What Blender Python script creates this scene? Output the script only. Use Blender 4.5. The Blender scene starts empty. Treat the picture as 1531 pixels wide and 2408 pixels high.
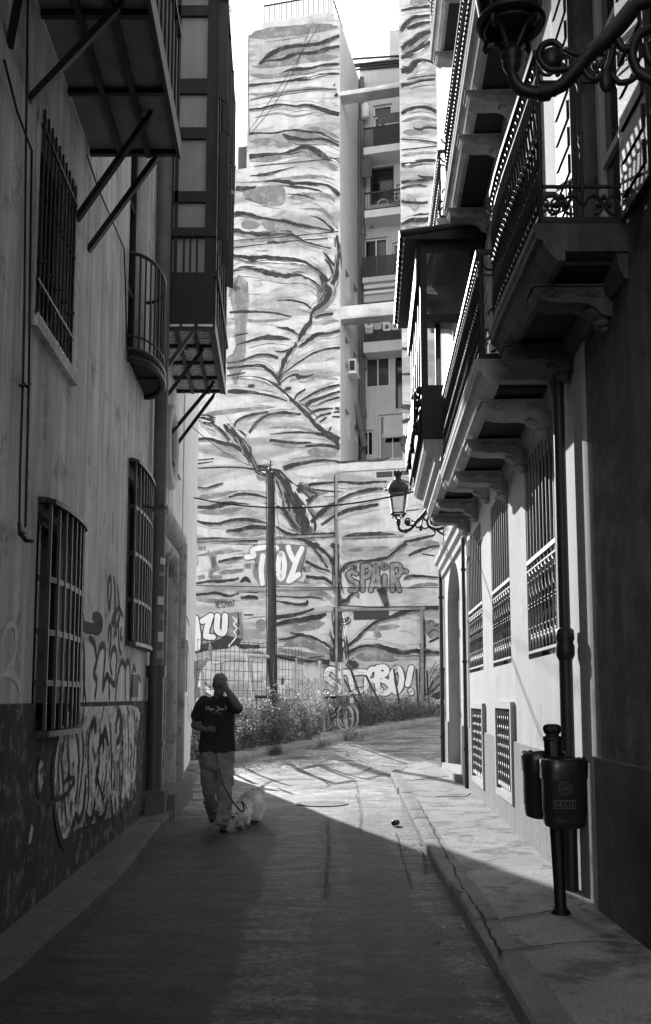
SKY, SUN, EXPO, DUST = .15, 1.65, 2.2, .3
import bpy, bmesh, math, random
from mathutils import Vector, Matrix, noise as mnoise
random.seed(7)
R = math.radians
scene = bpy.context.scene
COL = scene.collection
# ------------------------------------------------------------------ camera
F = 2233.0; CU = 765.5; CV = 1394.0; TH = R(6.3)
CAM = Vector((0, 0, 1.47)); cT, sT = math.cos(TH), math.sin(TH)
cd = bpy.data.cameras.new('camera'); cam = bpy.data.objects.new('camera', cd); COL.objects.link(cam)
cam.location = CAM; cam.rotation_euler = (R(90) + TH, 0, 0)
cd.sensor_fit = 'VERTICAL'; cd.sensor_height = 36.0; cd.lens = F / 2407.0 * 36.0
cd.shift_y = 190.5 / 2407.0; cd.clip_start = 0.05; cd.clip_end = 2000
scene.camera = cam

def ray(u, v):
    x = (u - CU) / F; y = -(v - CV) / F
    return Vector((x, cT - y * sT, sT + y * cT))
def SP(u, v, a, b):                       # plane x = a + b*y
    r = ray(u, v); return CAM + r * (a / (r.x - b * r.y))
def ZP(u, v, z):
    r = ray(u, v); return CAM + r * ((z - CAM.z) / r.z)
def YP(u, v, y):
    r = ray(u, v); return CAM + r * (y / r.y)
def RP(u, v, d=0): return SP(u, v, 1.497 - d, .0471)
def LP(u, v, d=0): return SP(u, v, -1.65 + d, -.045)
def L2P(u, v, d=0): return SP(u, v, -.992 + d, -.092)
MA, MB_ = 47.6, -.242                      # painted facade: y = MA + MB_*x
MN = Vector((.242, 1, 0)).normalized()     # points away from the street
MT = Vector((1, -.242, 0)).normalized()    # along the facade, to the right
def MP(u, v, d=0):                         # d towards the street
    r = ray(u, v); P0 = Vector((0, MA, 0)) - MN * d
    return CAM + r * ((P0 - CAM).dot(MN) / r.dot(MN))
def gz(y):
    t = y - 19.0
    if t <= -1: return 0.0
    if t < 1: return .063 * (t + 1) ** 2 / 4
    return .063 * min(t, 12.0)
def GP(u, v, up=0.0):
    r = ray(u, v); t = 2.0
    while t < 90:
        p = CAM + r * t
        if p.z < gz(p.y) + up: break
        t += .01
    return CAM + r * t
def RF(y, d, z):                           # right house wall frame: d out into the street
    x = 1.812 if y < 6.7 else 1.497 + .0471 * y
    return Vector((x - d, y, z))
def LF(y, d, z):
    x = -(1.65 + .045 * y) if y < 14 else -2.28 - .092 * (y - 14)
    return Vector((x + d, y, z))

# ------------------------------------------------------------------ mesh builder
class MB:
    def __init__(s): s.v = []; s.f = []; s.m = []; s.cur = 0; s.sm = []; s.smooth = False
    def add(s, vs, fs, smooth=None):
        o = len(s.v); s.v += [Vector(p) for p in vs]
        for f in fs:
            s.f.append([i + o for i in f]); s.m.append(s.cur)
            s.sm.append(s.smooth if smooth is None else smooth)
    def quad(s, a, b, c, d): s.add([a, b, c, d], [(0, 1, 2, 3)])
    def poly(s, pts): s.add(pts, [tuple(range(len(pts)))])
    def hexa(s, p):  # 0-3 bottom loop, 4-7 top loop
        s.add(p, [(3, 2, 1, 0), (4, 5, 6, 7), (0, 1, 5, 4), (1, 2, 6, 5), (2, 3, 7, 6), (3, 0, 4, 7)], False)
    def box(s, x0, x1, y0, y1, z0, z1, T=None):
        p = [Vector(q) for q in ((x0, y0, z0), (x1, y0, z0), (x1, y1, z0), (x0, y1, z0), (x0, y0, z1), (x1, y0, z1), (x1, y1, z1), (x0, y1, z1))]
        if T: p = [T @ q for q in p]
        s.hexa(p)
    def fbox(s, fr, y0, y1, d0, d1, z0, z1):
        s.hexa([fr(y0, d0, z0), fr(y1, d0, z0), fr(y1, d1, z0), fr(y0, d1, z0), fr(y0, d0, z1), fr(y1, d0, z1), fr(y1, d1, z1), fr(y0, d1, z1)])
    def prism(s, pts, vec):
        n = len(pts); vec = Vector(vec); pts = [Vector(p) for p in pts]
        s.add(pts + [p + vec for p in pts], [tuple(range(n))[::-1], tuple(range(n, 2 * n))] + [(i, (i + 1) % n, n + (i + 1) % n, n + i) for i in range(n)], False)
    def tube(s, pts, r, n=6, cap=True, sx=1.0):
        pts = [Vector(p) for p in pts]; k = len(pts)
        if k < 2: return
        rs = r if isinstance(r, (list, tuple)) else [r] * k
        vs = []; up = None
        for i, p in enumerate(pts):
            t = (pts[min(i + 1, k - 1)] - pts[max(i - 1, 0)])
            if t.length < 1e-9: t = Vector((0, 0, 1))
            t.normalize()
            if up is None:
                up = Vector((0, 0, 1)) if abs(t.z) < .9 else Vector((1, 0, 0))
            a = t.cross(up)
            if a.length < 1e-6: a = t.cross(Vector((0, 1, 0.01)))
            a.normalize(); b = a.cross(t).normalized(); up = b
            for j in range(n):
                th = 2 * math.pi * j / n
                vs.append(p + a * (math.cos(th) * rs[i] * sx) + b * (math.sin(th) * rs[i]))
        fs = []
        for i in range(k - 1):
            for j in range(n):
                fs.append((i * n + j, i * n + (j + 1) % n, (i + 1) * n + (j + 1) % n, (i + 1) * n + j))
        s.add(vs, fs, True)
        if cap:
            s.add(vs[:n], [tuple(range(n))[::-1]], False); s.add(vs[-n:], [tuple(range(n))], False)
    def bar(s, a, b, w, h=None):           # rectangular bar
        a = Vector(a); b = Vector(b); h = h or w
        t = (b - a).normalized(); up = Vector((0, 0, 1)) if abs(t.z) < .95 else Vector((0, 1, 0))
        x = t.cross(up).normalized() * (w / 2); y = x.cross(t).normalized() * (h / 2)
        s.hexa([a - x - y, a + x - y, b + x - y, b - x - y, a - x + y, a + x + y, b + x + y, b - x + y])
    def lathe(s, prof, c=(0, 0, 0), n=16, T=None, sm=True):
        c = Vector(c); vs = []
        for r_, z in prof:
            for j in range(n):
                th = 2 * math.pi * j / n
                q = Vector((r_ * math.cos(th), r_ * math.sin(th), z)); vs.append((T @ q if T else q) + c)
        k = len(prof)
        s.add(vs, [(i * n + j, i * n + (j + 1) % n, (i + 1) * n + (j + 1) % n, (i + 1) * n + j) for i in range(k - 1) for j in range(n)], sm)
        s.add(vs[:n], [tuple(range(n))[::-1]], False); s.add(vs[-n:], [tuple(range(n))], False)
    def ball(s, c, r, nu=10, nv=6, sc=(1, 1, 1)):
        c = Vector(c); vs = []
        for i in range(nv + 1):
            ph = math.pi * i / nv
            for j in range(nu):
                th = 2 * math.pi * j / nu
                vs.append(c + Vector((math.sin(ph) * math.cos(th) * sc[0], math.sin(ph) * math.sin(th) * sc[1], math.cos(ph) * sc[2])) * r)
        s.add(vs, [(i * nu + j, (i + 1) * nu + j, (i + 1) * nu + (j + 1) % nu, i * nu + (j + 1) % nu) for i in range(nv) for j in range(nu)], True)
    def ribbon(s, pts, ws, nrm, caps=True, n=6):   # flat painted stroke, facing nrm
        pts = [Vector(p) for p in pts]; nrm = Vector(nrm).normalized(); k = len(pts); vs = []
        for i, p in enumerate(pts):
            t = pts[min(i + 1, k - 1)] - pts[max(i - 1, 0)]
            if t.length < 1e-9: t = Vector((0, 0, 1))
            a = nrm.cross(t).normalized() * (ws[i] / 2); vs += [p + a, p - a]
        s.add(vs, [(2 * i, 2 * i + 1, 2 * i + 3, 2 * i + 2) for i in range(k - 1)], False)
    def build(s, name, mats, parent=None, loc=None):
        me = bpy.data.meshes.new(name); o = bpy.data.objects.new(name, me)
        off = Vector((0, 0, 0))
        if parent is not None:
            q = parent
            while q is not None: off = off + q.location; q = q.parent
        elif loc is not None:
            off = Vector(loc); o.location = off
        me.from_pydata([tuple(p - off) for p in s.v], [], s.f)
        ms = mats if isinstance(mats, (list, tuple)) else [mats]
        for m_ in ms: me.materials.append(m_)
        me.polygons.foreach_set('material_index', s.m); me.polygons.foreach_set('use_smooth', s.sm)
        me.update()
        COL.objects.link(o)
        if parent is not None: o.parent = parent
        return o

def tag(o, label=None, cat=None, group=None, kind=None):
    if label: o['label'] = label
    if cat: o['category'] = cat
    if group: o['group'] = group
    if kind: o['kind'] = kind
    return o
def thing(name, label, cat, loc=(0, 0, 0), group=None):
    o = bpy.data.objects.new(name, None); COL.objects.link(o); o.location = Vector(loc); o.empty_display_size = .1
    return tag(o, label, cat, group)
def copy_tree(o, parent=None):
    c = o.copy(); COL.objects.link(c)
    if parent is not None: c.parent = parent
    for ch in list(o.children): copy_tree(ch, c)
    return c
def spline(pts, sub=5):                    # Catmull-Rom through tuples of any length
    n = len(pts)
    if n < 3: sub = max(1, sub)
    out = []
    for i in range(n - 1):
        p0 = pts[max(i - 1, 0)]; p1 = pts[i]; p2 = pts[i + 1]; p3 = pts[min(i + 2, n - 1)]
        for k in range(sub):
            t = k / sub
            out.append(tuple(.5 * (2 * b + (c - a) * t + (2 * a - 5 * b + 4 * c - d) * t * t + (3 * b - a - 3 * c + d) * t ** 3) for a, b, c, d in zip(p0, p1, p2, p3)))
    out.append(tuple(pts[-1])); return out
def vspline(pts, sub=5): return [Vector(p) for p in spline([tuple(p) for p in pts], sub)]

# ------------------------------------------------------------------ materials
def mat(name, c, rough=.85, var=0.0, scale=2.0, streak=0.0, grain=0.0, bump=0.0, spec=.3, metal=0.0, c2=None, patch=0.0, pscale=1.0, pth=.55):
    m = bpy.data.materials.new(name); m.use_nodes = True; nt = m.node_tree; N = nt.nodes; L = nt.links
    b = N['Principled BSDF']; b.inputs['Roughness'].default_value = rough; b.inputs['Metallic'].default_value = metal
    b.inputs['Specular IOR Level'].default_value = spec
    b.inputs['Base Color'].default_value = (c, c, c, 1)
    if not (var or streak or grain or patch): return m
    tc = N.new('ShaderNodeTexCoord')
    def nz(sc, det, vec=None, rgh=.6):
        n = N.new('ShaderNodeTexNoise'); n.inputs['Scale'].default_value = sc; n.inputs['Detail'].default_value = det
        n.inputs['Roughness'].default_value = rgh; L.new(vec or tc.outputs['Object'], n.inputs['Vector']); return n.outputs['Fac']
    def mth(op, a, bb):
        n = N.new('ShaderNodeMath'); n.operation = op
        for i, q in enumerate((a, bb)):
            if isinstance(q, (int, float)): n.inputs[i].default_value = q
            else: L.new(q, n.inputs[i])
        return n.outputs[0]
    val = None
    def acc(t):
        nonlocal val
        val = t if val is None else mth('MULTIPLY', val, t)
    def centre(fac, amp): return mth('ADD', mth('MULTIPLY', mth('SUBTRACT', fac, .5), amp * 2), 1.0)
    if var: acc(centre(nz(scale, 6), var * 1.6))
    if streak:
        mp = N.new('ShaderNodeMapping'); mp.inputs['Scale'].default_value = (9, 9, .55); L.new(tc.outputs['Object'], mp.inputs['Vector'])
        acc(centre(nz(1.0, 5, mp.outputs[0]), streak * 1.8))
    g = nz(60, 3)
    if grain: acc(centre(g, grain * 1.6))
    if val is None: val = mth('ADD', 1.0, 0.0)
    cv = mth('MAXIMUM', mth('MULTIPLY', val, c), .004)
    if patch:                              # dirt / worn patches of colour c2
        r = N.new('ShaderNodeMapRange'); L.new(nz(pscale, 9, None, .7), r.inputs['Value'])
        r.inputs['From Min'].default_value = pth - .05; r.inputs['From Max'].default_value = pth + .05
        w = mth('MULTIPLY', r.outputs[0], patch)
        cv = mth('ADD', mth('MULTIPLY', cv, mth('SUBTRACT', 1.0, w)), mth('MULTIPLY', w, c2))
    L.new(cv, b.inputs['Base Color'])
    if bump:
        bn = N.new('ShaderNodeBump'); bn.inputs['Strength'].default_value = bump; bn.inputs['Distance'].default_value = .01
        L.new(mth('ADD', g, nz(14, 6)), bn.inputs['Height']); L.new(bn.outputs[0], b.inputs['Normal'])
    return m
def glassm(name, c=.02, rough=.05):
    return mat(name, c, rough, spec=.8)
def thin_glass(name, a=.25):
    m = bpy.data.materials.new(name); m.use_nodes = True; nt = m.node_tree; N = nt.nodes; L = nt.links
    N.remove(N['Principled BSDF']); out = N['Material Output']
    tr = N.new('ShaderNodeBsdfTransparent'); gl = N.new('ShaderNodeBsdfGlossy'); gl.inputs['Roughness'].default_value = .03
    mx = N.new('ShaderNodeMixShader'); fr = N.new('ShaderNodeFresnel'); fr.inputs['IOR'].default_value = 1.5
    ad = N.new('ShaderNodeMath'); ad.operation = 'ADD'; ad.inputs[1].default_value = a; L.new(fr.outputs[0], ad.inputs[0])
    tr.inputs['Color'].default_value = (.85, .85, .85, 1)
    L.new(ad.outputs[0], mx.inputs[0]); L.new(tr.outputs[0], mx.inputs[1]); L.new(gl.outputs[0], mx.inputs[2]); L.new(mx.outputs[0], out.inputs[0])
    return m
M = {}
M['plaster'] = mat('aged_plaster', .66, .9, .30, 1.1, .45, .22, .7, c2=.20, patch=.6, pscale=2.4, pth=.60)
M['plaster_far'] = mat('pale_plaster', .62, .9, .10, 1.5, .08, .06, .2)
M['plinth_dark'] = mat('stained_plinth', .055, .95, .4, 2.5, .45, .3, .8, c2=.26, patch=.85, pscale=7.0, pth=.575)
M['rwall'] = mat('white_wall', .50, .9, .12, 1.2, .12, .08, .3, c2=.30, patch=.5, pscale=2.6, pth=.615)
M['rwall_near'] = mat('shade_toned_wall', .10, .95, .45, 1.6, .55, .3, 1.0, c2=.035, patch=.85, pscale=3.0, pth=.53)  # same white wall nearer the camera, its deep shade put into the colour
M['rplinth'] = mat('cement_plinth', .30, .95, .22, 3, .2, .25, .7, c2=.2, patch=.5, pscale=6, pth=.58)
M['rplinth_near'] = mat('shade_toned_plinth', .075, .95, .35, 3, .4, .3, .8, c2=.12, patch=.5, pscale=5, pth=.6)  # shaded copy of the cement plinth, darkened in its colour
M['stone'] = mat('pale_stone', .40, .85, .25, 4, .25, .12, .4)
M['underside_dark'] = mat('shade_toned_underside', .045, .9, .2, 3, 0, .1, .2)  # shade under the balconies, put into a darker colour
M['portal'] = mat('portal_stone', .36, .8, .35, 3, .45, .25, .6, c2=.10, patch=.7, pscale=4, pth=.58)
M['panel'] = mat('balcony_floor_panel', .26, .9, .3, 3, 0, .15, .2)
M['iron'] = mat('black_iron', .010, .5, .2, 20, 0, 0, 0, spec=.5)
M['iron_grey'] = mat('weathered_iron', .018, .5, .2, 20, 0, 0, 0, spec=.5)
M['wood_dark'] = mat('dark_wood', .022, .55, .25, 6, .3, 0, .2)
M['glass'] = glassm('window_glass', .010, .12)
M['white_frame'] = mat('white_frame', .72, .6, .06, 5)
M['curtain'] = mat('grey_curtain', .32, .7, .15, 3, .15)
M['black'] = mat('dark_interior', .008, .9)
M['pipe'] = mat('drain_pipe', .06, .5, .2, 5, .2, 0, .1, spec=.5)
M['pipe_grey'] = mat('grey_pipe', .14, .6, .2, 5, .2)
M['cable'] = mat('black_cable', .015, .6)
# ------------------------------------------------------------------ light
AZ, EL = R(17.6), R(21.0)                  # the sun stands behind the street, to the left
w = bpy.data.worlds.new('World'); scene.world = w; w.use_nodes = True
nt = w.node_tree; N = nt.nodes; bg = N['Background']
sky = N.new('ShaderNodeTexSky'); sky.sky_type = 'NISHITA'; sky.sun_disc = False
sky.sun_elevation = EL; sky.sun_rotation = -AZ; sky.air_density = 1.0; sky.dust_density = DUST
bw = N.new('ShaderNodeRGBToBW')
nt.links.new(sky.outputs[0], bw.inputs[0]); nt.links.new(bw.outputs[0], bg.inputs['Color'])
bg.inputs['Strength'].default_value = SKY
sd = bpy.data.lights.new('sun', 'SUN'); sd.energy = SUN; sd.angle = R(.5); sd.color = (1, 1, 1)
so = bpy.data.objects.new('sun', sd); COL.objects.link(so); so.location = (-10, 40, 30)
Dv = Vector((math.sin(AZ) * math.cos(EL), -math.cos(AZ) * math.cos(EL), -math.sin(EL)))
so.rotation_euler = Dv.to_track_quat('-Z', 'Y').to_euler()
vs_ = scene.view_settings; scene.display_settings.display_device = 'sRGB'
vs_.view_transform = 'Standard'; vs_.look = 'None'; vs_.exposure = EXPO; vs_.gamma = 1.0
scene.render.engine = 'CYCLES'
cy = scene.cycles; cy.use_denoising = True; cy.use_guiding = True; cy.max_bounces = 8; cy.diffuse_bounces = 5; cy.glossy_bounces = 4
cy.transparent_max_bounces = 16; cy.caustics_reflective = False; cy.caustics_refractive = False
try: cy.denoiser = 'OPENIMAGEDENOISE'
except Exception: pass

# ------------------------------------------------------------------ ground, road, pavements
def sheet(mb, xs, ys, zf):
    o = [[Vector((x, y, zf(x, y))) for x in xs] for y in ys]; nx = len(xs)
    mb.add([p for r_ in o for p in r_], [(j * nx + i, j * nx + i + 1, (j + 1) * nx + i + 1, (j + 1) * nx + i) for j in range(len(ys) - 1) for i in range(nx - 1)], True)
M['soil'] = mat('dry_soil', .16, .95, .3, 1.5, 0, .3, .6)
g = MB(); ys = [-200, -30] + [-10 + .5 * i for i in range(90)] + [60, 120, 600]
sheet(g, [-400, -60, -15, -5, 0, 5, 15, 60, 400], ys, lambda x, y: gz(y) - .03)
tag(g.build('ground', M['soil']), kind='structure')

def asphalt():
    m = bpy.data.materials.new('worn_asphalt'); m.use_nodes = True; nt = m.node_tree; N = nt.nodes; L = nt.links; b = N['Principled BSDF']
    b.inputs['Roughness'].default_value = .62; b.inputs['Specular IOR Level'].default_value = .4
    tc = N.new('ShaderNodeTexCoord'); P = tc.outputs['Object']
    def nz(sc, det, scl=(1, 1, 1), rg=.6, dist=0):
        mp = N.new('ShaderNodeMapping'); mp.inputs['Scale'].default_value = scl; L.new(P, mp.inputs[0]); n = N.new('ShaderNodeTexNoise'); n.inputs['Scale'].default_value = sc; n.inputs['Detail'].default_value = det; n.inputs['Roughness'].default_value = rg; n.inputs['Distortion'].default_value = dist; L.new(mp.outputs[0], n.inputs[0]); return n.outputs[0]
    def mr(i, a, b_, c, d):
        r = N.new('ShaderNodeMapRange'); L.new(i, r.inputs[0])
        for k, q in enumerate((a, b_, c, d)): r.inputs[k + 1].default_value = q
        return r.outputs[0]
    def mt(op, a, c):
        n = N.new('ShaderNodeMath'); n.operation = op
        for i, q in enumerate((a, c)):
            if isinstance(q, (int, float)): n.inputs[i].default_value = q
            else: L.new(q, n.inputs[i])
        return n.outputs[0]
    sp = N.new('ShaderNodeSeparateXYZ'); L.new(P, sp.inputs[0])
    x = mt('ADD', sp.outputs[0], mr(nz(1.2, 6, (1, .5, 1)), 0, 1, -.2, .2))       # ragged edges between old repair lanes
    cr = N.new('ShaderNodeValToRGB'); cr.color_ramp.interpolation = 'LINEAR'; L.new(mr(x, -2, 2, 0, 1), cr.inputs[0]); e = cr.color_ramp.elements
    e[0].position = 0; e[0].color = (.022,) * 3 + (1,); e[1].position = 1; e[1].color = (.05,) * 3 + (1,)
    for p_, v_ in ((.365, .022), (.38, .072), (.48, .062), (.49, .034), (.545, .045), (.56, .024), (.655, .034), (.68, .08)): q = e.new(p_); q.color = (v_, v_, v_, 1)
    far = mr(sp.outputs[1], 11.5, 14.0, 0, 1); base = mt('ADD', mt('MULTIPLY', cr.outputs[0], mt('SUBTRACT', 1.0, far)), mt('MULTIPLY', mr(nz(.6, 9, (1, 1.7, 1), .68, .8), .42, .56, .055, .20), far))
    v = N.new('ShaderNodeTexVoronoi'); v.inputs['Scale'].default_value = 36; L.new(P, v.inputs[0])
    stones = mr(v.outputs['Color'], .1, .9, .45, 1.8)
    wear = mr(nz(3.0, 9, (.6, 1.7, 1), .72), .40, .61, .42, 1.8); fine = mr(nz(140, 3), .3, .7, .6, 1.5)
    spots = mr(nz(2.3, 9, (1, 1, 1), .78, .5), .56, .63, 1.0, .42)
    L.new(mt('MULTIPLY', mt('MULTIPLY', mt('MULTIPLY', base, wear), mt('MULTIPLY', stones, fine)), spots), b.inputs['Base Color'])
    bp = N.new('ShaderNodeBump'); bp.inputs['Strength'].default_value = .7; bp.inputs['Distance'].default_value = .008
    L.new(mt('ADD', mt('MULTIPLY', v.outputs['Distance'], -.25), mt('ADD', nz(18, 8, (1, 1, 1), .7), mt('MULTIPLY', nz(4, 6), 2.0))), bp.inputs['Height']); L.new(bp.outputs[0], b.inputs['Normal'])
    return m
M['asphalt'] = asphalt()
M['asphalt_old'] = mat('old_pale_asphalt', .13, .93, .3, 2.2, 0, .45, .7, spec=.15)
M['asphalt_new'] = mat('black_asphalt_patch', .035, .85, .3, 2.2, 0, .5, .7, spec=.2)
M['concrete'] = mat('gutter_concrete', .12, .93, .3, 2.5, 0, .4, .6, c2=.09, patch=.6, pscale=2.5, pth=.55)
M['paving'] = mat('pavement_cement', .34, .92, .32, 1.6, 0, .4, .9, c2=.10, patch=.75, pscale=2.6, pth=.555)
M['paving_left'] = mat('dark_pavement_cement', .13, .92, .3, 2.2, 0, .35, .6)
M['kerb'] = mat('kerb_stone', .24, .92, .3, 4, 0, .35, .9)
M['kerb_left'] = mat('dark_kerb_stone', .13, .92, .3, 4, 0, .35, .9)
M['crack'] = mat('crack_tar', .02, .9)
g = MB(); xs = [-14, -8] + [-4 + .25 * i for i in range(45)] + [10, 18]
def roadz(x, y): return gz(y) + .012 * mnoise.noise(Vector((x * .8, y * .8, 3))) * (1 if -4 < x < 7 else 0)
sheet(g, xs, [-12, -6] + [.25 * i for i in range(-8, 132)], roadz)
road = tag(g.build('road', M['asphalt']), kind='structure')
LK = [(-1.56, -6), (-1.57, 2), (-1.585, 5.2), (-1.59, 6.6), (-1.62, 8), (-1.79, 10.56), (-2.02, 14.0), (-2.36, 17.6), (-2.55, 19.2), (-2.9, 20.2)]
RK = [(.86, -6), (.87, 3), (.88, 4.5), (.905, 6.1), (.945, 8.5), (1.035, 12.05), (1.14, 15.8), (1.2, 17.6), (1.32, 18.5), (1.62, 19.4), (2.1, 20.4), (2.75, 21.6), (4.2, 23.2), (7, 25)]
FK = [(-9, 18.3), (-4.2, 18.75), (-2.75, 19.4), (-1.99, 20.4), (-1.16, 22.0), (-.26, 23.35), (.73, 25.4), (2.185, 28.1), (3.7, 30.3), (6, 32.2), (12, 34)]
def kerb(name, line, side, m, h=.12, wd=.17):
    pts = spline(line, 8); mb = MB(); acc = 0; seg = [pts[0]]; j = 0
    def stone(sg):
        n_ = len(sg); dz = random.uniform(-.008, .008); dd = random.uniform(-.008, .008)
        L_ = []
        for (x, y) in sg: L_.append(Vector((x, y)))
        out = []
        for i, p in enumerate(L_):
            t = (L_[min(i + 1, n_ - 1)] - L_[max(i - 1, 0)]).normalized(); nn = Vector((t.y, -t.x)) * side
            out.append((p + nn * dd, p + nn * (dd + .015), p + nn * .05, p + nn * wd))
        z = lambda p, q: Vector((p.x, p.y, gz(p.y) + q))
        rows = []
        for i, (a, b, c, d) in enumerate(out):
            e = .012 if i in (0, n_ - 1) else 0
            rows.append([z(a, -.05), z(a, h - .03 - e), z(b, h + dz - .008 - e), z(c, h + dz - e), z(d, h + dz - e), z(d, -.05)])
        vs = [p for r_ in rows for p in r_]
        mb.add(vs, [(i * 6 + k, i * 6 + k + 1, (i + 1) * 6 + k + 1, (i + 1) * 6 + k) for i in range(n_ - 1) for k in range(5)], False)
        mb.add(rows[0], [(0, 1, 2, 3, 4, 5)], False); mb.add(rows[-1], [(5, 4, 3, 2, 1, 0)], False)
    lim = random.uniform(.7, 1.2)
    for i in range(1, len(pts)):
        d = math.dist(pts[i - 1], pts[i]); n_ = max(1, int(d / .15))
        for k in range(1, n_ + 1):
            q = tuple(a + (b - a) * k / n_ for a, b in zip(pts[i - 1], pts[i])); seg.append(q); acc += d / n_
            if acc > lim:
                e = seg[-1]; p = seg[-2]; t = max(.0, 1 - .012 / max(math.dist(e, p), 1e-6))
                seg[-1] = tuple(a + (b - a) * t for a, b in zip(p, e)); stone(seg); seg = [e]; acc = 0; lim = random.uniform(.7, 1.2)
    if len(seg) > 1: stone(seg)
    return tag(mb.build(name, m), kind='structure')
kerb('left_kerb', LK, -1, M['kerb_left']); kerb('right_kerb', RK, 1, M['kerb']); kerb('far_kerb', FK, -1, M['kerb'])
def pave(name, line, far, m, h=.114, inset=.165, side=1, n=6):
    pts = spline(line, 8); mb = MB(); rows = []
    for i, (x, y) in enumerate(pts):
        a = Vector(pts[max(i - 1, 0)]); b = Vector(pts[min(i + 1, len(pts) - 1)]); t = (b - a).normalized(); nn = Vector((t.y, -t.x)) * side
        p = Vector((x, y)) + nn * inset; q = far(x, y, nn)
        rows.append([Vector((p.x + (q[0] - p.x) * k / n, p.y + (q[1] - p.y) * k / n, 0)) for k in range(n + 1)])
    for r_ in rows:
        for p in r_: p.z = gz(p.y) + h + .006 * mnoise.noise(Vector((p.x * 2, p.y * 2, 9)))
    mb.add([p for r_ in rows for p in r_], [(i * (n + 1) + k, i * (n + 1) + k + 1, (i + 1) * (n + 1) + k + 1, (i + 1) * (n + 1) + k) for i in range(len(rows) - 1) for k in range(n)], True)
    return tag(mb.build(name, m), kind='structure')
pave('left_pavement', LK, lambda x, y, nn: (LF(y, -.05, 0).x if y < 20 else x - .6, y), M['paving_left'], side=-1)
pave('right_pavement', RK, lambda x, y, nn: ((RF(y, -.1, 0).x, y) if y < 18.6 else ((2.42, 18.7 + (y - 18.6) * .25) if y < 20.3 else (x + .9 * nn[0] * 1.4, y + .9 * nn[1] * 1.2))), M['paving'])
def lotp(x, y, nn): return (x + nn[0] * .9, y + nn[1] * .9)
pave('far_pavement', FK, lotp, M['paving'], side=-1, n=4)
M['lot'] = mat('weedy_soil', .13, .95, .35, 2, 0, .4, .8)
pave('vacant_lot', FK, lambda x, y, nn: (x + nn[0] * 30 if nn[0] < 0 else x, 75), M['lot'], h=.10, inset=1.0, side=-1, n=40)
# gutter strip, asphalt patches, cracks: thin sheets on the road
def rsheet(name, poly, m, dz=.004, nsub=12):
    """irregular patch: polygon resampled and laid on the road surface"""
    me = bmesh.new(); xs_ = [p[0] for p in poly]; ys_ = [p[1] for p in poly]
    pts = spline(list(poly) + [poly[0]], 3)[:-1]
    vs = [me.verts.new((x + random.uniform(-.015, .015), y + random.uniform(-.03, .03), 0)) for x, y in pts]
    f = me.faces.new(vs); bmesh.ops.triangulate(me, faces=[f])
    bmesh.ops.subdivide_edges(me, edges=me.edges[:], cuts=3, use_grid_fill=True)
    bmesh.ops.triangulate(me, faces=me.faces[:])
    for v in me.verts: v.co.z = roadz(v.co.x, v.co.y) + dz + .006
    d = bpy.data.meshes.new(name); me.to_mesh(d); me.free(); d.materials.append(m)
    for p in d.polygons: p.use_smooth = True
    o = bpy.data.objects.new(name, d); COL.objects.link(o); tag(o, kind='structure'); return o
def strip(name, line, wd, m, dz=.012, jit=.01, sub=10):
    mb = MB(); pts = spline(line, sub); P = []
    for x, y in pts:
        x += random.uniform(-jit, jit); y += random.uniform(-jit, jit); P.append(Vector((x, y, roadz(x, y) + dz)))
    mb.ribbon(P, [wd * random.uniform(.5, 1.3) for _ in P], (0, 0, 1)); return tag(mb.build(name, m), kind='structure')
def D(u, v): p = GP(u, v); return (p.x, p.y)
for ln in ([(835, 1835), (842, 1880), (850, 1920), (845, 1960)], [(770, 1930), (775, 1990), (768, 2060), (772, 2110)], [(620, 1845), (700, 1852), (790, 1835)], [(960, 1880), (985, 1960), (1005, 2060)]):
    strip('road_crack', [D(*p) for p in ln], .013, M['crack'], .016, .03, 22)
# old trench repairs: same asphalt, slightly raised, with tarred ragged seams
for ln in ([(618, 1848), (640, 1836), (748, 1832), (770, 1850), (700, 1857), (625, 1856)], [(700, 1806), (790, 1796), (872, 1806), (800, 1822), (712, 1818)]):
    strip('road_seam', [D(*p) for p in ln + ln[:1]], .03, M['crack'], .016, .035, 9)
for ln in ([(930, 1960), (950, 2030), (968, 2090)],):
    strip('road_seam', [D(*p) for p in ln], .008, M['crack'], .016, .008, 24)
# cracks in the right pavement
def pstrip(line, wd=.014):
    mb = MB(); pts = spline([tuple(ZP(u, v, .12).xy) for u, v in line], 10)
    P = [Vector((x + random.uniform(-.012, .012), y, gz(y) + .126)) for x, y in pts]
    mb.ribbon(P, [wd * random.uniform(.4, 1.4) for _ in P], (0, 0, 1)); tag(mb.build('pavement_crack', M['crack']), kind='structure')
pstrip([(980, 1880), (1012, 1940), (1050, 2010), (1090, 2090), (1130, 2150), (1180, 2250)], .013)
pstrip([(955, 1862), (1010, 1872), (1085, 1868), (1120, 1876)], .012); pstrip([(1015, 1950), (1080, 1955), (1150, 1950), (1195, 1948)], .010); pstrip([(1170, 2240), (1270, 2225), (1400, 2215), (1520, 2225)], .014)
pstrip([(1060, 2085), (1075, 2095), (1090, 2100)]); pstrip([(1160, 2165), (1260, 2150), (1380, 2125)], .02)
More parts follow.
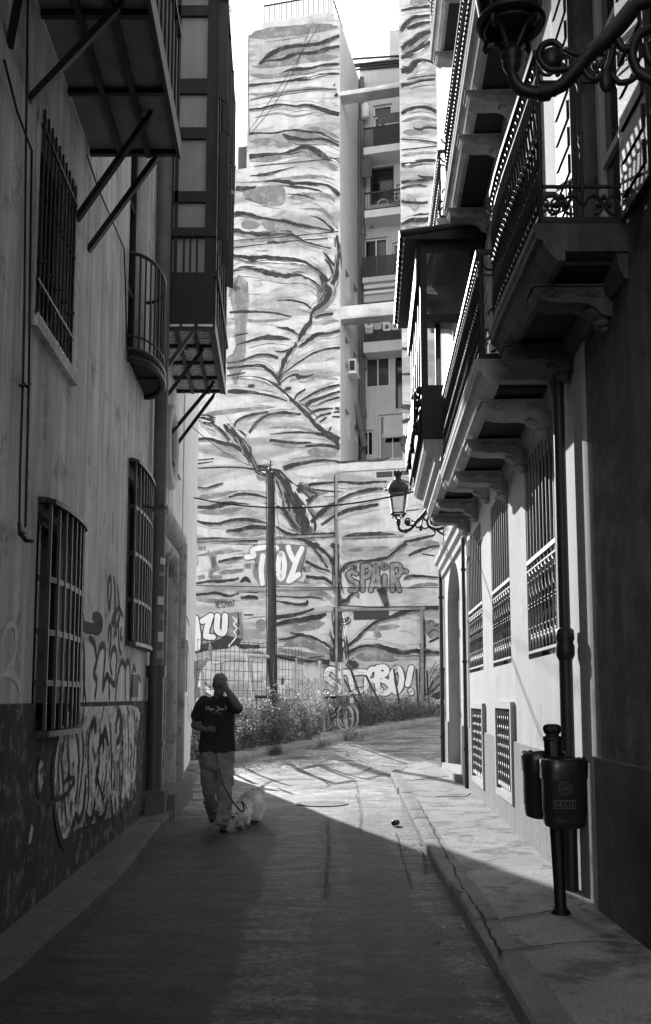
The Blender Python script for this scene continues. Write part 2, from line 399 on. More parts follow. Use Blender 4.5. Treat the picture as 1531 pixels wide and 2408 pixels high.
# ------------------------------------------------------------------ shared wall tools
def wallgrid(mb, fr, ys, zs, holes, depth=.2, d=0.0):
    Y = sorted(set(list(ys) + [h[0] for h in holes] + [h[1] for h in holes])); Z = sorted(set(list(zs) + [h[2] for h in holes] + [h[3] for h in holes]))
    for a, b in zip(Y, Y[1:]):
        for c, e in zip(Z, Z[1:]):
            m_ = ((a + b) / 2, (c + e) / 2)
            if any(h[0] < m_[0] < h[1] and h[2] < m_[1] < h[3] for h in holes): continue
            mb.quad(fr(a, d, c), fr(b, d, c), fr(b, d, e), fr(a, d, e))
    for (a, b, c, e) in holes:
        q = d - depth
        mb.quad(fr(a, d, c), fr(a, q, c), fr(a, q, e), fr(a, d, e)); mb.quad(fr(b, d, c), fr(b, d, e), fr(b, q, e), fr(b, q, c))
        mb.quad(fr(a, d, c), fr(b, d, c), fr(b, q, c), fr(a, q, c)); mb.quad(fr(a, d, e), fr(a, q, e), fr(b, q, e), fr(b, d, e))
def fpane(fr, y0, y1, z0, z1, d, name, m, parent):
    b = MB(); b.quad(fr(y0, d, z0), fr(y1, d, z0), fr(y1, d, z1), fr(y0, d, z1)); return b.build(name, m, parent)
def fframe(fr, y0, y1, z0, z1, d0, d1, w_, name, m, parent, cols=1, rows=1):
    b = MB()
    b.fbox(fr, y0, y0 + w_, d0, d1, z0, z1); b.fbox(fr, y1 - w_, y1, d0, d1, z0, z1)
    b.fbox(fr, y0 + w_, y1 - w_, d0, d1, z0, z0 + w_); b.fbox(fr, y0 + w_, y1 - w_, d0, d1, z1 - w_, z1)
    for i in range(1, cols):
        y = y0 + (y1 - y0) * i / cols; b.fbox(fr, y - w_ * .4, y + w_ * .4, d0, d1 - .004, z0 + w_, z1 - w_)
    for i in range(1, rows):
        z = z0 + (z1 - z0) * i / rows; b.fbox(fr, y0 + w_, y1 - w_, d0, d1 - .008, z - w_ * .35, z + w_ * .35)
    return b.build(name, m, parent)
def shell(mb, fr, ya, yb, z1, depth, x_far, nearcap=True, farcap=True):
    """roof, back and end walls behind a street wall"""
    n = 6; ys = [ya + (yb - ya) * i / n for i in range(n + 1)]
    for a, b in zip(ys, ys[1:]):
        mb.quad(fr(a, 0, z1), fr(b, 0, z1), Vector((x_far, b, z1)), Vector((x_far, a, z1)))
    if nearcap: mb.quad(fr(ya, 0, -.1), fr(ya, 0, z1), Vector((x_far, ya, z1)), Vector((x_far, ya, -.1)))
    if farcap: mb.quad(fr(yb, 0, -.1), Vector((x_far, yb, -.1)), Vector((x_far, yb, z1)), fr(yb, 0, z1))
    mb.quad(Vector((x_far, ya, -.1)), Vector((x_far, yb, -.1)), Vector((x_far, yb, z1)), Vector((x_far, ya, z1)))
def stroke_px(mb, P, pts, w_, sub=5, z=None):
    """painted line: pixel polyline -> points on a wall, width in metres"""
    q = spline(pts, sub) if len(pts) > 2 else pts
    P3 = [P(u, v) for u, v in q]; nrm = None
    n_ = len(P3); ws = [w_ * (.55 + .45 * min(1, i / 2.5, (n_ - 1 - i) / 2.5)) * random.uniform(.85, 1.15) for i in range(n_)]
    return P3, ws

# ------------------------------------------------------------------ plaster house (left, near)
LH = thing('plaster_house', 'plaster house in shade with barred windows and graffiti along its dark plinth', 'house', (-2, 4, 0))
b = MB()
wallgrid(b, LF, [-6, -2, 2, 4, 8, 11.72], [1.43, 3, 5, 8, 13], [(6.0, 7.07, 3.95, 5.46), (6.28, 7.55, 1.43, 2.82), (9.9, 11.45, 2.05, 4.02), (9.62, 10.9, 5.1, 8.3)], .22)
shell(b, LF, -6, 11.72, 13, 0, -14, True, False)
wallL = b.build('wall', M['plaster'], LH)
b = MB(); wallgrid(b, LF, [-6, -2, 2, 4, 8, 11.72], [-.1, .6, 1.43], [(6.28, 7.55, 1.24, 1.43)], .25, .03)
b.quad(LF(-6, .03, 1.43), LF(6.28, .03, 1.43), LF(6.28, 0, 1.436), LF(-6, 0, 1.436)); b.quad(LF(7.55, .03, 1.43), LF(11.72, .03, 1.43), LF(11.72, 0, 1.436), LF(7.55, 0, 1.436))
b.quad(LF(11.72, .03, -.1), LF(11.72, .03, 1.43), LF(11.72, -.3, 1.43), LF(11.72, -.3, -.1))
b.build('plinth', M['plinth_dark'], LH)
def barred(y0, y1, z0, z1, name_sill=True, bow=.09, hz=(), nb=8, arch=True, label=None):
    wn = fframe(LF, y0, y1, z0, z1, -.2, -.14, .07, 'window', M['wood_dark'], LH, 2, 1)
    if label: wn['label'] = label
    fpane(LF, y0 + .05, y1 - .05, z0 + .05, z1 - .05, -.18, 'pane', M['glass'], wn)
    gmb = MB(); ym = (y0 + y1) / 2; hw = (y1 - y0) / 2 - .02
    def dd(y): t = (y - ym) / hw; return .015 + bow * math.sqrt(max(0, 1 - t * t)) ** .8
    ysn = [ym - hw + 2 * hw * i / 14 for i in range(15)]
    for z in hz:
        for a, c in zip(ysn, ysn[1:]):
            gmb.hexa([LF(a, dd(a) - .006, z - .02), LF(c, dd(c) - .006, z - .02), LF(c, dd(c) + .006, z - .02), LF(a, dd(a) + .006, z - .02),
                      LF(a, dd(a) - .006, z + .02), LF(c, dd(c) - .006, z + .02), LF(c, dd(c) + .006, z + .02), LF(a, dd(a) + .006, z + .02)])
    for i in range(nb):
        y = ym - hw + 2 * hw * (i + .5) / nb
        gmb.fbox(LF, y - .011, y + .011, dd(y) - .011, dd(y) + .011, z0 + .02, z1 - .03)
    gmb.build('grille', M['iron_grey'], LH)
    if arch:
        h = MB()
        for a, c in zip(ysn, ysn[1:]):
            h.hexa([LF(a, -.01, z1 - .035), LF(c, -.01, z1 - .035), LF(c, dd(c) + .03, z1 - .035), LF(a, dd(a) + .03, z1 - .035),
                    LF(a, -.01, z1), LF(c, -.01, z1), LF(c, dd(c) + .03, z1), LF(a, dd(a) + .03, z1)])
        h.build('grille_hood', M['iron_grey'], LH)
    if name_sill:
        h = MB()
        for a, c in zip(ysn, ysn[1:]):
            h.hexa([LF(a, -.01, z0 - .03), LF(c, -.01, z0 - .03), LF(c, dd(c) + .03, z0 - .03), LF(a, dd(a) + .03, z0 - .03),
                    LF(a, -.01, z0 + .01), LF(c, -.01, z0 + .01), LF(c, dd(c) + .03, z0 + .01), LF(a, dd(a) + .03, z0 + .01)])
        h.build('window_sill', M['iron_grey'], LH)
barred(6.28, 7.55, 1.24, 2.82, hz=(1.57, 1.91, 2.27), nb=8, label='large barred window at head height, nearest the camera')
barred(9.9, 11.45, 2.05, 4.02, hz=(2.5, 3.0, 3.5), nb=9)
# upper window: flat grille with scrolls, pale frame round it
wn = fframe(LF, 6.0, 7.07, 3.95, 5.46, -.2, -.14, .06, 'window', M['wood_dark'], LH, 2, 1); fpane(LF, 6.04, 7.03, 4, 5.4, -.18, 'pane', M['glass'], wn)
b = MB(); b.fbox(LF, 5.94, 6.0, -.02, .012, 3.9, 5.5); b.fbox(LF, 7.07, 7.12, -.02, .012, 3.9, 5.5); b.fbox(LF, 5.92, 7.14, -.02, .05, 3.87, 3.945)
b.build('window_surround', M['plaster'], LH)
b = MB()
for i in range(10):
    y = 6.05 + i * .108; b.tube([LF(y, .02, 3.97), LF(y, .02, 5.44)], .0085, 5)
    b.ball(LF(y, .02, 4.36 + .05 * (i % 2)), .02, 6, 4); b.ball(LF(y, .02, 4.85), .016, 6, 4)
for z in (3.99, 4.22, 5.3): b.fbox(LF, 6.0, 7.07, .012, .028, z - .01, z + .01)
for i in range(5):
    y = 6.1 + i * .215
    for sg in (-1, 1):
        b.tube([LF(y + sg * (.01 + .045 * math.sin(t * .5)) , .022, 4.0 + .02 + t * .033) for t in range(7)], .006, 4)
b.build('grille', M['iron'], LH)
# narrow curved balcony with french window
wn = fframe(LF, 9.62, 10.9, 5.12, 8.3, -.2, -.14, .08, 'french_window', M['wood_dark'], LH, 2, 3); fpane(LF, 9.68, 10.85, 5.2, 8.25, -.18, 'pane', M['glass'], wn)
b = MB(); n = 16; rim = []; ym, hw, dp = 10.26, .64, .29
for i in range(n + 1):
    a = math.pi * i / n; rim.append((ym - hw * math.cos(a), dp * math.sin(a) + .005))
def plate(z0, z1, k=1.0):
    b.add([LF(y, d * k, z0) for y, d in rim] + [LF(y, d * k, z1) for y, d in rim], [tuple(range(n + 1)), tuple(range(2 * n + 1, n, -1))] + [(i, i + 1, n + 2 + i, n + 1 + i) for i in range(n)], False)
plate(5.02, 5.07); b.fbox(LF, ym - .02, ym + .02, .01, dp - .02, 4.99, 5.02)
jb = b.build('curved_balcony', M['underside_dark'], LH)
b = MB(); b.tube([LF(y, d, 6.16) for y, d in rim], .02, 6); b.tube([LF(y, d, 5.1) for y, d in rim], .03, 6); b.tube([LF(y, d, 5.0) for y, d in rim], .035, 6); b.tube([LF(y, d, 5.25) for y, d in rim], .012, 5)
for y, d in rim[1:-1]: b.tube([LF(y, d, 5.05), LF(y, d, 6.16)], .011, 5)
b.build('railing', M['iron'], jb)
# air vent in the wall
b = MB()
yv = LP(315, 1640).y; b.fbox(LF, yv - .22, yv + .22, .0, .008, 1.46, 1.75)
for i in range(9): b.fbox(LF, yv - .2 + i * .05, yv - .18 + i * .05, .008, .016, 1.48, 1.73)
b.build('air_vent', M['iron'], LH)
# graffiti: worn white lobes and dark outlines on plinth, dark lines above
M['paint_dark'] = mat('dark_spray_paint', .018, .8, .2, 8, 0, .1, 0)
M['paint_worn'] = mat('worn_white_paint', .78, .95, .25, 3, .3, .3, .3, c2=.06, patch=.95, pscale=7.5, pth=.545)
M['paint_white'] = mat('white_spray_paint', .75, .8, .15, 6, 0, .1, 0)
M['paint_mist'] = mat('thin_white_paint', .8, .9, .2, 4, .2, .15, 0)
z4 = lambda x, y: (.3647 * x, 1528 + .3647 * y)
z3 = lambda x, y: (.3647 * x, 1116.6 + .3647 * y)
gm = MB()
def gline(pts, zf, w_, d, slot, sub=5):
    gm.cur = slot; P3, ws = stroke_px(gm, lambda u, v: LP(u, v, d), [zf(*p) for p in pts], w_, sub); gm.ribbon(P3, [a * (1.9 if zf is z3 else 1.45) for a in ws], (1, .045, 0)); gm.cur = 0
def gfill(pts, zf, d, slot):
    gm.cur = slot; q = spline([zf(*p) for p in pts] + [zf(*pts[0])], 4)[:-1]; P3 = [LP(u, v, d) for u, v in q]
    t = bmesh.new(); f = t.faces.new([t.verts.new(p) for p in P3]); r_ = bmesh.ops.triangulate(t, faces=[f]); t.verts.index_update()
    gm.add([v.co.copy() for v in t.verts], [[v.index for v in f_.verts] for f_ in t.faces]); t.free(); gm.cur = 0
lob = [(455, 362), (660, 366), (888, 370), (885, 560), (878, 760), (874, 920), (868, 940), (860, 880), (850, 850), (836, 985), (828, 985), (815, 900), (800, 1040), (790, 1045), (778, 960), (765, 1040), (745, 1085), (728, 1050), (718, 940), (690, 960), (670, 1060), (640, 1088), (618, 1040), (608, 980), (590, 1080), (570, 1090), (552, 1000), (535, 1050), (512, 1090), (497, 1050), (480, 1110), (450, 1210), (418, 1245), (395, 1215), (372, 1120), (352, 980), (347, 820), (358, 690), (385, 560)]
gfill(lob, z4, .035, 1)
gfill([(262, 695), (247, 760), (245, 870), (258, 935), (280, 880), (300, 790), (290, 712)], z4, .035, 1)
gfill([(205, 1125), (190, 1190), (186, 1250), (200, 1235), (216, 1150)], z4, .035, 1)
for p in ([(350, 700), (345, 860), (355, 1000), (375, 1140), (400, 1230), (420, 1250), (450, 1210), (480, 1110), (495, 1040)], [(495, 1060), (510, 1095), (530, 1060), (548, 960), (555, 800)], [(555, 1050), (575, 1100), (600, 1070), (615, 950)], [(615, 1040), (640, 1095), (675, 1060), (695, 950)], [(720, 960), (728, 1060), (745, 1092), (765, 1050), (778, 960)], [(778, 1010), (793, 1058), (805, 1000), (812, 930)], [(820, 960), (832, 998), (845, 940), (850, 850)], [(862, 900), (870, 943), (880, 900), (885, 800)]):
    gline(p, z4, .05, .039, 0)
for p in ([(480, 480), (505, 600), (510, 760), (490, 1000)], [(545, 365), (530, 480), (540, 640), (530, 800), (505, 1000)], [(600, 450), (580, 520), (570, 680), (575, 900), (560, 1050)], [(650, 480), (640, 700), (620, 900)], [(715, 480), (720, 700), (722, 900)], [(800, 400), (790, 520), (795, 700), (785, 900), (780, 1000)], [(825, 400), (830, 600), (825, 800)], [(860, 385), (872, 460), (870, 600), (862, 760)], [(890, 420), (880, 560), (893, 700)], [(640, 790), (630, 760), (625, 800), (650, 900), (672, 970)], [(655, 990), (670, 900), (690, 780)], [(740, 710), (742, 800), (740, 910)], [(755, 710), (757, 800), (755, 910)], [(770, 710), (772, 800), (768, 910)], [(845, 610), (852, 660), (842, 720), (848, 780)],
          [(320, 990), (370, 960), (420, 940), (460, 880), (485, 840), (450, 822), (410, 860)], [(420, 560), (400, 700), (410, 860), (420, 1000), (432, 1120)], [(440, 620), (450, 800), (440, 1000)], [(395, 600), (378, 760), (385, 900)], [(262, 690), (246, 760), (244, 870), (258, 940), (280, 880), (300, 790), (290, 712), (265, 692)]):
    gline(p, z4, .028, .039, 0)
for p in ([(590, 520), (610, 450), (618, 540)], [(660, 600), (680, 520), (700, 620)], [(750, 480), (770, 400), (785, 470), (775, 560), (755, 600)], [(640, 640), (660, 560), (672, 650)]): gline(p, z4, .06, .039, 0)
for p in ([(470, 975), (510, 1010), (540, 1100), (545, 1300), (535, 1470)], [(575, 1050), (610, 1090), (622, 1200), (605, 1280), (625, 1330), (610, 1450)], [(555, 1470), (540, 1300), (545, 1130)], [(620, 1230), (640, 1130), (665, 1095), (680, 1130), (672, 1250), (662, 1400)], [(662, 1400), (680, 1320), (695, 1290), (705, 1340), (705, 1470)], [(690, 1290), (720, 1330), (740, 1350), (750, 1250), (752, 1150), (738, 1115), (720, 1150), (712, 1230), (725, 1290)],
          [(745, 1470), (750, 1380), (765, 1270), (785, 1205), (800, 1215), (808, 1260), (808, 1470)], [(808, 1260), (820, 1205), (835, 1215), (840, 1300), (838, 1470)], [(845, 1460), (850, 1320), (862, 1240), (872, 1260), (880, 1350), (878, 1470)], [(880, 1350), (890, 1300), (900, 1310), (905, 1340)]):
    gline(p, z3, .038, .004, 0)
for p in ([(705, 870), (698, 760), (705, 680), (715, 660), (720, 740), (712, 840), (705, 880)], [(735, 650), (745, 760), (742, 900)], [(760, 700), (770, 830), (775, 900), (750, 980), (745, 900), (770, 860), (795, 915)], [(700, 1080), (705, 990), (718, 985), (715, 1080), (700, 1190)], [(735, 1050), (745, 1000), (752, 1040)], [(690, 890), (684, 915)], [(725, 930), (740, 900), (735, 960), (720, 940)], [(785, 980), (780, 1040), (790, 1060)], [(765, 950), (770, 1100), (785, 1160)]):
    gline(p, z3, .03, .004, 0)
gline([(540, 895), (535, 940), (545, 975), (590, 990), (640, 990), (657, 960), (650, 935), (600, 908)], z3, .055, .004, 0)
for p in ([(800, 1220), (785, 1300), (770, 1470)], [(825, 1225), (822, 1330), (820, 1470)], [(862, 1260), (858, 1370), (856, 1470)]): gline(p, z3, .09, .003, 3)
gfill([(475, 985), (520, 1015), (560, 1080), (600, 1070), (632, 1140), (662, 1100), (690, 1150), (735, 1120), (760, 1215), (795, 1205), (835, 1212), (870, 1240), (900, 1310), (903, 1470), (680, 1472), (560, 1470), (462, 1465)], z3, .0022, 3); gline([(640, 1140), (632, 1250), (650, 1400)], z3, .12, .003, 3); gline([(735, 1135), (722, 1220), (735, 1300)], z3, .08, .003, 3); gline([(560, 1090), (565, 1250), (560, 1440)], z3, .2, .003, 3)
for p in ([(10, 1180), (15, 1080), (45, 985), (85, 960), (105, 1010), (105, 1110), (85, 1190), (45, 1250)], [(0, 1295), (40, 1275), (90, 1295), (120, 1340), (133, 1400)], [(575, 790), (600, 775), (625, 815), (615, 845), (590, 820), (580, 790)], [(120, 1150), (128, 1190)]): gline(p, z3, .025, .004, 2)
gm.build('graffiti', [M['paint_dark'], M['paint_worn'], M['paint_white'], M['paint_mist']], LH)
# cables stapled to the wall
cb = MB()
for us in ([(66, 0), (62, 300), (58, 700), (55, 880), (48, 1100), (46, 1230)], [(10, 140), (40, 260), (75, 355), (70, 700), (68, 900), (62, 1150), (60, 1240)], [(205, 365), (230, 440), (265, 520), (292, 585), (296, 700), (298, 820), (335, 915)]):
    cb.tube([LP(u, v, .03) for u, v in us], .008, 5)
for u, v in ((52, 905), (64, 905), (50, 1255)): cb.tube([LP(u - 5, v, .03), LP(u, v + 5, .05), LP(u + 7, v - 3, .03)], .01, 5)
cb.tube([LP(46, 1230, .03), LP(48, 1252, .06), LP(60, 1270, .09), LP(78, 1272, .05)], .014, 5)
tag(cb.build('wall_cable', M['cable'], None, (-2, 5, 4)), 'thin black cables running up the shaded plaster beside the barred windows', 'cable')

# ------------------------------------------------------------------ iron balcony overhead, near left
def iron_balcony(root, fr, y0, y1, z, d, cross, longs, panel, bw_=.045):
    b = MB(); b.fbox(fr, y0, y1, .01, d, z + .045, z + .075); b.build('floor_panel', panel, root)
    b = MB()
    for q in cross: b.fbox(fr, q - bw_ / 2, q + bw_ / 2, .01, d, z, z + .043)
    for q in longs: b.fbox(fr, y0, y1, q - bw_ / 2, q + bw_ / 2, z - .012, z + .03)
    b.fbox(fr, y0, y1, d, d + .03, z - .02, z + .16)
    b.build('iron_frame', M['iron'], root)
NB = thing('iron_balcony', 'iron framed balcony overhead at the top left, seen from below on slanting struts', 'balcony', (-1.5, 5, 6))
zc = 6.0
iron_balcony(NB, LF, 1.5, 7.55, zc, .74, [7.53, 6.72, 5.9, 5.1, 4.3, 3.4], [.27, .5], M['panel'])
b = MB()
for i in range(28): y = 1.6 + i * .22; b.tube([LF(y, .74, zc + .1), LF(y, .74, zc + 1.1)], .01, 5)
b.fbox(LF, 1.5, 7.55, .72, .76, zc + 1.08, zc + 1.12)
for i in range(4): q = .1 + i * .2; b.tube([LF(7.53, q, zc + .1), LF(7.53, q, zc + 1.1)], .01, 5)
b.fbox(LF, 7.51, 7.55, 0, .74, zc + 1.08, zc + 1.12)
b.build('railing', M['iron'], NB)
b = MB(); b.fbox(LF, 1.5, 7.5, .70, .735, zc + .16, zc + 1.0); b.build('railing_panel', M['wood_dark'], NB)
def strut(root, a, c, w_=.045):
    b = MB(); a = Vector(a); c = Vector(c); b.bar(a, c, w_, w_); e = (c - a).normalized(); b.tube([c - e * .01, c + e * .05 + Vector((.0, 0, .03)), c + Vector((.03, 0, .1))], w_ * .45, 6); b.build('strut', M['iron'], root)
for (a, c) in (((178.7, 518), (346, 281)), ((207, 590), (364, 376)), ((69, 237), (277, 18))): strut(NB, LP(*a), ZP(c[0], c[1], zc - .02))
strut(NB, LP(22, 109), LF(4.0, .62, zc - .02))

# ------------------------------------------------------------------ house with stone portal and the wooden bay
PH = thing('portal_house', 'house with moulded stone portal and oval window at the end of the left side', 'house', (-2.5, 15, 0))
b = MB(); wallgrid(b, LF, [11.72, 12.4, 14, 15, 16.2], [-.1, 1.5, 4, 7, 10.0], [(12.1, 13.2, -.1, 3.35)], .5)
wallgrid(b, LF, [11.72, 14, 15], [10.0, 13], [], .2)
shell(b, LF, 11.72, 15, 13, 0, -14, False, True); b.build('wall', M['plaster'], PH)
b = MB(); wallgrid(b, LF, [16.2, 18, 20, 21.55], [-.1, 1.5, 4, 7, 10.0], [(16.6, 17.9, 1.5, 2.6)], .12, .02); shell(b, lambda y, d, z: LF(y, d + .02, z), 15, 21.55, 10.0, 0, -14, False, True)
b.quad(LF(16.2, .02, -.1), LF(16.2, .02, 10.0), LF(16.2, 0, 10.0), LF(16.2, 0, -.1)); b.build('corner_wall', M['plaster_far'], PH)
wn = fframe(LF, 16.6, 17.9, 1.5, 2.6, -.06, .05, .07, 'window', M['white_frame'], PH, 2, 1); fpane(LF, 16.65, 17.85, 1.55, 2.55, -.05, 'pane', M['glass'], wn)
b = MB(); b.fbox(LF, 12.1, 13.2, -.46, -.4, .1, 3.3)
for k in range(3): b.fbox(LF, 12.2, 13.1, -.4, -.385, .3 + k, 1.1 + k)
b.build('door', M['wood_dark'], PH)
# portal: two orders of half-round moulding, jamb and head
def halfround(mb, a, c, r_, ax, out, n=10):
    a = Vector(a); c = Vector(c); vs = []
    for p in (a, c):
        for i in range(n + 1): t = math.pi * i / n; vs.append(p + ax * (math.cos(t) * r_) + out * (math.sin(t) * r_))
    mb.add(vs, [(i, i + 1, n + 2 + i, n + 1 + i) for i in range(n)], True); mb.add(vs[:n + 1], [tuple(range(n + 1))], False); mb.add(vs[n + 1:], [tuple(range(n, -1, -1))], False)
b = MB(); X = Vector((1, 0, 0)); Yv = Vector((0, 1, 0)); Zv = Vector((0, 0, 1))
halfround(b, LF(14.02, .02, .3), LF(14.02, .02, 3.75), .2, Yv, X); halfround(b, LF(13.5, .0, .3), LF(13.5, .0, 3.45), .16, Yv, X)
halfround(b, LF(11.75, .02, 3.82), LF(14.22, .02, 3.82), .18, Zv, X); halfround(b, LF(11.75, .0, 3.5), LF(13.66, .0, 3.5), .14, Zv, X)
b.fbox(LF, 14.22, 14.32, -.01, .05, .3, 4.05); b.fbox(LF, 11.75, 14.32, -.01, .05, 4.0, 4.08); b.fbox(LF, 13.66, 13.82, -.01, .04, .3, 3.6); b.fbox(LF, 13.2, 13.34, -.01, .03, .3, 3.36)
b.build('portal', M['portal'], PH)
b = MB(); b.fbox(LF, 11.8, 14.45, .0, .34, .0, .3); b.build('door_step', M['paving_left'], PH)
# oval window
oc = LP(384, 1022); b = MB(); n = 28; vs = []
for (ry, rz, d_) in ((.62, .62, .0), (.60, .60, .07), (.50, .50, .09), (.44, .44, .04), (.42, .42, -.02)):
    for i in range(n): t = 2 * math.pi * i / n; vs.append(LF(13.35 + ry * math.cos(t) * .95, d_, oc.z + rz * math.sin(t)))
b.add(vs, [(k * n + i, k * n + (i + 1) % n, (k + 1) * n + (i + 1) % n, (k + 1) * n + i) for k in range(4) for i in range(n)], True)
ov = b.build('oval_window', M['plaster_far'], PH)
b = MB(); b.poly([LF(13.35 + .43 * .95 * math.cos(2 * math.pi * i / n), .012, oc.z + .43 * math.sin(2 * math.pi * i / n)) for i in range(n)]); b.build('pane', M['glass'], ov)
# scored line / cables on the portal house
b = MB(); b.tube([L2P(u, v, .02) for u, v in ((402, 1075), (412, 1100), (424, 1128))], .012, 4); b.build('wall_crack', M['crack'], PH)
# graffiti on the corner wall
gm = MB()
def gl2(pts, w_, slot=0):
    gm.cur = slot; P3, ws = stroke_px(gm, lambda u, v: L2P(u, v, .026), pts, w_); gm.ribbon(P3, ws, (1, .09, 0)); gm.cur = 0
for p in ([(413, 1440), (418, 1520), (414, 1600), (420, 1700)], [(418, 1475), (424, 1460), (430, 1475), (434, 1530), (440, 1600)], [(441, 1500), (446, 1560), (443, 1640), (448, 1700)], [(450, 1480), (453, 1560), (449, 1640), (453, 1700)], [(415, 1660), (425, 1590), (431, 1680), (437, 1600), (442, 1690)], [(424, 1450), (436, 1445), (446, 1470)]): gl2(p, .05)
gm.build('graffiti', [M['paint_dark']], PH)
b = MB()
fl = L2P(372, 1195, .16); b.box(-.06, .08, -.06, .06, -.02, .02, Matrix.Translation(fl) @ Matrix.Rotation(R(-25), 4, 'Y')); b.tube([fl, fl + Vector((-.16, 0, .03))], .015, 5)
tag(b.build('floodlight', M['iron'], None, fl), 'small dark floodlight under the portal head by the drainpipe', 'lamp')
# drain pipe between the two houses
dp_ = thing('drainpipe', 'tall dark drainpipe between plaster house and stone portal, plastered with stickers', 'drainpipe', LF(11.6, .1, 0))
b = MB(); b.tube([LF(11.6, .11, 1.5), LF(11.6, .11, 9)], .085, 12); b.build('upper_pipe', M['pipe_grey'], dp_)
b = MB(); b.tube([LF(11.6, .11, .1), LF(11.6, .11, 1.78)], .1, 12); b.tube([LF(11.6, .11, 1.72), LF(11.6, .11, 1.86)], .12, 12); b.tube([LF(11.6, .11, .9), LF(11.6, .11, .94)], .115, 12); b.build('lower_pipe', M['pipe'], dp_)
b = MB(); b.fbox(LF, 11.42, 11.78, .02, .26, .1, .38); b.build('base_block', M['paving_left'], dp_)
for i, z in enumerate((1.95, 2.15, 2.42, 2.6, 2.95, 3.1)):
    b = MB(); hh = (.09, .12, .07, .1, .05, .08)[i]; a0 = -.9 + .15 * (i % 3)
    for k in range(4):
        t0, t1 = a0 + k * .25, a0 + (k + 1) * .25; c_ = LF(11.6, .11, 0)
        P = lambda t, zz: Vector((c_.x + .0875 * math.cos(t - .5), c_.y + .0875 * math.sin(t - .5), zz))
        b.quad(P(t0, z), P(t1, z), P(t1, z + hh), P(t0, z + hh))
    b.build('sticker', M['white_frame'] if i % 2 else M['curtain'], dp_)
# ------------------------------------------------------------------ wooden bay
BY = thing('wooden_bay', 'dark glazed wooden bay hanging from the left wall above patterned floor panels', 'bay window', (-2, 12.9, 6.2))
zb = 6.18; y0, y1, dB = 11.78, 14.35, .73; zt = 10.9
M['tile'] = bpy.data.materials.new('patterned_tile'); M['tile'].use_nodes = True
_n = M['tile'].node_tree; _b = _n.nodes['Principled BSDF']; _b.inputs['Roughness'].default_value = .7
_tc = _n.nodes.new('ShaderNodeTexCoord'); _mp = _n.nodes.new('ShaderNodeMapping'); _mp.inputs['Scale'].default_value = (7, 13, 1); _n.links.new(_tc.outputs['Object'], _mp.inputs[0])
_w = _n.nodes.new('ShaderNodeTexWave'); _w.bands_direction = 'Y'; _w.inputs['Scale'].default_value = .55; _w.inputs['Distortion'].default_value = 9; _w.inputs['Detail'].default_value = 4; _w.inputs['Detail Scale'].default_value = 1.6
_n.links.new(_mp.outputs[0], _w.inputs[0]); _r = _n.nodes.new('ShaderNodeValToRGB'); _r.color_ramp.elements[0].position = .3; _r.color_ramp.elements[0].color = (.08, .08, .08, 1); _r.color_ramp.elements[1].position = .5; _r.color_ramp.elements[1].color = (.9, .9, .9, 1)
_n.links.new(_w.outputs[0], _r.inputs[0]); _n.links.new(_r.outputs[0], _b.inputs['Base Color'])
iron_balcony(BY, LF, y0, y1, zb, dB, [y0 + .03, 12.42, 13.06, 13.7, y1 - .03], [.25, .49, .70], M['tile'], .05)
for a, c in (((361, 905), (456, 777)), ((375.6, 952), (474, 825)), ((403, 1018), (498, 905)), ((416, 1045), (501, 932))): strut(BY, LP(*a), ZP(c[0], c[1], zb - .02), .05)
def zf(v): return YP(440, v, y0).z
def df(u, v=500): return YP(u, v, y0).x - LF(y0, 0, 0).x
b = MB()                                   # near end: posts and rails of the frame
yA, yB = y0, y0 + .07
b.fbox(LF, yA, yB, 0, .06, zb + .077, zt); b.fbox(LF, yA, yB, dB - .12, dB - .002, zb + .077, zt)
dm = df(414); b.fbox(LF, yA, yB, dm - .02, dm + .02, zf(640), zt)
rails = [(766, 555 + 85), (555, 536), (324, 300), (219, 184)]
b.fbox(LF, yA, yB, .06, dB - .12, zb + .077, zf(640)); b.fbox(LF, yA - .02, yB, .0, dB + .03, zf(556), zf(536)); b.fbox(LF, yA, yB, .06, dB - .12, zf(474), zf(449)); b.fbox(LF, yA, yB, .06, dB - .12, zf(325), zf(299)); b.fbox(LF, yA, yB, .06, dB - .12, zf(219), zf(184)); b.fbox(LF, yA, yB, .06, dB - .12, zf(36), zf(12))
for u in (402, 432, 447, 463): q = df(u, 600); b.fbox(LF, yA + .01, yB - .01, q - .012, q + .012, zf(640), zf(556))
for u in (384, 404): q = df(u, 500); b.fbox(LF, yA + .01, yB - .01, q - .012, q + .012, zf(536), zt)
# street side
for q in [y0 + .07 + (y1 - y0 - .07) * i / 6 for i in range(7)]: b.fbox(LF, q - .035, q + .035, dB - .06, dB + .03, zb + .16, zt)
for z0_, z1_ in ((zb + .077, zf(640)), (zf(556), zf(536)), (zf(325), zf(299)), (zf(36), zf(12))): b.fbox(LF, y0 + .07, y1, dB - .04, dB + .015, z0_, z1_)
b.fbox(LF, y0, y1 + .03, dB + .0, dB + .06, zf(640) - .05, zf(640) + .03)
b.fbox(LF, y1 - .07, y1, 0, dB, zb + .16, zf(640)); b.fbox(LF, y1 - .07, y1, 0, .1, zb, zt)
b.fbox(LF, y0 - .1, y1 + .1, -.02, dB + .14, zt, zt + .08)
for i in range(7):                         # open louvred shutters on the street side
    q = y0 + .1 + i * .37
    z0_ = zf(536) + .1 if i % 2 else zf(219)
    b.hexa([LF(q, dB + .03, z0_), LF(q + .03, dB + .03, z0_), LF(q + .13, dB + .14, z0_), LF(q + .10, dB + .14, z0_), LF(q, dB + .03, z0_ + 1.5), LF(q + .03, dB + .03, z0_ + 1.5), LF(q + .13, dB + .14, z0_ + 1.5), LF(q + .10, dB + .14, z0_ + 1.5)])
b.build('wooden_frame', M['wood_dark'], BY)
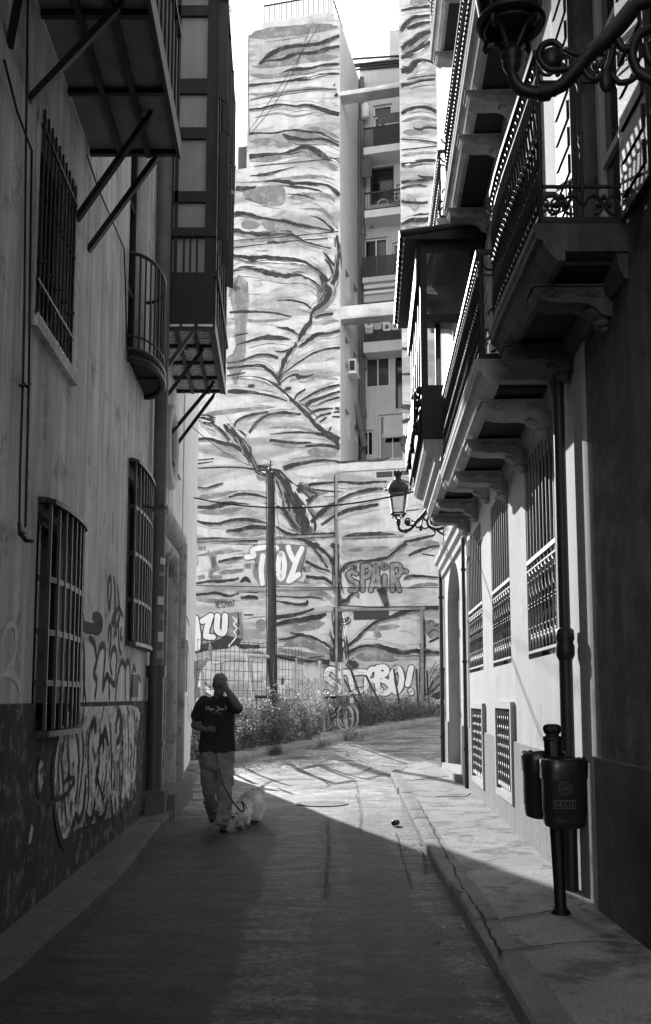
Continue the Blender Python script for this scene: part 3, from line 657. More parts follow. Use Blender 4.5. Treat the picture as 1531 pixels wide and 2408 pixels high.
b = MB(); b.quad(LF(yA + .05, .03, zf(640)), LF(yA + .05, dB - .05, zf(640)), LF(yA + .05, dB - .05, zt), LF(yA + .05, .03, zt))
b.build('end_panes', M['curtain'], BY)
b = MB(); b.quad(LF(y0 + .08, dB - .01, zf(640)), LF(y1 - .05, dB - .01, zf(640)), LF(y1 - .05, dB - .01, zt), LF(y0 + .08, dB - .01, zt)); b.build('street_panes', M['glass'], BY)
# trailing plant on the bay's upper corner
lf = MB(); base = YP(528, 10, 14.0)
M['leaf_dark'] = mat('dark_leaf', .06, .7, .3, 20)
pl = thing('trailing_plant', 'leafy plant trailing from the top of the left wooden bay against the sky', 'plant', base)
for k in range(16):
    p = base + Vector((random.uniform(-.15, .1), random.uniform(-.1, .2), random.uniform(-.05, .45))); st = [p]
    for j in range(random.randint(3, 8)):
        p = p + Vector((random.uniform(-.04, .05), random.uniform(-.03, .03), -random.uniform(.03, .07))); st.append(p)
    lf.tube(st, .004, 4)
    for p in st:
        for _ in range(3):
            c_ = p + Vector([random.uniform(-.04, .04) for _ in range(3)]); a = Vector([random.uniform(-1, 1) for _ in range(3)]).normalized() * .022; q = Vector([random.uniform(-1, 1) for _ in range(3)]).normalized() * .013
            lf.quad(c_ - a, c_ + q, c_ + a, c_ - q)
lf.build('foliage', M['leaf_dark'], pl)
# ------------------------------------------------------------------ balcony house (right)
RH = thing('balcony_house', 'white town house with stone corbelled balconies and grilled windows along the right', 'house', (2, 8, 0))
wins = [(7.57, 8.99, 1.83, 3.72), (10.09, 11.59, 1.84, 3.8), (12.6, 14.39, 1.84, 3.85)]
bas = [(10.02, 11.18, .46, 1.35), (12.56, 13.86, .38, 1.32)]
fd1 = [(5.4, 6.4, 4.3, 7.0), (8.2, 9.1, 4.5, 7.0), (10.0, 10.9, 4.5, 7.0)]
fd2 = [(6.5, 7.3, 8.2, 10.8), (8.6, 9.5, 8.2, 10.8), (10.8, 11.7, 8.2, 10.8), (13.4, 14.3, 8.6, 10.8), (16.4, 17.4, 8.7, 10.9)]
arch = (15.75, 18.3, .12, 3.9)
b = MB(); wallgrid(b, RF, [6.42, 9, 12, 15, 19.3], [-.1, 1.0, 2, 4, 6, 8, 11, 15.5], wins + bas + fd1[1:] + fd2[1:] + [arch], .22)
shell(b, RF, 6.42, 19.3, 15.5, 0, 14, False, True)
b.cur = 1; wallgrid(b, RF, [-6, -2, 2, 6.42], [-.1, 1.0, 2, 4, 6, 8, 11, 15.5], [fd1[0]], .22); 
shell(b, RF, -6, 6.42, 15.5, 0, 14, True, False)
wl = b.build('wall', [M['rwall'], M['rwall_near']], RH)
# arch spandrels
b = MB(); n = 12; yc, hw = (arch[0] + arch[1]) / 2, (arch[1] - arch[0]) / 2; zs_ = 3.1
cur = [(yc - hw * math.cos(math.pi * i / n), zs_ + .8 * math.sin(math.pi * i / n)) for i in range(n + 1)]
for (ya, za), (yb, zb_) in zip(cur, cur[1:]):
    b.quad(RF(ya, 0, za), RF(yb, 0, zb_), RF(yb, 0, 3.9), RF(ya, 0, 3.9)); b.quad(RF(ya, 0, za), RF(ya, -.22, za), RF(yb, -.22, zb_), RF(yb, 0, zb_))
b.build('arch_head', M['rwall'], RH)
M['door_grey'] = mat('grey_door', .30, .6, .12, 4, .1)
dr = MB(); dr.fbox(RF, 15.75, 18.3, -.27, -.2, .12, 3.9); dr = dr.build('street_door', M['door_grey'], RH)
b = MB()
for i in range(2):
    for z0_, z1_ in ((.3, 1.1), (1.2, 2.6), (2.75, 3.3)):
        a = 15.95 + i * 1.15
        b.fbox(RF, a, a + .95, -.2, -.185, z0_, z1_)
b.build('door_panel', M['door_grey'], dr)
b = MB(); b.fbox(RF, 15.6, 18.45, -.2, .14, .1, .24); b.build('door_step', M['stone'], RH)
# plinths
b = MB(); wallgrid(b, lambda y, d, z: RF(y, d, z), [6.4, 9, 12, 15.72], [-.1, .5, 1.02], [(h[0] - .07, h[1] + .07, h[2] - .09, 1.02) for h in bas], .03, .025)
for a, c in ((6.4, 9.95), (11.25, 12.49), (13.93, 15.72)): b.quad(RF(a, .025, 1.02), RF(c, .025, 1.02), RF(c, 0, 1.03), RF(a, 0, 1.03))
b.build('plinth', M['rplinth'], RH)
b = MB(); b.fbox(RF, 18.33, 19.3, -.02, .025, -.1, 1.02); b.build('plinth', M['rplinth'], RH)
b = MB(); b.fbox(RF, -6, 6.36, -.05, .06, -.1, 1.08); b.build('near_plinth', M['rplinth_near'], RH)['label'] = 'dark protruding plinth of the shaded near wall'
b = MB(); b.fbox(lambda y, d, z: Vector((1.812 - d, y, z)), 6.28, 6.375, -.05, .063, -.1, 1.085); b.build('sunlit_edge_strip', M['rplinth'], RH)  # paler strip paints the sunlit edge of the near plinth
# grilles of the tall windows
M['iron_pale'] = mat('pale_grey_iron', .30, .55, .15, 20, 0, 0, 0, spec=.4)  # light grey bars of the window grilles
def rwin(h, zm):
    y0, y1, z0, z1 = h
    wn = fframe(RF, y0, y1, z0, z1, -.2, -.13, .07, 'window', M['wood_dark'], RH, 2, 1); fpane(RF, y0 + .05, y1 - .05, z0 + .05, z1 - .05, -.17, 'pane', M['glass'], wn)
    b = MB(); n = 9; d = -.012
    for i in range(n):
        y = y0 + .06 + (y1 - y0 - .12) * i / (n - 1)
        b.tube([RF(y, d, zm), RF(y, d, z1)], .009, 5)
        H = zm - z0 - .08; zz = z0 + .07
        b.tube([RF(y + .012 * math.sin(t * .9 + i), d, zz + H * t / 12) for t in range(13)], .0075, 4)
        for f in (.48, .52, .25, .78): b.ball(RF(y, d, zz + H * f), .016, 6, 4)
        if i < n - 1:
            w2 = (y1 - y0 - .12) / (n - 1)
            for z_, s_ in ((zz + H * .97, -1), (zz + .03 * H, 1)):    # pointed loops at head and foot
                b.tube([RF(y + w2 * .5 - w2 * .5 * math.cos(t * math.pi / 6), d, z_ + s_ * .10 * math.sin(t * math.pi / 6)) for t in range(7)], .008, 4)
                b.tube([RF(y + w2 * .5 + w2 * .42 * math.sin(t * math.pi / 4), d, z_ + s_ * (.10 + .05 * t)) for t in range(5)], .006, 4)
            b.tube([RF(y + w2 * t / 6, d, zz + H * .10 + .07 * math.sin(t * math.pi / 6)) for t in range(7)], .006, 4)
    b.fbox(RF, y0, y1, d - .012, d + .014, zm - .02, zm + .02); b.fbox(RF, y0, y1, d - .012, d + .014, z0 + .05, z0 + .075); b.fbox(RF, y0, y1, d - .01, d + .012, zm - .09, zm - .075)
    b.build('grille', M['iron_pale'], RH)
for h in wins: rwin(h, 2.74)
for h in bas:
    y0, y1, z0, z1 = h
    fr_ = fframe(RF, y0 - .07, y1 + .07, z0 - .09, z1 + .08, -.005, .045, .075, 'basement_window', M['rwall'], RH)
    fpane(RF, y0, y1, z0, z1, -.1, 'dark_opening', M['black'], fr_)
    b = MB()
    for i in range(7):
        y = y0 + .1 + (y1 - y0 - .2) * i / 6
        b.tube([RF(y + (.055 if k % 2 else -.055), .012 if k % 2 else .026, z0 + .03 + (z1 - z0 - .06) * k / 16) for k in range(17)], .0095, 4)
    b.build('grille', M['iron_pale'], fr_)
# french windows on the balconies
M['pane_mirror'] = mat('sunlit_window_glass', .03, .06, spec=1.0)
for i, h in enumerate(fd1 + fd2[1:]):
    y0, y1, z0, z1 = h
    wn = fframe(RF, y0, y1, z0, z1, -.2, -.13, .08, 'french_window', M['white_frame'], RH, 2, 3); fpane(RF, y0 + .05, y1 - .05, z0 + .05, z1 - .05, -.17, 'pane', M['pane_mirror'], wn)
    sh = MB()                               # open shutters folded onto the wall
    for a, c in ((y0 - .5, y0 - .03), (y1 + .03, y1 + .5)):
        sh.fbox(RF, a, c, .01, .05, z0, z1)
        for k in range(12): sh.fbox(RF, a + .05, c - .05, .05, .062, z0 + .1 + k * (z1 - z0 - .2) / 12, z0 + .1 + (k + .7) * (z1 - z0 - .2) / 12)
    sh.build('shutter', M['wood_dark'] if i == 0 else M['stone'], RH)
# ------------------------------------------------------------------ balconies
def slabprofile(root, y0, y1, zfn, prof, name, m, n=8):
    b = MB(); k = len(prof); vs = []
    for i in range(n + 1):
        y = y0 + (y1 - y0) * i / n
        vs += [RF(y, d, zfn(y) + z) for d, z in prof]
    b.add(vs, [(i * k + j, i * k + (j + 1) % k, (i + 1) * k + (j + 1) % k, (i + 1) * k + j) for i in range(n) for j in range(k)], False)
    b.add(vs[:k], [tuple(range(k))[::-1]], False); b.add(vs[-k:], [tuple(range(k))], False)
    return b.build(name, m, root)
def corbel_mb(ln=.48):
    b = MB()
    prof = [(0, 0), (ln, 0), (ln + .02, -.03), (ln + .02, -.09), (ln - .01, -.15), (ln - .07, -.19), (ln - .16, -.205), (.22, -.2), (.15, -.22), (.10, -.27), (.07, -.34), (.0, -.36)]
    b.prism([(-d, -.095, z) for d, z in prof], (0, .19, 0))
    b.box(-ln - .04, 0, -.115, .115, -.02, .0)
    for s_ in (-1, 1):                      # carved volutes on the side faces
        for (cx, cz, r_) in ((ln - .09, -.095, .062), (.12, -.10, .05)):
            b.tube([(-(cx + r_ * (1 - t * .028) * math.cos(t * .5)), s_ * .097, cz + r_ * (1 - t * .028) * math.sin(t * .5)) for t in range(22)], .011, 4)
            b.ball((-cx, s_ * .097, cz), .024, 8, 5)
        b.tube([(-(ln - .15 - t * .022), s_ * .097, -.09 + .035 * math.sin(t * .75)) for t in range(10)], .010, 4)
        b.tube([(-(ln + .005 - t * .03), s_ * .09, -.165 - .02 * math.sin(t * .22)) for t in range(12)], .010, 4)
    for k in range(5): b.ball((-.13 + k * .022, 0, -.26 - k * .02), .05, 8, 5, (1, 1.5, .6))
    b.ball((-.05, 0, -.39), .055, 8, 6, (1, 1.3, 1)); b.ball((-.03, 0, -.45), .03, 8, 5)
    return b
cproto = corbel_mb().build('corbel', M['stone'])
def place_corbel(root, y, z, first, sc=1.0):
    o = cproto if first else cproto.copy()
    if not first: COL.objects.link(o)
    if sc < 1:
        if 'corbel_near' not in bpy.data.meshes:
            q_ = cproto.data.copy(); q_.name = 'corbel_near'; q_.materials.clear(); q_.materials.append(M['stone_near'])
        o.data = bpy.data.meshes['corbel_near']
    o.parent = root; p = RF(y, 0, z); o.location = p - root.location; o.rotation_euler = (0, 0, -math.atan(.047) if y > 6.7 else 0); o.scale = (sc, sc, sc * .58)
def rail_street(b, y0, y1, d, zfn, h, step=.075):
    n = int((y1 - y0) / step)
    for i in range(n + 1):
        y = y0 + (y1 - y0) * i / n; z = zfn(y)
        b.tube([RF(y, d + .012 * math.sin(t * 1.1) , z + .06 + (h - .08) * t / 10) for t in range(11)], .0085, 4)
        for f in (.3, .5, .54, .7): b.ball(RF(y, d, z + h * f), .02 if f == .5 else .015, 5, 4)
        yy = y + (y1 - y0) / n * .5
        if i < n:
            for zz, s_ in ((z + .07, 1), (z + h - .03, -1)):
                b.tube([RF(y + (yy - y) * 2 * (t / 6), d, zz + s_ * .13 * math.sin(math.pi * t / 6)) for t in range(7)], .0075, 4)
                b.ball(RF(yy, d, zz + s_ * .06), .022, 5, 4)
    ys = [y0 + (y1 - y0) * i / 6 for i in range(7)]
    for a, c in zip(ys, ys[1:]):
        for (q, r_, w_) in ((h, .02, .024), (.05, .012, .014), (h - .16, .006, .008), (.22, .006, .008)):
            b.hexa([RF(a, d - w_, zfn(a) + q - r_), RF(c, d - w_, zfn(c) + q - r_), RF(c, d + w_, zfn(c) + q - r_), RF(a, d + w_, zfn(a) + q - r_), RF(a, d - w_, zfn(a) + q + r_), RF(c, d - w_, zfn(c) + q + r_), RF(c, d + w_, zfn(c) + q + r_), RF(a, d + w_, zfn(a) + q + r_)])
def rail_end(b, y, d1, z, h, step=.27, orn=True):
    for q in (h, .03): b.fbox(RF, y - .015, y + .015, 0, d1, z + q - .018, z + q + .018)
    if orn:
        b.fbox(RF, y - .01, y + .01, 0, d1, z + .24, z + .255); b.fbox(RF, y - .01, y + .01, 0, d1, z + h - .2, z + h - .188)
    n = max(2, int(round(d1 / step)))
    for i in range(n + 1):
        q = min(d1 - .005, max(.01, d1 * i / n)); b.lathe([(.008, 0), (.008, .2), (.02, .24), (.012, .28), (.011, h * .5 - .06), (.02, h * .5 - .03), (.013, h * .5), (.02, h * .5 + .03), (.011, h * .5 + .07), (.012, h - .24), (.022, h - .2), (.009, h - .16), (.009, h)], RF(y, q, z), 8)
        if i < n and orn:
            c_ = d1 * (i + .5) / n
            for zz, s_ in ((z + .13, 1), (z + h - .09, -1)):
                for g in (-1, 1):
                    b.tube([RF(y, c_ + g * (.062 + .055 * math.cos(t * .6)), zz + s_ * .06 * math.sin(t * .6)) for t in range(9)], .011, 5)
                    b.ball(RF(y, c_ + g * .03, zz), .022, 6, 4)
                b.ball(RF(y, c_, zz + .05 * s_), .02, 6, 4)
def balcony(name, label, y0, y1, zfn, d, corb, near_end=True, far_end=True, h=1.0, first=False, stone=None, csc=1.0, under=True):
    st = stone or M['stone']; t = thing(name, label, 'balcony', RF((y0 + y1) / 2, 0, zfn((y0 + y1) / 2)), 'stone balconies on the right house')
    prof = [(0, .06), (d - .17, .06), (d - .17, .0), (d - .13, -.0), (d - .08, .05), (d - .045, .11), (d - .04, .13), (d - .005, .14), (d, .17), (d + .012, .19), (d + .012, .235), (0, .235)]
    slabprofile(t, y0, y1, zfn, prof, 'slab', st)
    if under: slabprofile(t, y0 + .12, y1 - .12, zfn, [(.07, .03), (d - .175, .03), (d - .175, .055), (.07, .055)], 'underside_shade', M['underside_dark'])
    slabprofile(t, y0 + .02, y1 - .02, zfn, [(0, -.10), (.02, -.10), (.045, -.06), (.06, .0), (.065, .058), (0, .058)], 'wall_moulding', st)
    for i, y in enumerate(corb): place_corbel(t, y, zfn(y), first and i == 0, csc)
    b = MB(); zr = lambda y: zfn(y) + .235
    rail_street(b, y0 + .03, y1 - .03, d - .035, zr, h)
    if near_end: rail_end(b, y0 + .03, d - .035, zr(y0), h)
    if far_end: rail_end(b, y1 - .03, d - .035, zr(y1), h, .14)
    b.build('railing', M['iron'], t)
    return t
z1f = lambda y: 3.915
balcony('stone_balcony', 'long stone balcony on carved corbels over the three grilled windows', 7.3, 11.1, z1f, .64, [7.71, 8.91, 10.19], first=True, h=.9, csc=1.12)
M['stone_near'] = mat('shade_toned_stone', .11, .9, .35, 3, .45, .2, .6)  # balcony stone with the shade of the near end in its colour
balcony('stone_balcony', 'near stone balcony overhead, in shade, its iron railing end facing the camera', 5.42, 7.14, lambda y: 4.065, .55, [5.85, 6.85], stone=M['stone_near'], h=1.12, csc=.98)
balcony('stone_balcony', 'upper stone balcony at the top right with a white lit cornice edge', 4.6, 11.5, lambda y: 7.5, .53, [6.6, 8.96, 9.71, 11.25], h=.95)
balcony('stone_balcony', 'small far upper balcony showing its railing just above the wooden bay roof', 11.9, 15.2, lambda y: 7.52, .58, [12.2, 13.5, 14.9], h=.95)
balcony('stone_balcony', 'topmost balcony cut by the upper frame edge near the far corner', 8.0, 13.2, lambda y: 10.78, .56, [10.2, 11.6, 12.9], h=.95)
# cornice above the arched door, pipes
b = MB(); slabprofile(RH, 14.6, 19.3, lambda y: 4.0, [(0, -.1), (.05, -.1), (.06, 0), (.11, .04), (.12, .14), (.17, .18), (.18, .26), (0, .3)], 'cornice', M['stone'])
pp = thing('drainpipe', 'thick dark drainpipe with a wide collar at the sunlit wall beside the litter bins', 'drainpipe', RF(6.93, .1, 0))
b = MB(); b.tube([RF(6.93, .075, 1.95), RF(6.93, .075, 4.0)], .043, 12); b.build('upper_pipe', M['iron_grey'], pp)
b = MB(); b.tube([RF(6.93, .075, .1), RF(6.93, .075, 1.8)], .05, 12); b.build('lower_pipe', M['iron_grey'], pp)
b = MB(); b.lathe([(.05, 1.74), (.068, 1.78), (.07, 1.84), (.06, 1.87), (.07, 1.9), (.066, 1.96), (.043, 1.98)], RF(6.93, .075, 0), 14); b.build('collar', M['iron_grey'], pp)
def thin_pipe(y, z0, z1, r_, label, extra=None):
    b = MB(); b.tube([RF(y, r_ + .02, z0), RF(y, r_ + .02, z1)], r_, 8)
    for z in (z0 + .6, (z0 + z1) / 2, z1 - .5): b.tube([RF(y, r_ + .02, z - .02), RF(y, r_ + .02, z + .02)], r_ * 1.5, 8)
    if extra: b.tube([RF(y, .03, extra), RF(y - .4, .03, extra), RF(y - .55, .05, extra - .12)], .014, 5)
    tag(b.build('wall_pipe', M['pipe'], None, RF(y, .05, z0)), label, 'pipe')
thin_pipe(14.62, .1, 3.95, .028, 'thin pipe down the white wall between arched door and grilled window', 3.6)
thin_pipe(19.2, .1, 4.0, .04, 'thin pipe at the far corner of the white house under the lantern bracket')
# ------------------------------------------------------------------ wooden bay on the right
def old_glass():
    m = bpy.data.materials.new('wavy_old_glass'); m.use_nodes = True; nt = m.node_tree; N = nt.nodes; L = nt.links; N.remove(N['Principled BSDF'])
    tr = N.new('ShaderNodeBsdfTransparent'); gl = N.new('ShaderNodeBsdfGlossy'); gl.inputs['Roughness'].default_value = .12; mx = N.new('ShaderNodeMixShader'); mx.inputs[0].default_value = .2
    tc = N.new('ShaderNodeTexCoord'); mp = N.new('ShaderNodeMapping'); mp.inputs['Scale'].default_value = (2.4, 2.4, .35); L.new(tc.outputs['Object'], mp.inputs[0])
    n = N.new('ShaderNodeTexNoise'); n.inputs['Scale'].default_value = 1.0; n.inputs['Detail'].default_value = 2; L.new(mp.outputs[0], n.inputs[0])
    bp = N.new('ShaderNodeBump'); bp.inputs['Strength'].default_value = 1.0; bp.inputs['Distance'].default_value = .05; L.new(n.outputs[0], bp.inputs['Height']); L.new(bp.outputs[0], gl.inputs['Normal'])
    L.new(tr.outputs[0], mx.inputs[1]); L.new(gl.outputs[0], mx.inputs[2]); L.new(mx.outputs[0], N['Material Output'].inputs[0]); return m
M['old_glass'] = old_glass()
WB = thing('wooden_bay', 'dark wooden bay with large clear panes and small tiled roof on the right house', 'bay window', RF(13, 0, 4.4))
y0, y1 = 11.6, 14.3; db = .84
zz = lambda v: YP(1000, v, y0).z
dx = lambda u, v=760: RF(y0, 0, 0).x - YP(u, v, y0).x
zt = zz(572)
slabprofile(WB, y0 - .02, y1, lambda y: 0, [(0, 4.27), (.47, 4.27), (.47, 4.2), (.57, 4.2), (.62, 4.26), (.62, 4.33), (.68, 4.37), (.70, 4.47), (.78, 4.51), (.82, 4.56), (.82, 4.68), (0, 4.68)], 'base_moulding', M['stone'])
slabprofile(WB, y0 + .1, y1 - .1, lambda y: 0, [(.07, 4.24), (.465, 4.24), (.465, 4.265), (.07, 4.265)], 'underside_shade', M['underside_dark'])
for q_ in (11.75, 13.0, 14.1): place_corbel(WB, q_, 4.2, False, 1.12)
b = MB(); dA = dx(1005); dB_ = dx(1107)
b.fbox(RF, y0, y0 + .07, dA, db, 4.69, zt); b.fbox(RF, y0, y0 + .07, 0, dB_, 4.69, zt)
for a, c in ((755, 738), (590, 560)): b.fbox(RF, y0, y0 + .06, dB_, dA, zz(a), zz(c))
b.fbox(RF, y0, y0 + .06, dB_, dA, 4.69, zz(905))
for q in range(6): y = y0 + .07 + (y1 - y0 - .07) * q / 5; b.fbox(RF, y - .03, y + .03, db - .06, db, 4.69, zt)
for a, c in ((4.69, zz(905)), (zz(755), zz(738)), (zz(590), zt)): b.fbox(RF, y0 + .07, y1, db - .05, db - .01, a, c)
b.fbox(RF, y1 - .06, y1, db * .45, db * .55, 4.69, zt); b.fbox(RF, y1 - .06, y1, 0, db - .06, 4.69, zz(905)); b.fbox(RF, y1 - .06, y1, 0, .06, zz(905), zt)
b.fbox(RF, y0 + .07, y1, db - .01, db + .03, 5.3, 5.34); b.build('wooden_frame', M['wood_dark'], WB)
b = MB(); b.hexa([RF(y0 - .12, -.02, zt), RF(y1 + .12, -.02, zt), RF(y1 + .12, db + .2, zt), RF(y0 - .12, db + .2, zt), RF(y0 - .12, -.02, zt + .22), RF(y1 + .12, -.02, zt + .22), RF(y1 + .12, db + .22, zt + .06), RF(y0 - .12, db + .22, zt + .06)])
for i in range(18): y = y0 - .1 + i * .165; b.tube([RF(y, db + .26, zt + .07), RF(y, 0, zt + .235)], .05, 6)
b.build('roof', M['wood_dark'], WB)
for k, (zv, hh) in enumerate(((zt - .05, .5), (5.3, .42), (4.95, .28))):   # carved valance boards along the street side
    b = MB()
    for j in range(7):
        ya = y0 + .02 + j * .375; pr = []
        for t in range(9): pr.append((ya + .375 * t / 8, zv - hh * (.35 + .65 * abs(math.sin(t * math.pi / 8 * 2))) ))
        pr += [(ya + .375, zv), (ya, zv)]
        b.prism([RF(y, db + .015 + .05 * (k == 1), z) for y, z in pr], (-.035, 0, 0))
    b.build('carved_valance', M['wood_dark'], WB)
for k in range(3):                          # turned brackets under the bay edge
    b = MB()
    for t in range(7): b.ball(RF(y0 + .1 + k * .9, db + .02 + .06 * math.sin(t * 1.4), 5.35 - t * .09), .05, 8, 5)
    b.build('carved_bracket', M['wood_dark'], WB)
M['clear'] = thin_glass('clear_glass', .10)
b = MB(); b.quad(RF(y0 + .03, dB_, zz(905)), RF(y0 + .03, dA, zz(905)), RF(y0 + .03, dA, zz(755)), RF(y0 + .03, dB_, zz(755))); b.quad(RF(y0 + .03, dB_, zz(738)), RF(y0 + .03, dA, zz(738)), RF(y0 + .03, dA, zz(590)), RF(y0 + .03, dB_, zz(590)))
b.build('end_panes', M['clear'], WB)
b = MB(); b.quad(RF(y0 + .08, db - .03, zz(905)), RF(y1 - .03, db - .03, zz(905)), RF(y1 - .03, db - .03, zz(755)), RF(y0 + .08, db - .03, zz(755))); b.quad(RF(y0 + .08, db - .03, zz(738)), RF(y1 - .03, db - .03, zz(738)), RF(y1 - .03, db - .03, zz(590)), RF(y0 + .08, db - .03, zz(590))); b.build('street_panes', M['old_glass'], WB)
b = MB()
for i in range(4): b.fbox(RF, y1 - .2, y1 - .15, .12 + i * .02, .14 + i * .02, zz(735) if i % 2 else zz(900), zz(600))
b.build('blind', M['curtain'], WB)
# ------------------------------------------------------------------ lanterns (1 unit of the drawing = 1 mm)
LX = lambda x, y: Vector(((x - 530) * .00112, 0, (1180 - y) * .00105))
def make_lantern(root):
    def L_(prof): return [(r_ * .00105, (1180 - y) * .00105) for r_, y in prof]
    b = MB()
    b.lathe(L_([(22, 1260), (40, 1225), (44, 1205), (36, 1195), (50, 1180), (50, 1160), (44, 1150), (30, 1120), (10, 1110)]), n=14)
    for k in range(4):
        a = math.pi / 4 + k * math.pi / 2
        b.tube([Vector((math.cos(a) * r_ * .00105, math.sin(a) * r_ * .00105, (1180 - y) * .00105)) for r_, y in ((28, 1140), (60, 1090), (85, 1050), (140, 1030))], .014, 6)
        b.tube([Vector((math.cos(a) * r_ * .00105, math.sin(a) * r_ * .00105, (1180 - y) * .00105)) for r_, y in ((140, 1040), (150, 1060), (140, 1080), (120, 1070))], .012, 6)
        b.tube([Vector((math.cos(a) * r_ * .00105, math.sin(a) * r_ * .00105, (1180 - y) * .00105)) for r_, y in ((148, 1010), (205, 610))], .009, 5)
    for r_, y, t in ((145, 1010, .016), (205, 610, .016), (118, 1040, .008)):
        b.tube([Vector((math.cos(k * math.pi / 12) * r_ * .00105, math.sin(k * math.pi / 12) * r_ * .00105, (1180 - y) * .00105)) for k in range(25)], t, 6, False)
    b.build('frame', M['iron'], root)
    b = MB(); b.lathe(L_([(205, 605), (215, 590), (222, 550), (225, 535), (215, 520), (206, 500), (190, 450), (150, 395), (105, 350), (65, 332), (60, 280), (70, 265), (95, 240), (105, 195), (100, 190), (88, 235), (58, 262)]), n=20)
    for k in range(8):
        a = k * math.pi / 4; b.tube([Vector((math.cos(a) * r_ * .00105, math.sin(a) * r_ * .00105, (1180 - y) * .00105)) for r_, y in ((225, 560), (245, 520), (238, 495), (258, 465))], [.02, .018, .012, .004], 5)
        b.ball(Vector((math.cos(a) * .1, math.sin(a) * .1, (1180 - 185) * .00105)), .022, 6, 4)
    b.build('cap', M['iron'], root)
    b = MB(); b.lathe(L_([(138, 1005), (200, 615)]), n=20); b.f = b.f[:-2]; b.m = b.m[:-2]; b.sm = b.sm[:-2]; b.build('glass', M['clear'], root)
def make_bracket(root):
    b = MB()
    def tb(pts, r_, n=7): b.tube(vspline([LX(*p) for p in pts], 5), r_ if not isinstance(r_, list) else [r_[min(int(i / 5), len(r_) - 1)] for i in range((len(pts) - 1) * 5 + 1)], n)
    tb([(530, 1215), (535, 1280), (570, 1335), (650, 1352), (740, 1315), (810, 1235), (860, 1165), (940, 1085), (1010, 1000), (1060, 930)], [.026, .03, .032, .032, .034, .036, .04, .045, .045])
    b.tube([LX(640, 1352), LX(690, 1345)], .042, 8)
    tb([(810, 1225), (760, 1235), (690, 1235), (650, 1180), (665, 1120), (710, 1100), (745, 1130)], .017); b.ball(LX(705, 1180), .055, 8, 6, (1, .6, 1))
    tb([(900, 1130), (850, 1160), (800, 1160), (760, 1135)], .014)
    tb([(840, 1240), (870, 1280), (920, 1270), (950, 1210), (970, 1120)], .016); b.ball(LX(935, 1290), .05, 7, 5, (.8, .5, 1.3)); tb([(960, 1260), (990, 1300), (1040, 1290), (1075, 1255)], .015)
    tb([(990, 1090), (1010, 1130), (1050, 1135)], .02)
    tb([(1075, 1255), (1050, 1170), (1075, 1080), (1130, 1035), (1200, 1030)], .024); b.ball(LX(1205, 1140), .105, 12, 8, (1, .35, 1)); tb([(1110, 1110), (1130, 1200), (1210, 1235), (1300, 1220)], .022)
    tb([(1070, 1250), (1150, 1300), (1240, 1315), (1345, 1280)], .03); tb([(1090, 1265), (1160, 1320), (1190, 1380), (1165, 1430), (1130, 1440)], .02); b.ball(LX(1140, 1438), .026, 7, 5)
    tb([(1200, 1300), (1260, 1360), (1345, 1420)], .022); tb([(1060, 930), (1160, 900), (1345, 960)], .03)
    b.box(.895, .925, -.05, .05, -.34, .33); b.build('bracket', M['iron'], root)
def lamp(y, wall_x, u, v_ref, ref, label, yaw):
    t = thing('street_lantern', label, 'lantern', (wall_x - .913, y, 0), 'wall lanterns on iron scroll brackets')
    z = YP(u, v_ref, y).z - (1180 - ref) * .00105; t.location.z = z
    return t
t = lamp(19.0, RF(19, 0, 0).x, 930, 1228, 1180, 'small black lantern on scroll bracket in front of the painted wall', 0)
make_lantern(t); make_bracket(t)
def _local(root):                          # meshes above are modelled at the origin: undo the world offset
    for ch in root.children:
        ch.data.transform(Matrix.Translation(root.location))
_local(t)
t2 = copy_tree(t); ly = 4.28; t2.location = (RF(ly, .913, 0).x, ly, YP(1190, 60, ly).z - .17)
t2['label'] = 'big dark lantern and scroll bracket silhouetted at the top right edge, nearest the camera'
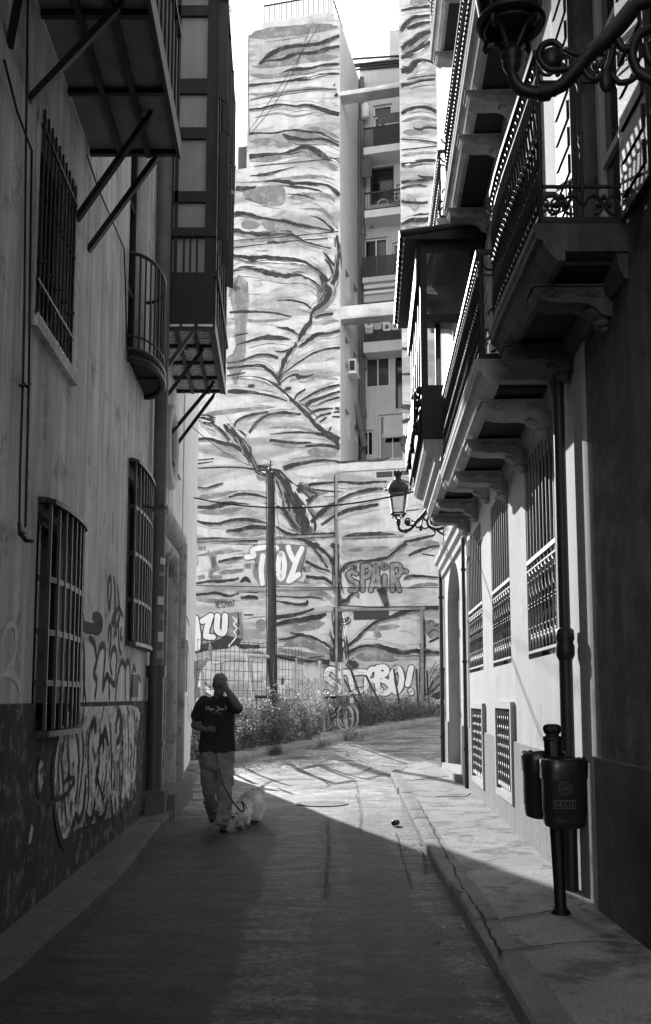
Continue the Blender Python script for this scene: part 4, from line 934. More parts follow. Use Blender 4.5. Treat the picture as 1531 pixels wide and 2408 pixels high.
# ------------------------------------------------------------------ litter bins
BN = thing('litter_bin', 'pair of dark litter bins hung on a round post with a ball top', 'litter bin', (1.485, 6.2, .12))
b = MB(); b.lathe([(.062, .10), (.062, .125), (.045, .14), (.036, .16), (.034, .3), (.033, 1.19), (.037, 1.2), (.037, 1.222), (.022, 1.226), (.016, 1.234), (.026, 1.243), (.034, 1.265), (.032, 1.285), (.02, 1.298), (.0, 1.303)], (1.49, 6.2, 0), 16)
for q in b.v: q.x -= .045 * (q.z - .12); b.build('post', M['iron_grey'], BN)
M['bin'] = mat('dark_plastic', .022, .42, .2, 8, 0, 0, 0, spec=.5)
M['bag'] = mat('black_bin_bag', .018, .28, .2, 8, 0, 0, 0, spec=.6)
def tub(cx, cy, rx, ry, z0, z1, nm):
    b = MB(); n = 22
    prof = [(.55, z0), (.88, z0 + .015), (.95, z0 + .05), (.955, z0 + .09), (.985, z0 + .095), (1.0, z1 - .12), (1.03, z1 - .11), (1.02, z1 - .02), (.97, z1), (.9, z1 - .02), (.85, z1 - .3)]
    vs = []
    for r_, z in prof:
        for j in range(n):
            a = 2 * math.pi * j / n; ca, sa = math.cos(a), math.sin(a); e = .62
            vs.append((cx + rx * r_ * math.copysign(abs(ca) ** e, ca), cy + ry * r_ * math.copysign(abs(sa) ** e, sa), z))
    b.add(vs, [(i * n + j, i * n + (j + 1) % n, (i + 1) * n + (j + 1) % n, (i + 1) * n + j) for i in range(len(prof) - 1) for j in range(n)], True)
    b.add(vs[:n], [tuple(range(n))[::-1]], False)
    o = b.build(nm, M['bin'], BN)
    b = MB(); k = 40; rows = []
    for i in range(7):
        row = []
        for j in range(k):
            a = 2 * math.pi * j / k; ca, sa = math.cos(a), math.sin(a); e = .62
            t = i / 6; rr = (.86, .93, 1.0, 1.06, 1.075, 1.065, 1.05)[i] + .028 * mnoise.noise(Vector((ca * 4, sa * 5 + cx * 9, i * .8)))
            zz_ = (z1 - .12, z1 - .01, z1 + .012, z1 + .0, z1 - .035, z1 - .08, z1 - .11)[i] + .018 * mnoise.noise(Vector((ca * 5, sa * 5, i * .9 + cx * 7)))
            row.append((cx + rx * rr * math.copysign(abs(ca) ** e, ca), cy + ry * rr * math.copysign(abs(sa) ** e, sa), zz_))
        rows += row
    b.add(rows, [(i * k + j, i * k + (j + 1) % k, (i + 1) * k + (j + 1) % k, (i + 1) * k + j) for i in range(6) for j in range(k)], True)
    b.build('bag_liner', M['bag'], o); return o
tub1 = tub(1.487, 6.02, .134, .10, .665, 1.085, 'tub'); tub(1.447, 6.39, .134, .10, .68, 1.105, 'tub')
# marks on the front tub: ring emblem and a boxed name
M['decal'] = mat('faded_grey_print', .13, .7)
b = MB(); yf = 6.02 - .1055
def rng(mb, cx, cz, r0, r1, y, n=28): mb.add([(cx + r0 * math.cos(2 * math.pi * i / n), y, cz + r0 * math.sin(2 * math.pi * i / n)) for i in range(n)] + [(cx + r1 * math.cos(2 * math.pi * i / n), y, cz + r1 * math.sin(2 * math.pi * i / n)) for i in range(n)], [(i, (i + 1) % n, n + (i + 1) % n, n + i) for i in range(n)], False)
c0 = YP(1329, 1853, yf); rng(b, c0.x, c0.z, .037, .041, yf); rng(b, c0.x, c0.z, .027, .029, yf)
for k in range(6): b.quad(*[(c0.x + dx_ , yf, c0.z + dz_) for dx_, dz_ in ((-.014 + .006 * k, -.012), (-.011 + .006 * k, -.012), (-.011 + .006 * k, .012), (-.014 + .006 * k, .012))])
c1 = YP(1327, 1891, yf)
def seg(mb, pts, w_, y, ox, oz, sc=1.0):
    P_ = [Vector((ox + x * sc, y, oz + z * sc)) for x, z in pts]; mb.ribbon(P_, [w_] * len(P_), (0, -1, 0))
for (a, c) in (((-.066, -.024), (.066, -.024)), ((-.066, .024), (.066, .024)), ((-.066, -.024), (-.066, .024)), ((.066, -.024), (.066, .024))): seg(b, [a, c], .004, yf, c1.x, c1.z)
G_ = {'G': [[(1, 1.6), (.0, 1.6), (0, 0), (1, 0), (1, .8), (.5, .8)]], 'E': [[(1, 1.6), (0, 1.6), (0, 0), (1, 0)], [(0, .8), (.8, .8)]], 'C': [[(1, 1.6), (0, 1.6), (0, 0), (1, 0)]], 'O': [[(0, 0), (1, 0), (1, 1.6), (0, 1.6), (0, 0)]]}
for i, ch in enumerate('GECO'):
    for sgm in G_[ch]: seg(b, sgm, .006, yf - .001, c1.x - .054 + i * .029, c1.z - .014, .019)
b.build('lettering', M['decal'], tub1)
# ------------------------------------------------------------------ tall painted apartment block closing the view
P0 = Vector((0, MA, 0)); Rn = 5.4
def FP(s, z, d=0.0): return P0 + MT * s - MN * d + Vector((0, 0, z))
def sz(u, v):
    p = MP(u, v); return ((p - P0).dot(MT), p.z)
sA, zA = sz(583, 79.5); sB, zB = sz(799, 48); sC = sz(943, 600)[0]; sD = sz(1110, 600)[0]; sL = sz(440, 1300)[0]; sE, zE = sz(553, 399); sF, zF_ = sz(536, 484)
zT = (zA + zB) / 2
AB = thing('apartment_block', 'tall apartment block with dark flowing stripes painted over its pale blind walls', 'apartment block', P0)
M['mural'] = bpy.data.materials.new('painted_facade'); M['mural'].use_nodes = True
def _mural(m):
    nt = m.node_tree; N = nt.nodes; L = nt.links; b = N['Principled BSDF']; b.inputs['Roughness'].default_value = .9; b.inputs['Specular IOR Level'].default_value = .2
    tc = N.new('ShaderNodeTexCoord')
    def nz(sc, vec_s, det, rg=.55):
        mp = N.new('ShaderNodeMapping'); mp.inputs['Scale'].default_value = vec_s; L.new(tc.outputs['Object'], mp.inputs[0])
        n = N.new('ShaderNodeTexNoise'); n.inputs['Scale'].default_value = sc; n.inputs['Detail'].default_value = det; n.inputs['Roughness'].default_value = rg; n.inputs['Distortion'].default_value = .6; L.new(mp.outputs[0], n.inputs[0]); return n.outputs[0]
    def ramp(i, a, b_, c, d):
        r = N.new('ShaderNodeMapRange'); L.new(i, r.inputs[0]); r.inputs[1].default_value = a; r.inputs[2].default_value = b_; r.inputs[3].default_value = c; r.inputs[4].default_value = d; return r.outputs[0]
    def mul(a, c):
        n = N.new('ShaderNodeMath'); n.operation = 'MULTIPLY'; L.new(a, n.inputs[0]); L.new(c, n.inputs[1]); return n.outputs[0]
    bands = ramp(nz(1, (.22, .22, 1.0), 4), .47, .60, .63, .36)      # flowing pale grey brush bands
    wash = ramp(nz(1, (1.6, 1.6, .25), 5), .3, .7, 1.08, .84)         # rain streaks
    spots = ramp(nz(2.2, (1, 1, 1), 8, .7), .3, .72, 1.08, .82)
    L.new(mul(mul(bands, wash), spots), b.inputs['Base Color'])
_mural(M['mural'])
M['side_wall'] = mat('pale_render', .52, .9, .10, .8, .10, .05, .1)
M['mural_dark'] = mat('dark_mural_paint', .045, .9, .45, 1.6, .3, .2, 0, c2=.16, patch=.6, pscale=2.2, pth=.58)
M['mural_mid'] = mat('mid_grey_mural_paint', .21, .9, .3, 1.4, .2, .15, 0, c2=.40, patch=.7, pscale=1.5, pth=.55)
M['mural_pale'] = mat('white_mural_paint', .78, .9, .1, 2)
M['corrugated'] = mat('ribbed_cladding', .12, .8, .15, 3)
def fbx(mb, s0, s1, n0, n1, z0, z1):      # n = depth behind the facade
    mb.hexa([FP(s0, z0, -n0), FP(s1, z0, -n0), FP(s1, z0, -n1), FP(s0, z0, -n1), FP(s0, z1, -n0), FP(s1, z1, -n0), FP(s1, z1, -n1), FP(s0, z1, -n1)])
sideF = lambda y, d, z: P0 + MT * (sB + d) + MN * y + Vector((0, 0, z))
def SPx(u, v):                             # pixel -> (depth, z) on the recess side wall
    r = ray(u, v); o = P0 + MT * sB; t = (o - CAM).dot(MT) / r.dot(MT); p = CAM + r * t; return ((p - P0).dot(MN), p.z)
backF = lambda y, d, z: P0 + MT * y + MN * (Rn - d) + Vector((0, 0, z))
def BPx(u, v, d=0):
    r = ray(u, v); o = P0 + MN * (Rn - d); t = (o - CAM).dot(MN) / r.dot(MN); p = CAM + r * t; return ((p - P0).dot(MT), p.z)
zbase = sz(870, 1090)[1]
# facade masses
b = MB()
b.poly([FP(sA, 0), FP(sB, 0), FP(sB, zT), FP(sA, zT)])
b.quad(FP(sA, zE, 0), FP(sA, zT, 0), FP(sA, zT, -14), FP(sA, zE, -14)); b.quad(FP(sA, zT), FP(sB, zT), FP(sB, zT, -14), FP(sA, zT, -14))
fbx(b, sE, sA - .002, 0, 9, 0, zE); fbx(b, sL, sE - .002, 0, 6, 0, zF_)
fbx(b, sB + .002, sC - .002, 0, Rn, 0, zbase)
fbx(b, sC, sD, 0, 14, 0, 52)
b.build('painted_wall', M['mural'], AB)
z2 = lambda x, y: (787.5 + .2197 * x, 587.7 + .2197 * y)     # zoomed crops of the photograph
z1 = lambda x, y: (787.5 + .1587 * x, 205.7 + .1587 * y)
Z5 = lambda x, y: (529 + .3455 * x, .3455 * y)
Z6 = lambda x, y: (440.8 + .4031 * x, 528.9 + .4031 * y)
Z7 = lambda x, y: (440.8 + .4031 * x, 1116.6 + .4031 * y)
Zg = lambda x, y: (617.1 + .3071 * x, 1498.7 + .3071 * y)
def sidewin(x0, y0, x1, y1):
    a = SPx(*z2(x0, y0)); c = SPx(*z2(x1, y1)); a2 = SPx(*z2(x0, y1)); return (a[0], c[0], (a2[1] + a2[1]) / 2, a[1])
sw = [sidewin(112, 190, 158, 470), sidewin(200, 345, 246, 600), sidewin(110, 920, 156, 1245), sidewin(200, 1075, 244, 1230), sidewin(111, 1690, 160, 1960), sidewin(212, 1850, 250, 2020)]
b = MB(); wallgrid(b, sideF, [0, 1, 3, 14], [zbase - .5, 10, 20, 30, zT], sw, .3); b.build('recess_side_wall', M['side_wall'], AB)
for h in sw:
    wn = fframe(sideF, h[0], h[1], h[2], h[3], -.28, -.2, .07, 'window', M['white_frame'], AB, 2, 1); fpane(sideF, h[0] + .05, h[1] - .05, h[2] + .05, h[3] - .05, -.25, 'pane', M['glass'], wn)
# recess back wall with openings
def bw_(f, x0, y0, x1, y1): a = BPx(*f(x0, y0)); c = BPx(*f(x1, y1)); return (a[0], c[0], c[1], a[1])
openings = {'F2': bw_(z1, 520, 1195, 876, 1700), 'F3': bw_(z1, 430, 2245, 780, 2760), 'F3b': bw_(z1, 850, 2300, 1020, 2760), 'F1': bw_(z1, 565, 270, 845, 385), 'F1b': bw_(z1, 570, 425, 760, 760), 'F5': bw_(z2, 322, 1115, 588, 1450), 'F5b': bw_(z2, 645, 1030, 760, 1690), 'F6': bw_(z2, 290, 1930, 410, 2195), 'F6b': bw_(z2, 468, 1765, 760, 2225), 'F4': bw_(z2, 380, 700, 700, 1000), 'F3c': bw_(z2, 370, 560, 640, 640)}
sR = sC + .5
ztop = BPx(900, 140)[1]
b = MB(); wallgrid(b, backF, [sB, sR], [zbase - .5, 20, ztop], list(openings.values()), .3)
b.quad(backF(sB, 0, ztop), backF(sR, 0, ztop), backF(sR, -5, ztop), backF(sB, -5, ztop))
s0_ = BPx(914, 100)[0]; zt_ = BPx(930, 62)[1]; b.hexa([backF(s0_, -.3, ztop - 2), backF(sR, -.3, ztop - 2), backF(sR, -3, ztop - 2), backF(s0_, -3, ztop - 2), backF(s0_, -.3, zt_), backF(sR, -.3, zt_), backF(sR, -3, zt_), backF(s0_, -3, zt_)])
b.build('recess_back_wall', M['side_wall'], AB)
M['pane_grey'] = mat('grey_window_glass', .06, .15, .3, .6)  # lighter grey glass for one recess window
for k, h in openings.items():
    cols = 1 if k in ('F2', 'F1', 'F4', 'F5b') else 2
    wn = fframe(backF, h[0], h[1], h[2], h[3], -.26, -.16, .09, 'window', M['white_frame'] if k not in ('F2', 'F5b', 'F4') else M['wood_dark'], AB, cols, 1)
    fpane(backF, h[0] + .05, h[1] - .05, h[2] + .05, h[3] - .05, -.22, 'pane', M['glass'] if k != 'F5' else M['pane_grey'], wn)
# slabs of the recess balconies, railings, ledges
def ledge(f, x0, ya, x1, yb, d, th, name='balcony_slab', m=None, root=None):
    a = BPx(*f(x0, ya), d); c = BPx(*f(x1, yb), d); b = MB(); z = (a[1] + c[1]) / 2
    b.fbox(backF, a[0], sC + .2, 0, d, z - th, z); return b.build(name, m or M['side_wall'], root or AB), a[0], z
M['slab_white'] = mat('whitewashed_edge', .7, .9, .1, 3)
o, s_, z = ledge(z1, 425, 875, 970, 835, 1.3, .42, m=M['slab_white'])
b = MB(); n = 46
for i in range(n): q = s_ + .05 + (sC - s_) * i / n; b.fbox(backF, q - .018, q + .018, 1.25, 1.28, z, z + 1.15)
b.fbox(backF, s_, sC, 1.22, 1.3, z + 1.12, z + 1.2); b.build('railing', M['iron'], o)
M['cloth_dark'] = mat('grey_cloth', .10, .9, .2, 2, .2)
b = MB(); b.fbox(backF, s_ + .55, sC, 1.18, 1.24, z + .05, z + 1.1); a = BPx(*z1(640, 400), 1.28); b.fbox(backF, a[0], sC, 1.26, 1.29, z + 1.3, a[1] - .02); b.build('railing_cloth', M['cloth_dark'], o)
b = MB(); p = BPx(*z1(455, 460), .6); b.lathe([(.0, p[1]), (.2, p[1]), (.24, p[1] + .05), (.24, p[1] + .8), (.2, p[1] + .86), (0, p[1] + .87)], backF(p[0], .6, 0), 14); tag(b.build('water_heater', M['white_frame'], None, backF(p[0], .6, p[1])), 'white cylindrical water heater on the topmost recess balcony', 'water heater')
o, s_, z = ledge(z1, 440, 1815, 970, 1775, 1.3, .42, m=M['slab_white'])
b = MB(); n = 24
for i in range(n): q = s_ + .05 + (sC - s_) * i / n; b.fbox(backF, q - .012, q + .012, 1.26, 1.28, z, z + 1.0)
b.fbox(backF, s_, sC, 1.23, 1.3, z + 1.0, z + 1.09); b.fbox(backF, s_, sC, 1.25, 1.29, z + .06, z + .09); b.build('railing', M['iron'], o)
ladder_z = z
b = MB(); l0 = BPx(*z1(905, 1690), .9)[0]
for q in (l0, l0 + .5): b.bar(backF(q, 1.0, ladder_z), backF(q + .05, .7, ladder_z + 1.7), .05)
for k in range(6): b.bar(backF(l0 + .01 * k, 1.0 - .05 * k, ladder_z + .25 + k * .27), backF(l0 + .5 + .01 * k, 1.0 - .05 * k, ladder_z + .25 + k * .27), .035)
tag(b.build('ladder', M['wood_dark'], None, backF(l0, 1, ladder_z)), 'dark ladder leaning beside the balcony door next to the hanging bicycle balcony', 'ladder')
b = MB(); p = BPx(*z1(475, 1060), 1.1); t_ = vspline([backF(p[0], 1.1, p[1] + .5), backF(p[0] + .02, 1.1, p[1] + .2), backF(p[0], 1.1, p[1])], 4); b.tube(t_, .05, 6); b.fbox(backF, p[0] - .28, p[0] + .28, 1.05, 1.15, p[1] - 1.1, p[1]); tag(b.build('hanging_bag', M['cloth_dark'], None, backF(p[0], 1.1, p[1])), 'grey sack hung from the ceiling of the bicycle balcony', 'bag')
# third balcony: lattice screen
a = BPx(*z2(295, 285), 1.3); c = BPx(*z2(710, 20), 1.3)
o, s_, z = ledge(z2, 295, 290, 710, 262, 1.3, .3)
b = MB(); zt_ = a[1] + (c[1] - a[1]) * .93
for i in range(34): q = s_ + (sC - s_) * i / 33; b.fbox(backF, q - .025, q + .025, 1.26, 1.28, z, zt_)
for i in range(15): q = z + (zt_ - z) * i / 14; b.fbox(backF, s_, sC, 1.24, 1.258, q - .028, q + .028)
b.build('lattice_screen', M['iron'], o)
b = MB(); p = BPx(*z1(580, 2020), .1); q = BPx(*z1(600, 1970), .3); b.tube([backF(BPx(*z1(545, 2065), .1)[0], .12, BPx(*z1(545, 2065), .1)[1]), backF(BPx(*z1(615, 1970), .1)[0], .4, BPx(*z1(615, 1970), .1)[1])], .13, 10); tag(b.build('flue_pipe', M['iron_grey'], None, backF(p[0], .1, p[1])), 'short dark flue pipe poking from the wall above the lattice balcony', 'pipe')
for ya, yb, th, dd, mm in ((345, 318, .35, 1.0, 'slab_white'), (445, 405, .16, 1.1, 'slab_white'), (465, 440, .5, .9, 'side_wall')): ledge(z2, 310, ya, 710, yb, dd, th, 'ledge', M[mm])
# laundry balcony: dark opening over a white parapet
b = MB(); a = BPx(*z2(305, 990), 1.2); b.fbox(backF, a[0], sC, .0, 1.2, a[1] - .6, a[1]); b.build('balcony_parapet', M['slab_white'], AB)
b = MB(); c = BPx(*z2(310, 730), .5); b.fbox(backF, a[0], sC, .3, .34, a[1], c[1]); b.build('opening_shade', M['cloth_dark'], AB)  # dark sheet standing in for the shade inside the open balcony
LN = thing('clothes_line', 'washing line under the lower concrete beam hung with tea towels', 'washing line', backF(sB + 1.5, 1.3, c[1]))
b = MB(); b.tube([backF(a[0], 1.35, c[1] - .05), backF((a[0] + sC) / 2, 1.35, c[1] - .15), backF(sC, 1.35, c[1] - .05)], .012, 4); b.build('line', M['cable'], LN)
M['towel'] = mat('white_towel', .66, .9, .1, 4)
M['towel_grey'] = mat('grey_towel', .36, .9, .3, 9)
for (x0, y0_, x1, y1_, mm) in ((322, 735, 412, 820, 'towel'), (325, 822, 408, 880, 'towel_grey'), (420, 742, 500, 838, 'towel_grey'), (505, 740, 588, 780, 'towel'), (515, 785, 600, 852, 'towel'), (607, 768, 685, 842, 'towel'), (697, 760, 730, 835, 'towel')):
    p = BPx(*z2(x0, y0_), 1.36); q = BPx(*z2(x1, y1_), 1.36); w_ = MB(); k = 7; rows = []
    for j in range(4):
        for i in range(k): t = i / (k - 1); s__ = p[0] + (q[0] - p[0]) * t; rows.append(backF(s__, 1.36 + .035 * math.sin(t * 11 + j * .7), p[1] + (q[1] - p[1]) * j / 3 - .05 * math.sin(t * 3)))
    w_.add(rows, [(j * k + i, j * k + i + 1, (j + 1) * k + i + 1, (j + 1) * k + i) for j in range(3) for i in range(k - 1)], True)
    w_.cur = 1
    if mm == 'towel' and x0 != 505:
        for e in range(4): zz_ = p[1] + (q[1] - p[1]) * (.35 + .14 * e); w_.fbox(backF, p[0] + (q[0] - p[0]) * .25, p[0] + (q[0] - p[0]) * .75, 1.40, 1.41, zz_ - .02, zz_ + .02)
    tag(w_.build('tea_towel', [M[mm], M['cloth_dark']], None, backF(p[0], 1.36, p[1])), {322: 'white printed tea towel, leftmost on the washing line', 325: 'grey cloth hanging below the leftmost white tea towel', 420: 'plain grey towel in the middle of the washing line', 505: 'bunched white cloth over the washing line, right of the plain grey towel', 515: 'striped tea towel hanging below the bunched white cloth', 607: 'striped tea towel, second from the right end of the line', 697: 'tea towel at the right end of the washing line, half cut off'}[x0], 'tea towel', 'towels on the washing line')
# rolled blind and air conditioner
b = MB(); a = BPx(*z2(520, 1772), .25); c = BPx(*z2(720, 1965), .25)
for i in range(26): z = a[1] + (c[1] - a[1]) * i / 25; b.fbox(backF, a[0], c[0], .2, .23, z - .05, z - .005)
b.tube([backF(a[0] - .05, .25, c[1] - .1), backF(c[0], .25, c[1] - .1)], .11, 8); b.build('roller_blind', M['side_wall'], AB)
p = SPx(*z2(160, 1345)); b = MB(); b.fbox(sideF, p[0] - .5, p[0] + .35, .05, .42, p[1], p[1] + .75); b.build('case', M['white_frame'], None)
ac = bpy.data.objects['case']; AC = thing('air_conditioner', 'white air conditioner box on the recess side wall under a window', 'air conditioner', sideF(p[0], .2, p[1])); ac.parent = AC; ac.data.transform(Matrix.Translation(-AC.location))
b = MB(); b.fbox(sideF, p[0] - .505, p[0] - .495, .1, .38, p[1] + .1, p[1] + .65)
for i in range(6): b.fbox(sideF, p[0] - .52, p[0] - .505, .1, .38, p[1] + .12 + i * .09, p[1] + .17 + i * .09)
b.build('grille', M['iron_grey'], AC)
b = MB(); b.fbox(sideF, p[0] - .6, p[0] + .4, 0, .5, p[1] - .08, p[1] - .01); b.build('shelf', M['white_frame'], AC)
# drain pipe in the recess corner, beams, base coping
b = MB(); r0 = Rn - .35
b.tube([sideF(r0, .18, zbase), sideF(r0, .18, ztop - 1.2)], .15, 10); b.tube([sideF(r0 - .3, .1, zbase + 2), sideF(r0 - .3, .1, ztop - 4)], .07, 8)
b.tube([sideF(r0 - .55, .05, z) for z in (zbase + 3, 14, 20, 24, 29)], .05, 6)
for z in (zbase + 4, zbase + 7.5, 20, 24, 28, 31): b.tube([sideF(r0, .18, z), sideF(r0, .18, z + .35)], .2, 10)
p = SPx(*z2(215, 1640)); b.tube([sideF(p[0], .05, p[1]), sideF(p[0] + .9, .35, p[1] - 2.2)], .2, 10); b.build('waste_pipe', M['pipe_grey'], AB)
for (ya, yb, yc_, yd, nd) in ((214, 195, 225, 204, .8), (719.5, 708.5, 750, 738, .9)):
    b = MB(); za_ = (sz(799, ya)[1] + sz(943, yb)[1]) / 2; zb_ = (sz(799, yc_)[1] + sz(943, yd)[1]) / 2
    fbx(b, sB + .003, sC - .003, .0, nd, zb_, za_); b.build('concrete_beam', M['mural'], AB)
b = MB(); fbx(b, sB - .1, sC + .5, -.12, .6, zbase - .35, zbase + .05); b.build('base_coping', M['mural'], AB)
# side cladding, roof block with railing, roof cables
b = MB()
for i in range(18): z = zE + .05 + i * (sz(560, 340)[1] - zE) / 18; b.prism([FP(sE, z, -.5), FP(sE, z + .16, -.42), FP(sE, z + .2, -.5)], FP(sA, 0) - FP(sE, 0))
fbx(b, sE, sA - .01, .5, 9, zE, sz(560, 338)[1])
for i in range(16): z = zF_ + .05 + i * .15; b.prism([FP(sF, z, -.3), FP(sF, z + .1, -.24), FP(sF, z + .13, -.3)], FP(sE - .02, 0) - FP(sF, 0))
fbx(b, sF, sE - .02, .3, 6, zF_, sz(545, 415)[1]); b.build('cladding', M['corrugated'], AB)
s1, s2 = sz(615, 50)[0], sz(779.5, 40)[0]; zr0 = sz(700, 36)[1]; zr1 = sz(700, 5)[1]
b = MB(); fbx(b, s1, s2, .15, 3.2, zT - .1, zr0); b.build('roof_block', M['mural'], AB)
b = MB(); zq = zr0
for i in range(28): q = s1 + .1 + (s2 - s1 - .2) * i / 27; fbx(b, q - .02, q + .02, .25, .29, zq, zq + 1.1)
fbx(b, s1 + .05, s2, .24, .3, zq + 1.08, zq + 1.15)
for i in range(8): n_ = .3 + i * .38; fbx(b, s2 - .06, s2 - .03, n_, n_ + .03, zq, zq + 1.1)
fbx(b, s2 - .07, s2 - .02, .3, 3, zq + 1.08, zq + 1.15); b.build('roof_railing', M['iron'], AB)
b = MB()
for i, (a, c) in enumerate((((870, 402), (1195, 380)), ((875, 440), (1195, 408)), ((880, 455), (1195, 425)), ((885, 475), (1195, 445)))):
    p = BPx(*Z5(*a), .1); q = BPx(*Z5(*c), .1); b.tube([backF(p[0], .1, p[1]), backF(q[0], .1, q[1])], .06, 6)
b.build('roof_conduit', M['iron'], AB)
# lower facade: ledges, pilaster, vents
b = MB(); 
for (ua, va, ub, vb, th, d_) in ((455, 1270, 785, 1262, .12, .10), (805, 1263, 948, 1261, .1, .08), (555, 1388, 790, 1383, .10, .08), (790, 1432, 1000, 1428, .12, .1)):
    p, q = sz(ua, va), sz(ub, vb); fbx(b, p[0], q[0], -d_, 0.0, p[1] - th, p[1])
p = sz(789, 1090)[0]; q = sz(794, 1090)[0]; fbx(b, p, q, -.08, 0, .3, zbase - .4)
p = sz(990, 1500)[0]; q = sz(996, 1500)[0]; fbx(b, p, q, -.22, 0, .3, sz(990, 1432)[1]); b.build('ledge', M['mural_mid'], AB)
for (x0, y0_, x1, y1_) in ((125, 215, 435, 345), (500, 200, 760, 300)):
    U = lambda x, y: (869.8 + .1228 * x - .1228 * 0, 1081.4 + .1228 * y)
    p, q = sz(*U(x0, y1_)), sz(*U(x1, y0_)); b = MB(); w_ = .06
    fbx(b, p[0] - w_, q[0] + w_, -.03, 0, p[1] - w_, p[1]); fbx(b, p[0] - w_, q[0] + w_, -.03, 0, q[1], q[1] + w_); fbx(b, p[0] - w_, p[0], -.03, 0, p[1], q[1]); fbx(b, q[0], q[0] + w_, -.03, 0, p[1], q[1])
    o = b.build('vent_grille', M['side_wall'], AB); b = MB(); fbx(b, p[0], q[0], -.01, -.005, p[1], q[1]); b.build('dark_slot', M['iron_grey'], o)
p, q = sz(*Z7(970, 845)), sz(*Z7(1175, 790)); b = MB(); fbx(b, p[0], q[0], -.03, -.005, p[1], q[1]); b.build('vent_grille', M['iron_grey'], AB)
b = MB()
for i in range(14): s_ = p[0] + .05 + (q[0] - p[0] - .1) * i / 13; fbx(b, s_ - .02, s_ + .02, -.045, -.03, p[1] + .1, q[1] - .1)
# ------------------------------------------------------------------ the painting itself
mp_ = MB(); rng_ = random.Random(3); lay = [0]
def paint(f, pts, slot=0, d=None, sub=6, jit=.10):
    if slot == 0 and d is None and len(pts) > 2:
        qq = spline([f(x, y) for x, y, w_ in pts], 3); FLOW.extend((a[0], a[1], math.atan2(c[1] - a[1], c[0] - a[0])) for a, c in zip(qq, qq[1:]) if c[0] >= a[0] - .2)
        k_ = (f(1, 0)[0] - f(0, 0)[0]); mw = max(p[2] for p in pts)
        if mw * k_ > 2:                    # soft grey fold under the dark line, thin echo lines beside it
            o_ = (6 + mw * .55); r0 = rng_.random
            paint_(f, [(x + rng_.uniform(-4, 4), y + o_ * .55 + rng_.uniform(-2, 2), max(3, w_ * .9 + 7)) for x, y, w_ in pts], 3 if r0() < .6 else 1, .008, sub, .14)
            if r0() < .5: paint_(f, [(x + 8 * r0(), y + o_ * 1.5 + 3 * r0(), 2.2 + 2 * r0()) for x, y, w_ in pts[r0() < .5:]], 1 if r0() < .75 else 0, .016, sub, .2)
            if r0() < .35: paint_(f, [(x + 8 * r0(), y - o_ * 1.2 - 3 * r0(), 2 + 2.5 * r0()) for x, y, w_ in pts[:len(pts) - (r0() < .5)]], 1, .016, sub, .2)
        if mw > 34:                        # broad crease: many brush hairs instead of one flat shape
            q = spline(pts, 4); n_ = int(mw / 3.2)
            for h in range(n_):
                t0 = rng_.uniform(-.5, .5); i0 = rng_.randint(0, max(0, len(q) - 4)); i1 = min(len(q), i0 + rng_.randint(3, 9)); fan = rng_.uniform(-.3, .3)
                seg_ = []
                for i in range(i0, i1):
                    x, y, w_ = q[i]; x1, y1, _ = q[min(i + 1, len(q) - 1)]; x0_, y0_, _ = q[max(i - 1, 0)]; l_ = math.hypot(x1 - x0_, y1 - y0_) or 1; nx, ny = -(y1 - y0_) / l_, (x1 - x0_) / l_
                    o2 = w_ * (t0 * 1.25 + fan * (i - i0) / 5); tp = math.sin(math.pi * (i - i0 + .5) / (i1 - i0)); seg_.append((x + nx * o2, y + ny * o2, (3 + mw * .07) * tp + 1))
                if len(seg_) > 2: paint_(f, seg_, 0 if rng_.random() < .72 else (1 if rng_.random() < .7 else 2), .026 + .0006 * (h % 9), 2, .15)
            pts = [(x, y, w_ * .62) for x, y, w_ in pts]; jit = .22
    paint_(f, pts, slot, d, sub, jit)
FLOW = []
def paint_(f, pts, slot=0, d=None, sub=6, jit=.10):
    q = spline([(f(x, y)[0], f(x, y)[1], w_ * (f(1, 0)[0] - f(0, 0)[0])) for x, y, w_ in pts], sub) if len(pts) > 2 else [(f(x, y)[0], f(x, y)[1], w_ * (f(1, 0)[0] - f(0, 0)[0])) for x, y, w_ in pts]
    lay[0] += 1; dd = (.012 if slot == 1 else .024) + .0008 * (lay[0] % 12) if d is None else d
    ph = rng_.uniform(0, 100); up, lo = [], []
    k = len(q)
    if slot in (1, 3) and d is not None or slot == 1: q = [(u, v, w_ * min(1, .15 + i / (k * .22), .15 + (k - 1 - i) / (k * .22))) for i, (u, v, w_) in enumerate(q)] if len(pts) > 2 and (d is None or d < .03) else q
    for i, (u, v, w_) in enumerate(q):
        u0, v0, _ = q[max(i - 1, 0)]; u1, v1, _ = q[min(i + 1, k - 1)]; tx, ty = u1 - u0, v1 - v0; l_ = math.hypot(tx, ty) or 1; nx, ny = -ty / l_, tx / l_
        n1 = mnoise.noise(Vector((u * .09 + ph, v * .09, 1))); n2 = mnoise.noise(Vector((u * .09 + ph, v * .09, 7))); w_ = max(w_, .6)
        a = w_ / 2 * (1 + jit * 3 * n1) + .5 * n1; c = w_ / 2 * (1 + jit * 3 * n2) + .5 * n2
        up.append(MP(u + nx * max(a, .25), v + ny * max(a, .25), dd)); lo.append(MP(u - nx * max(c, .25), v - ny * max(c, .25), dd))
    mp_.cur = slot; vs = [p for pr in zip(up, lo) for p in pr]
    mp_.add(vs, [(2 * i, 2 * i + 2, 2 * i + 3, 2 * i + 1) for i in range(k - 1)], False); mp_.cur = 0
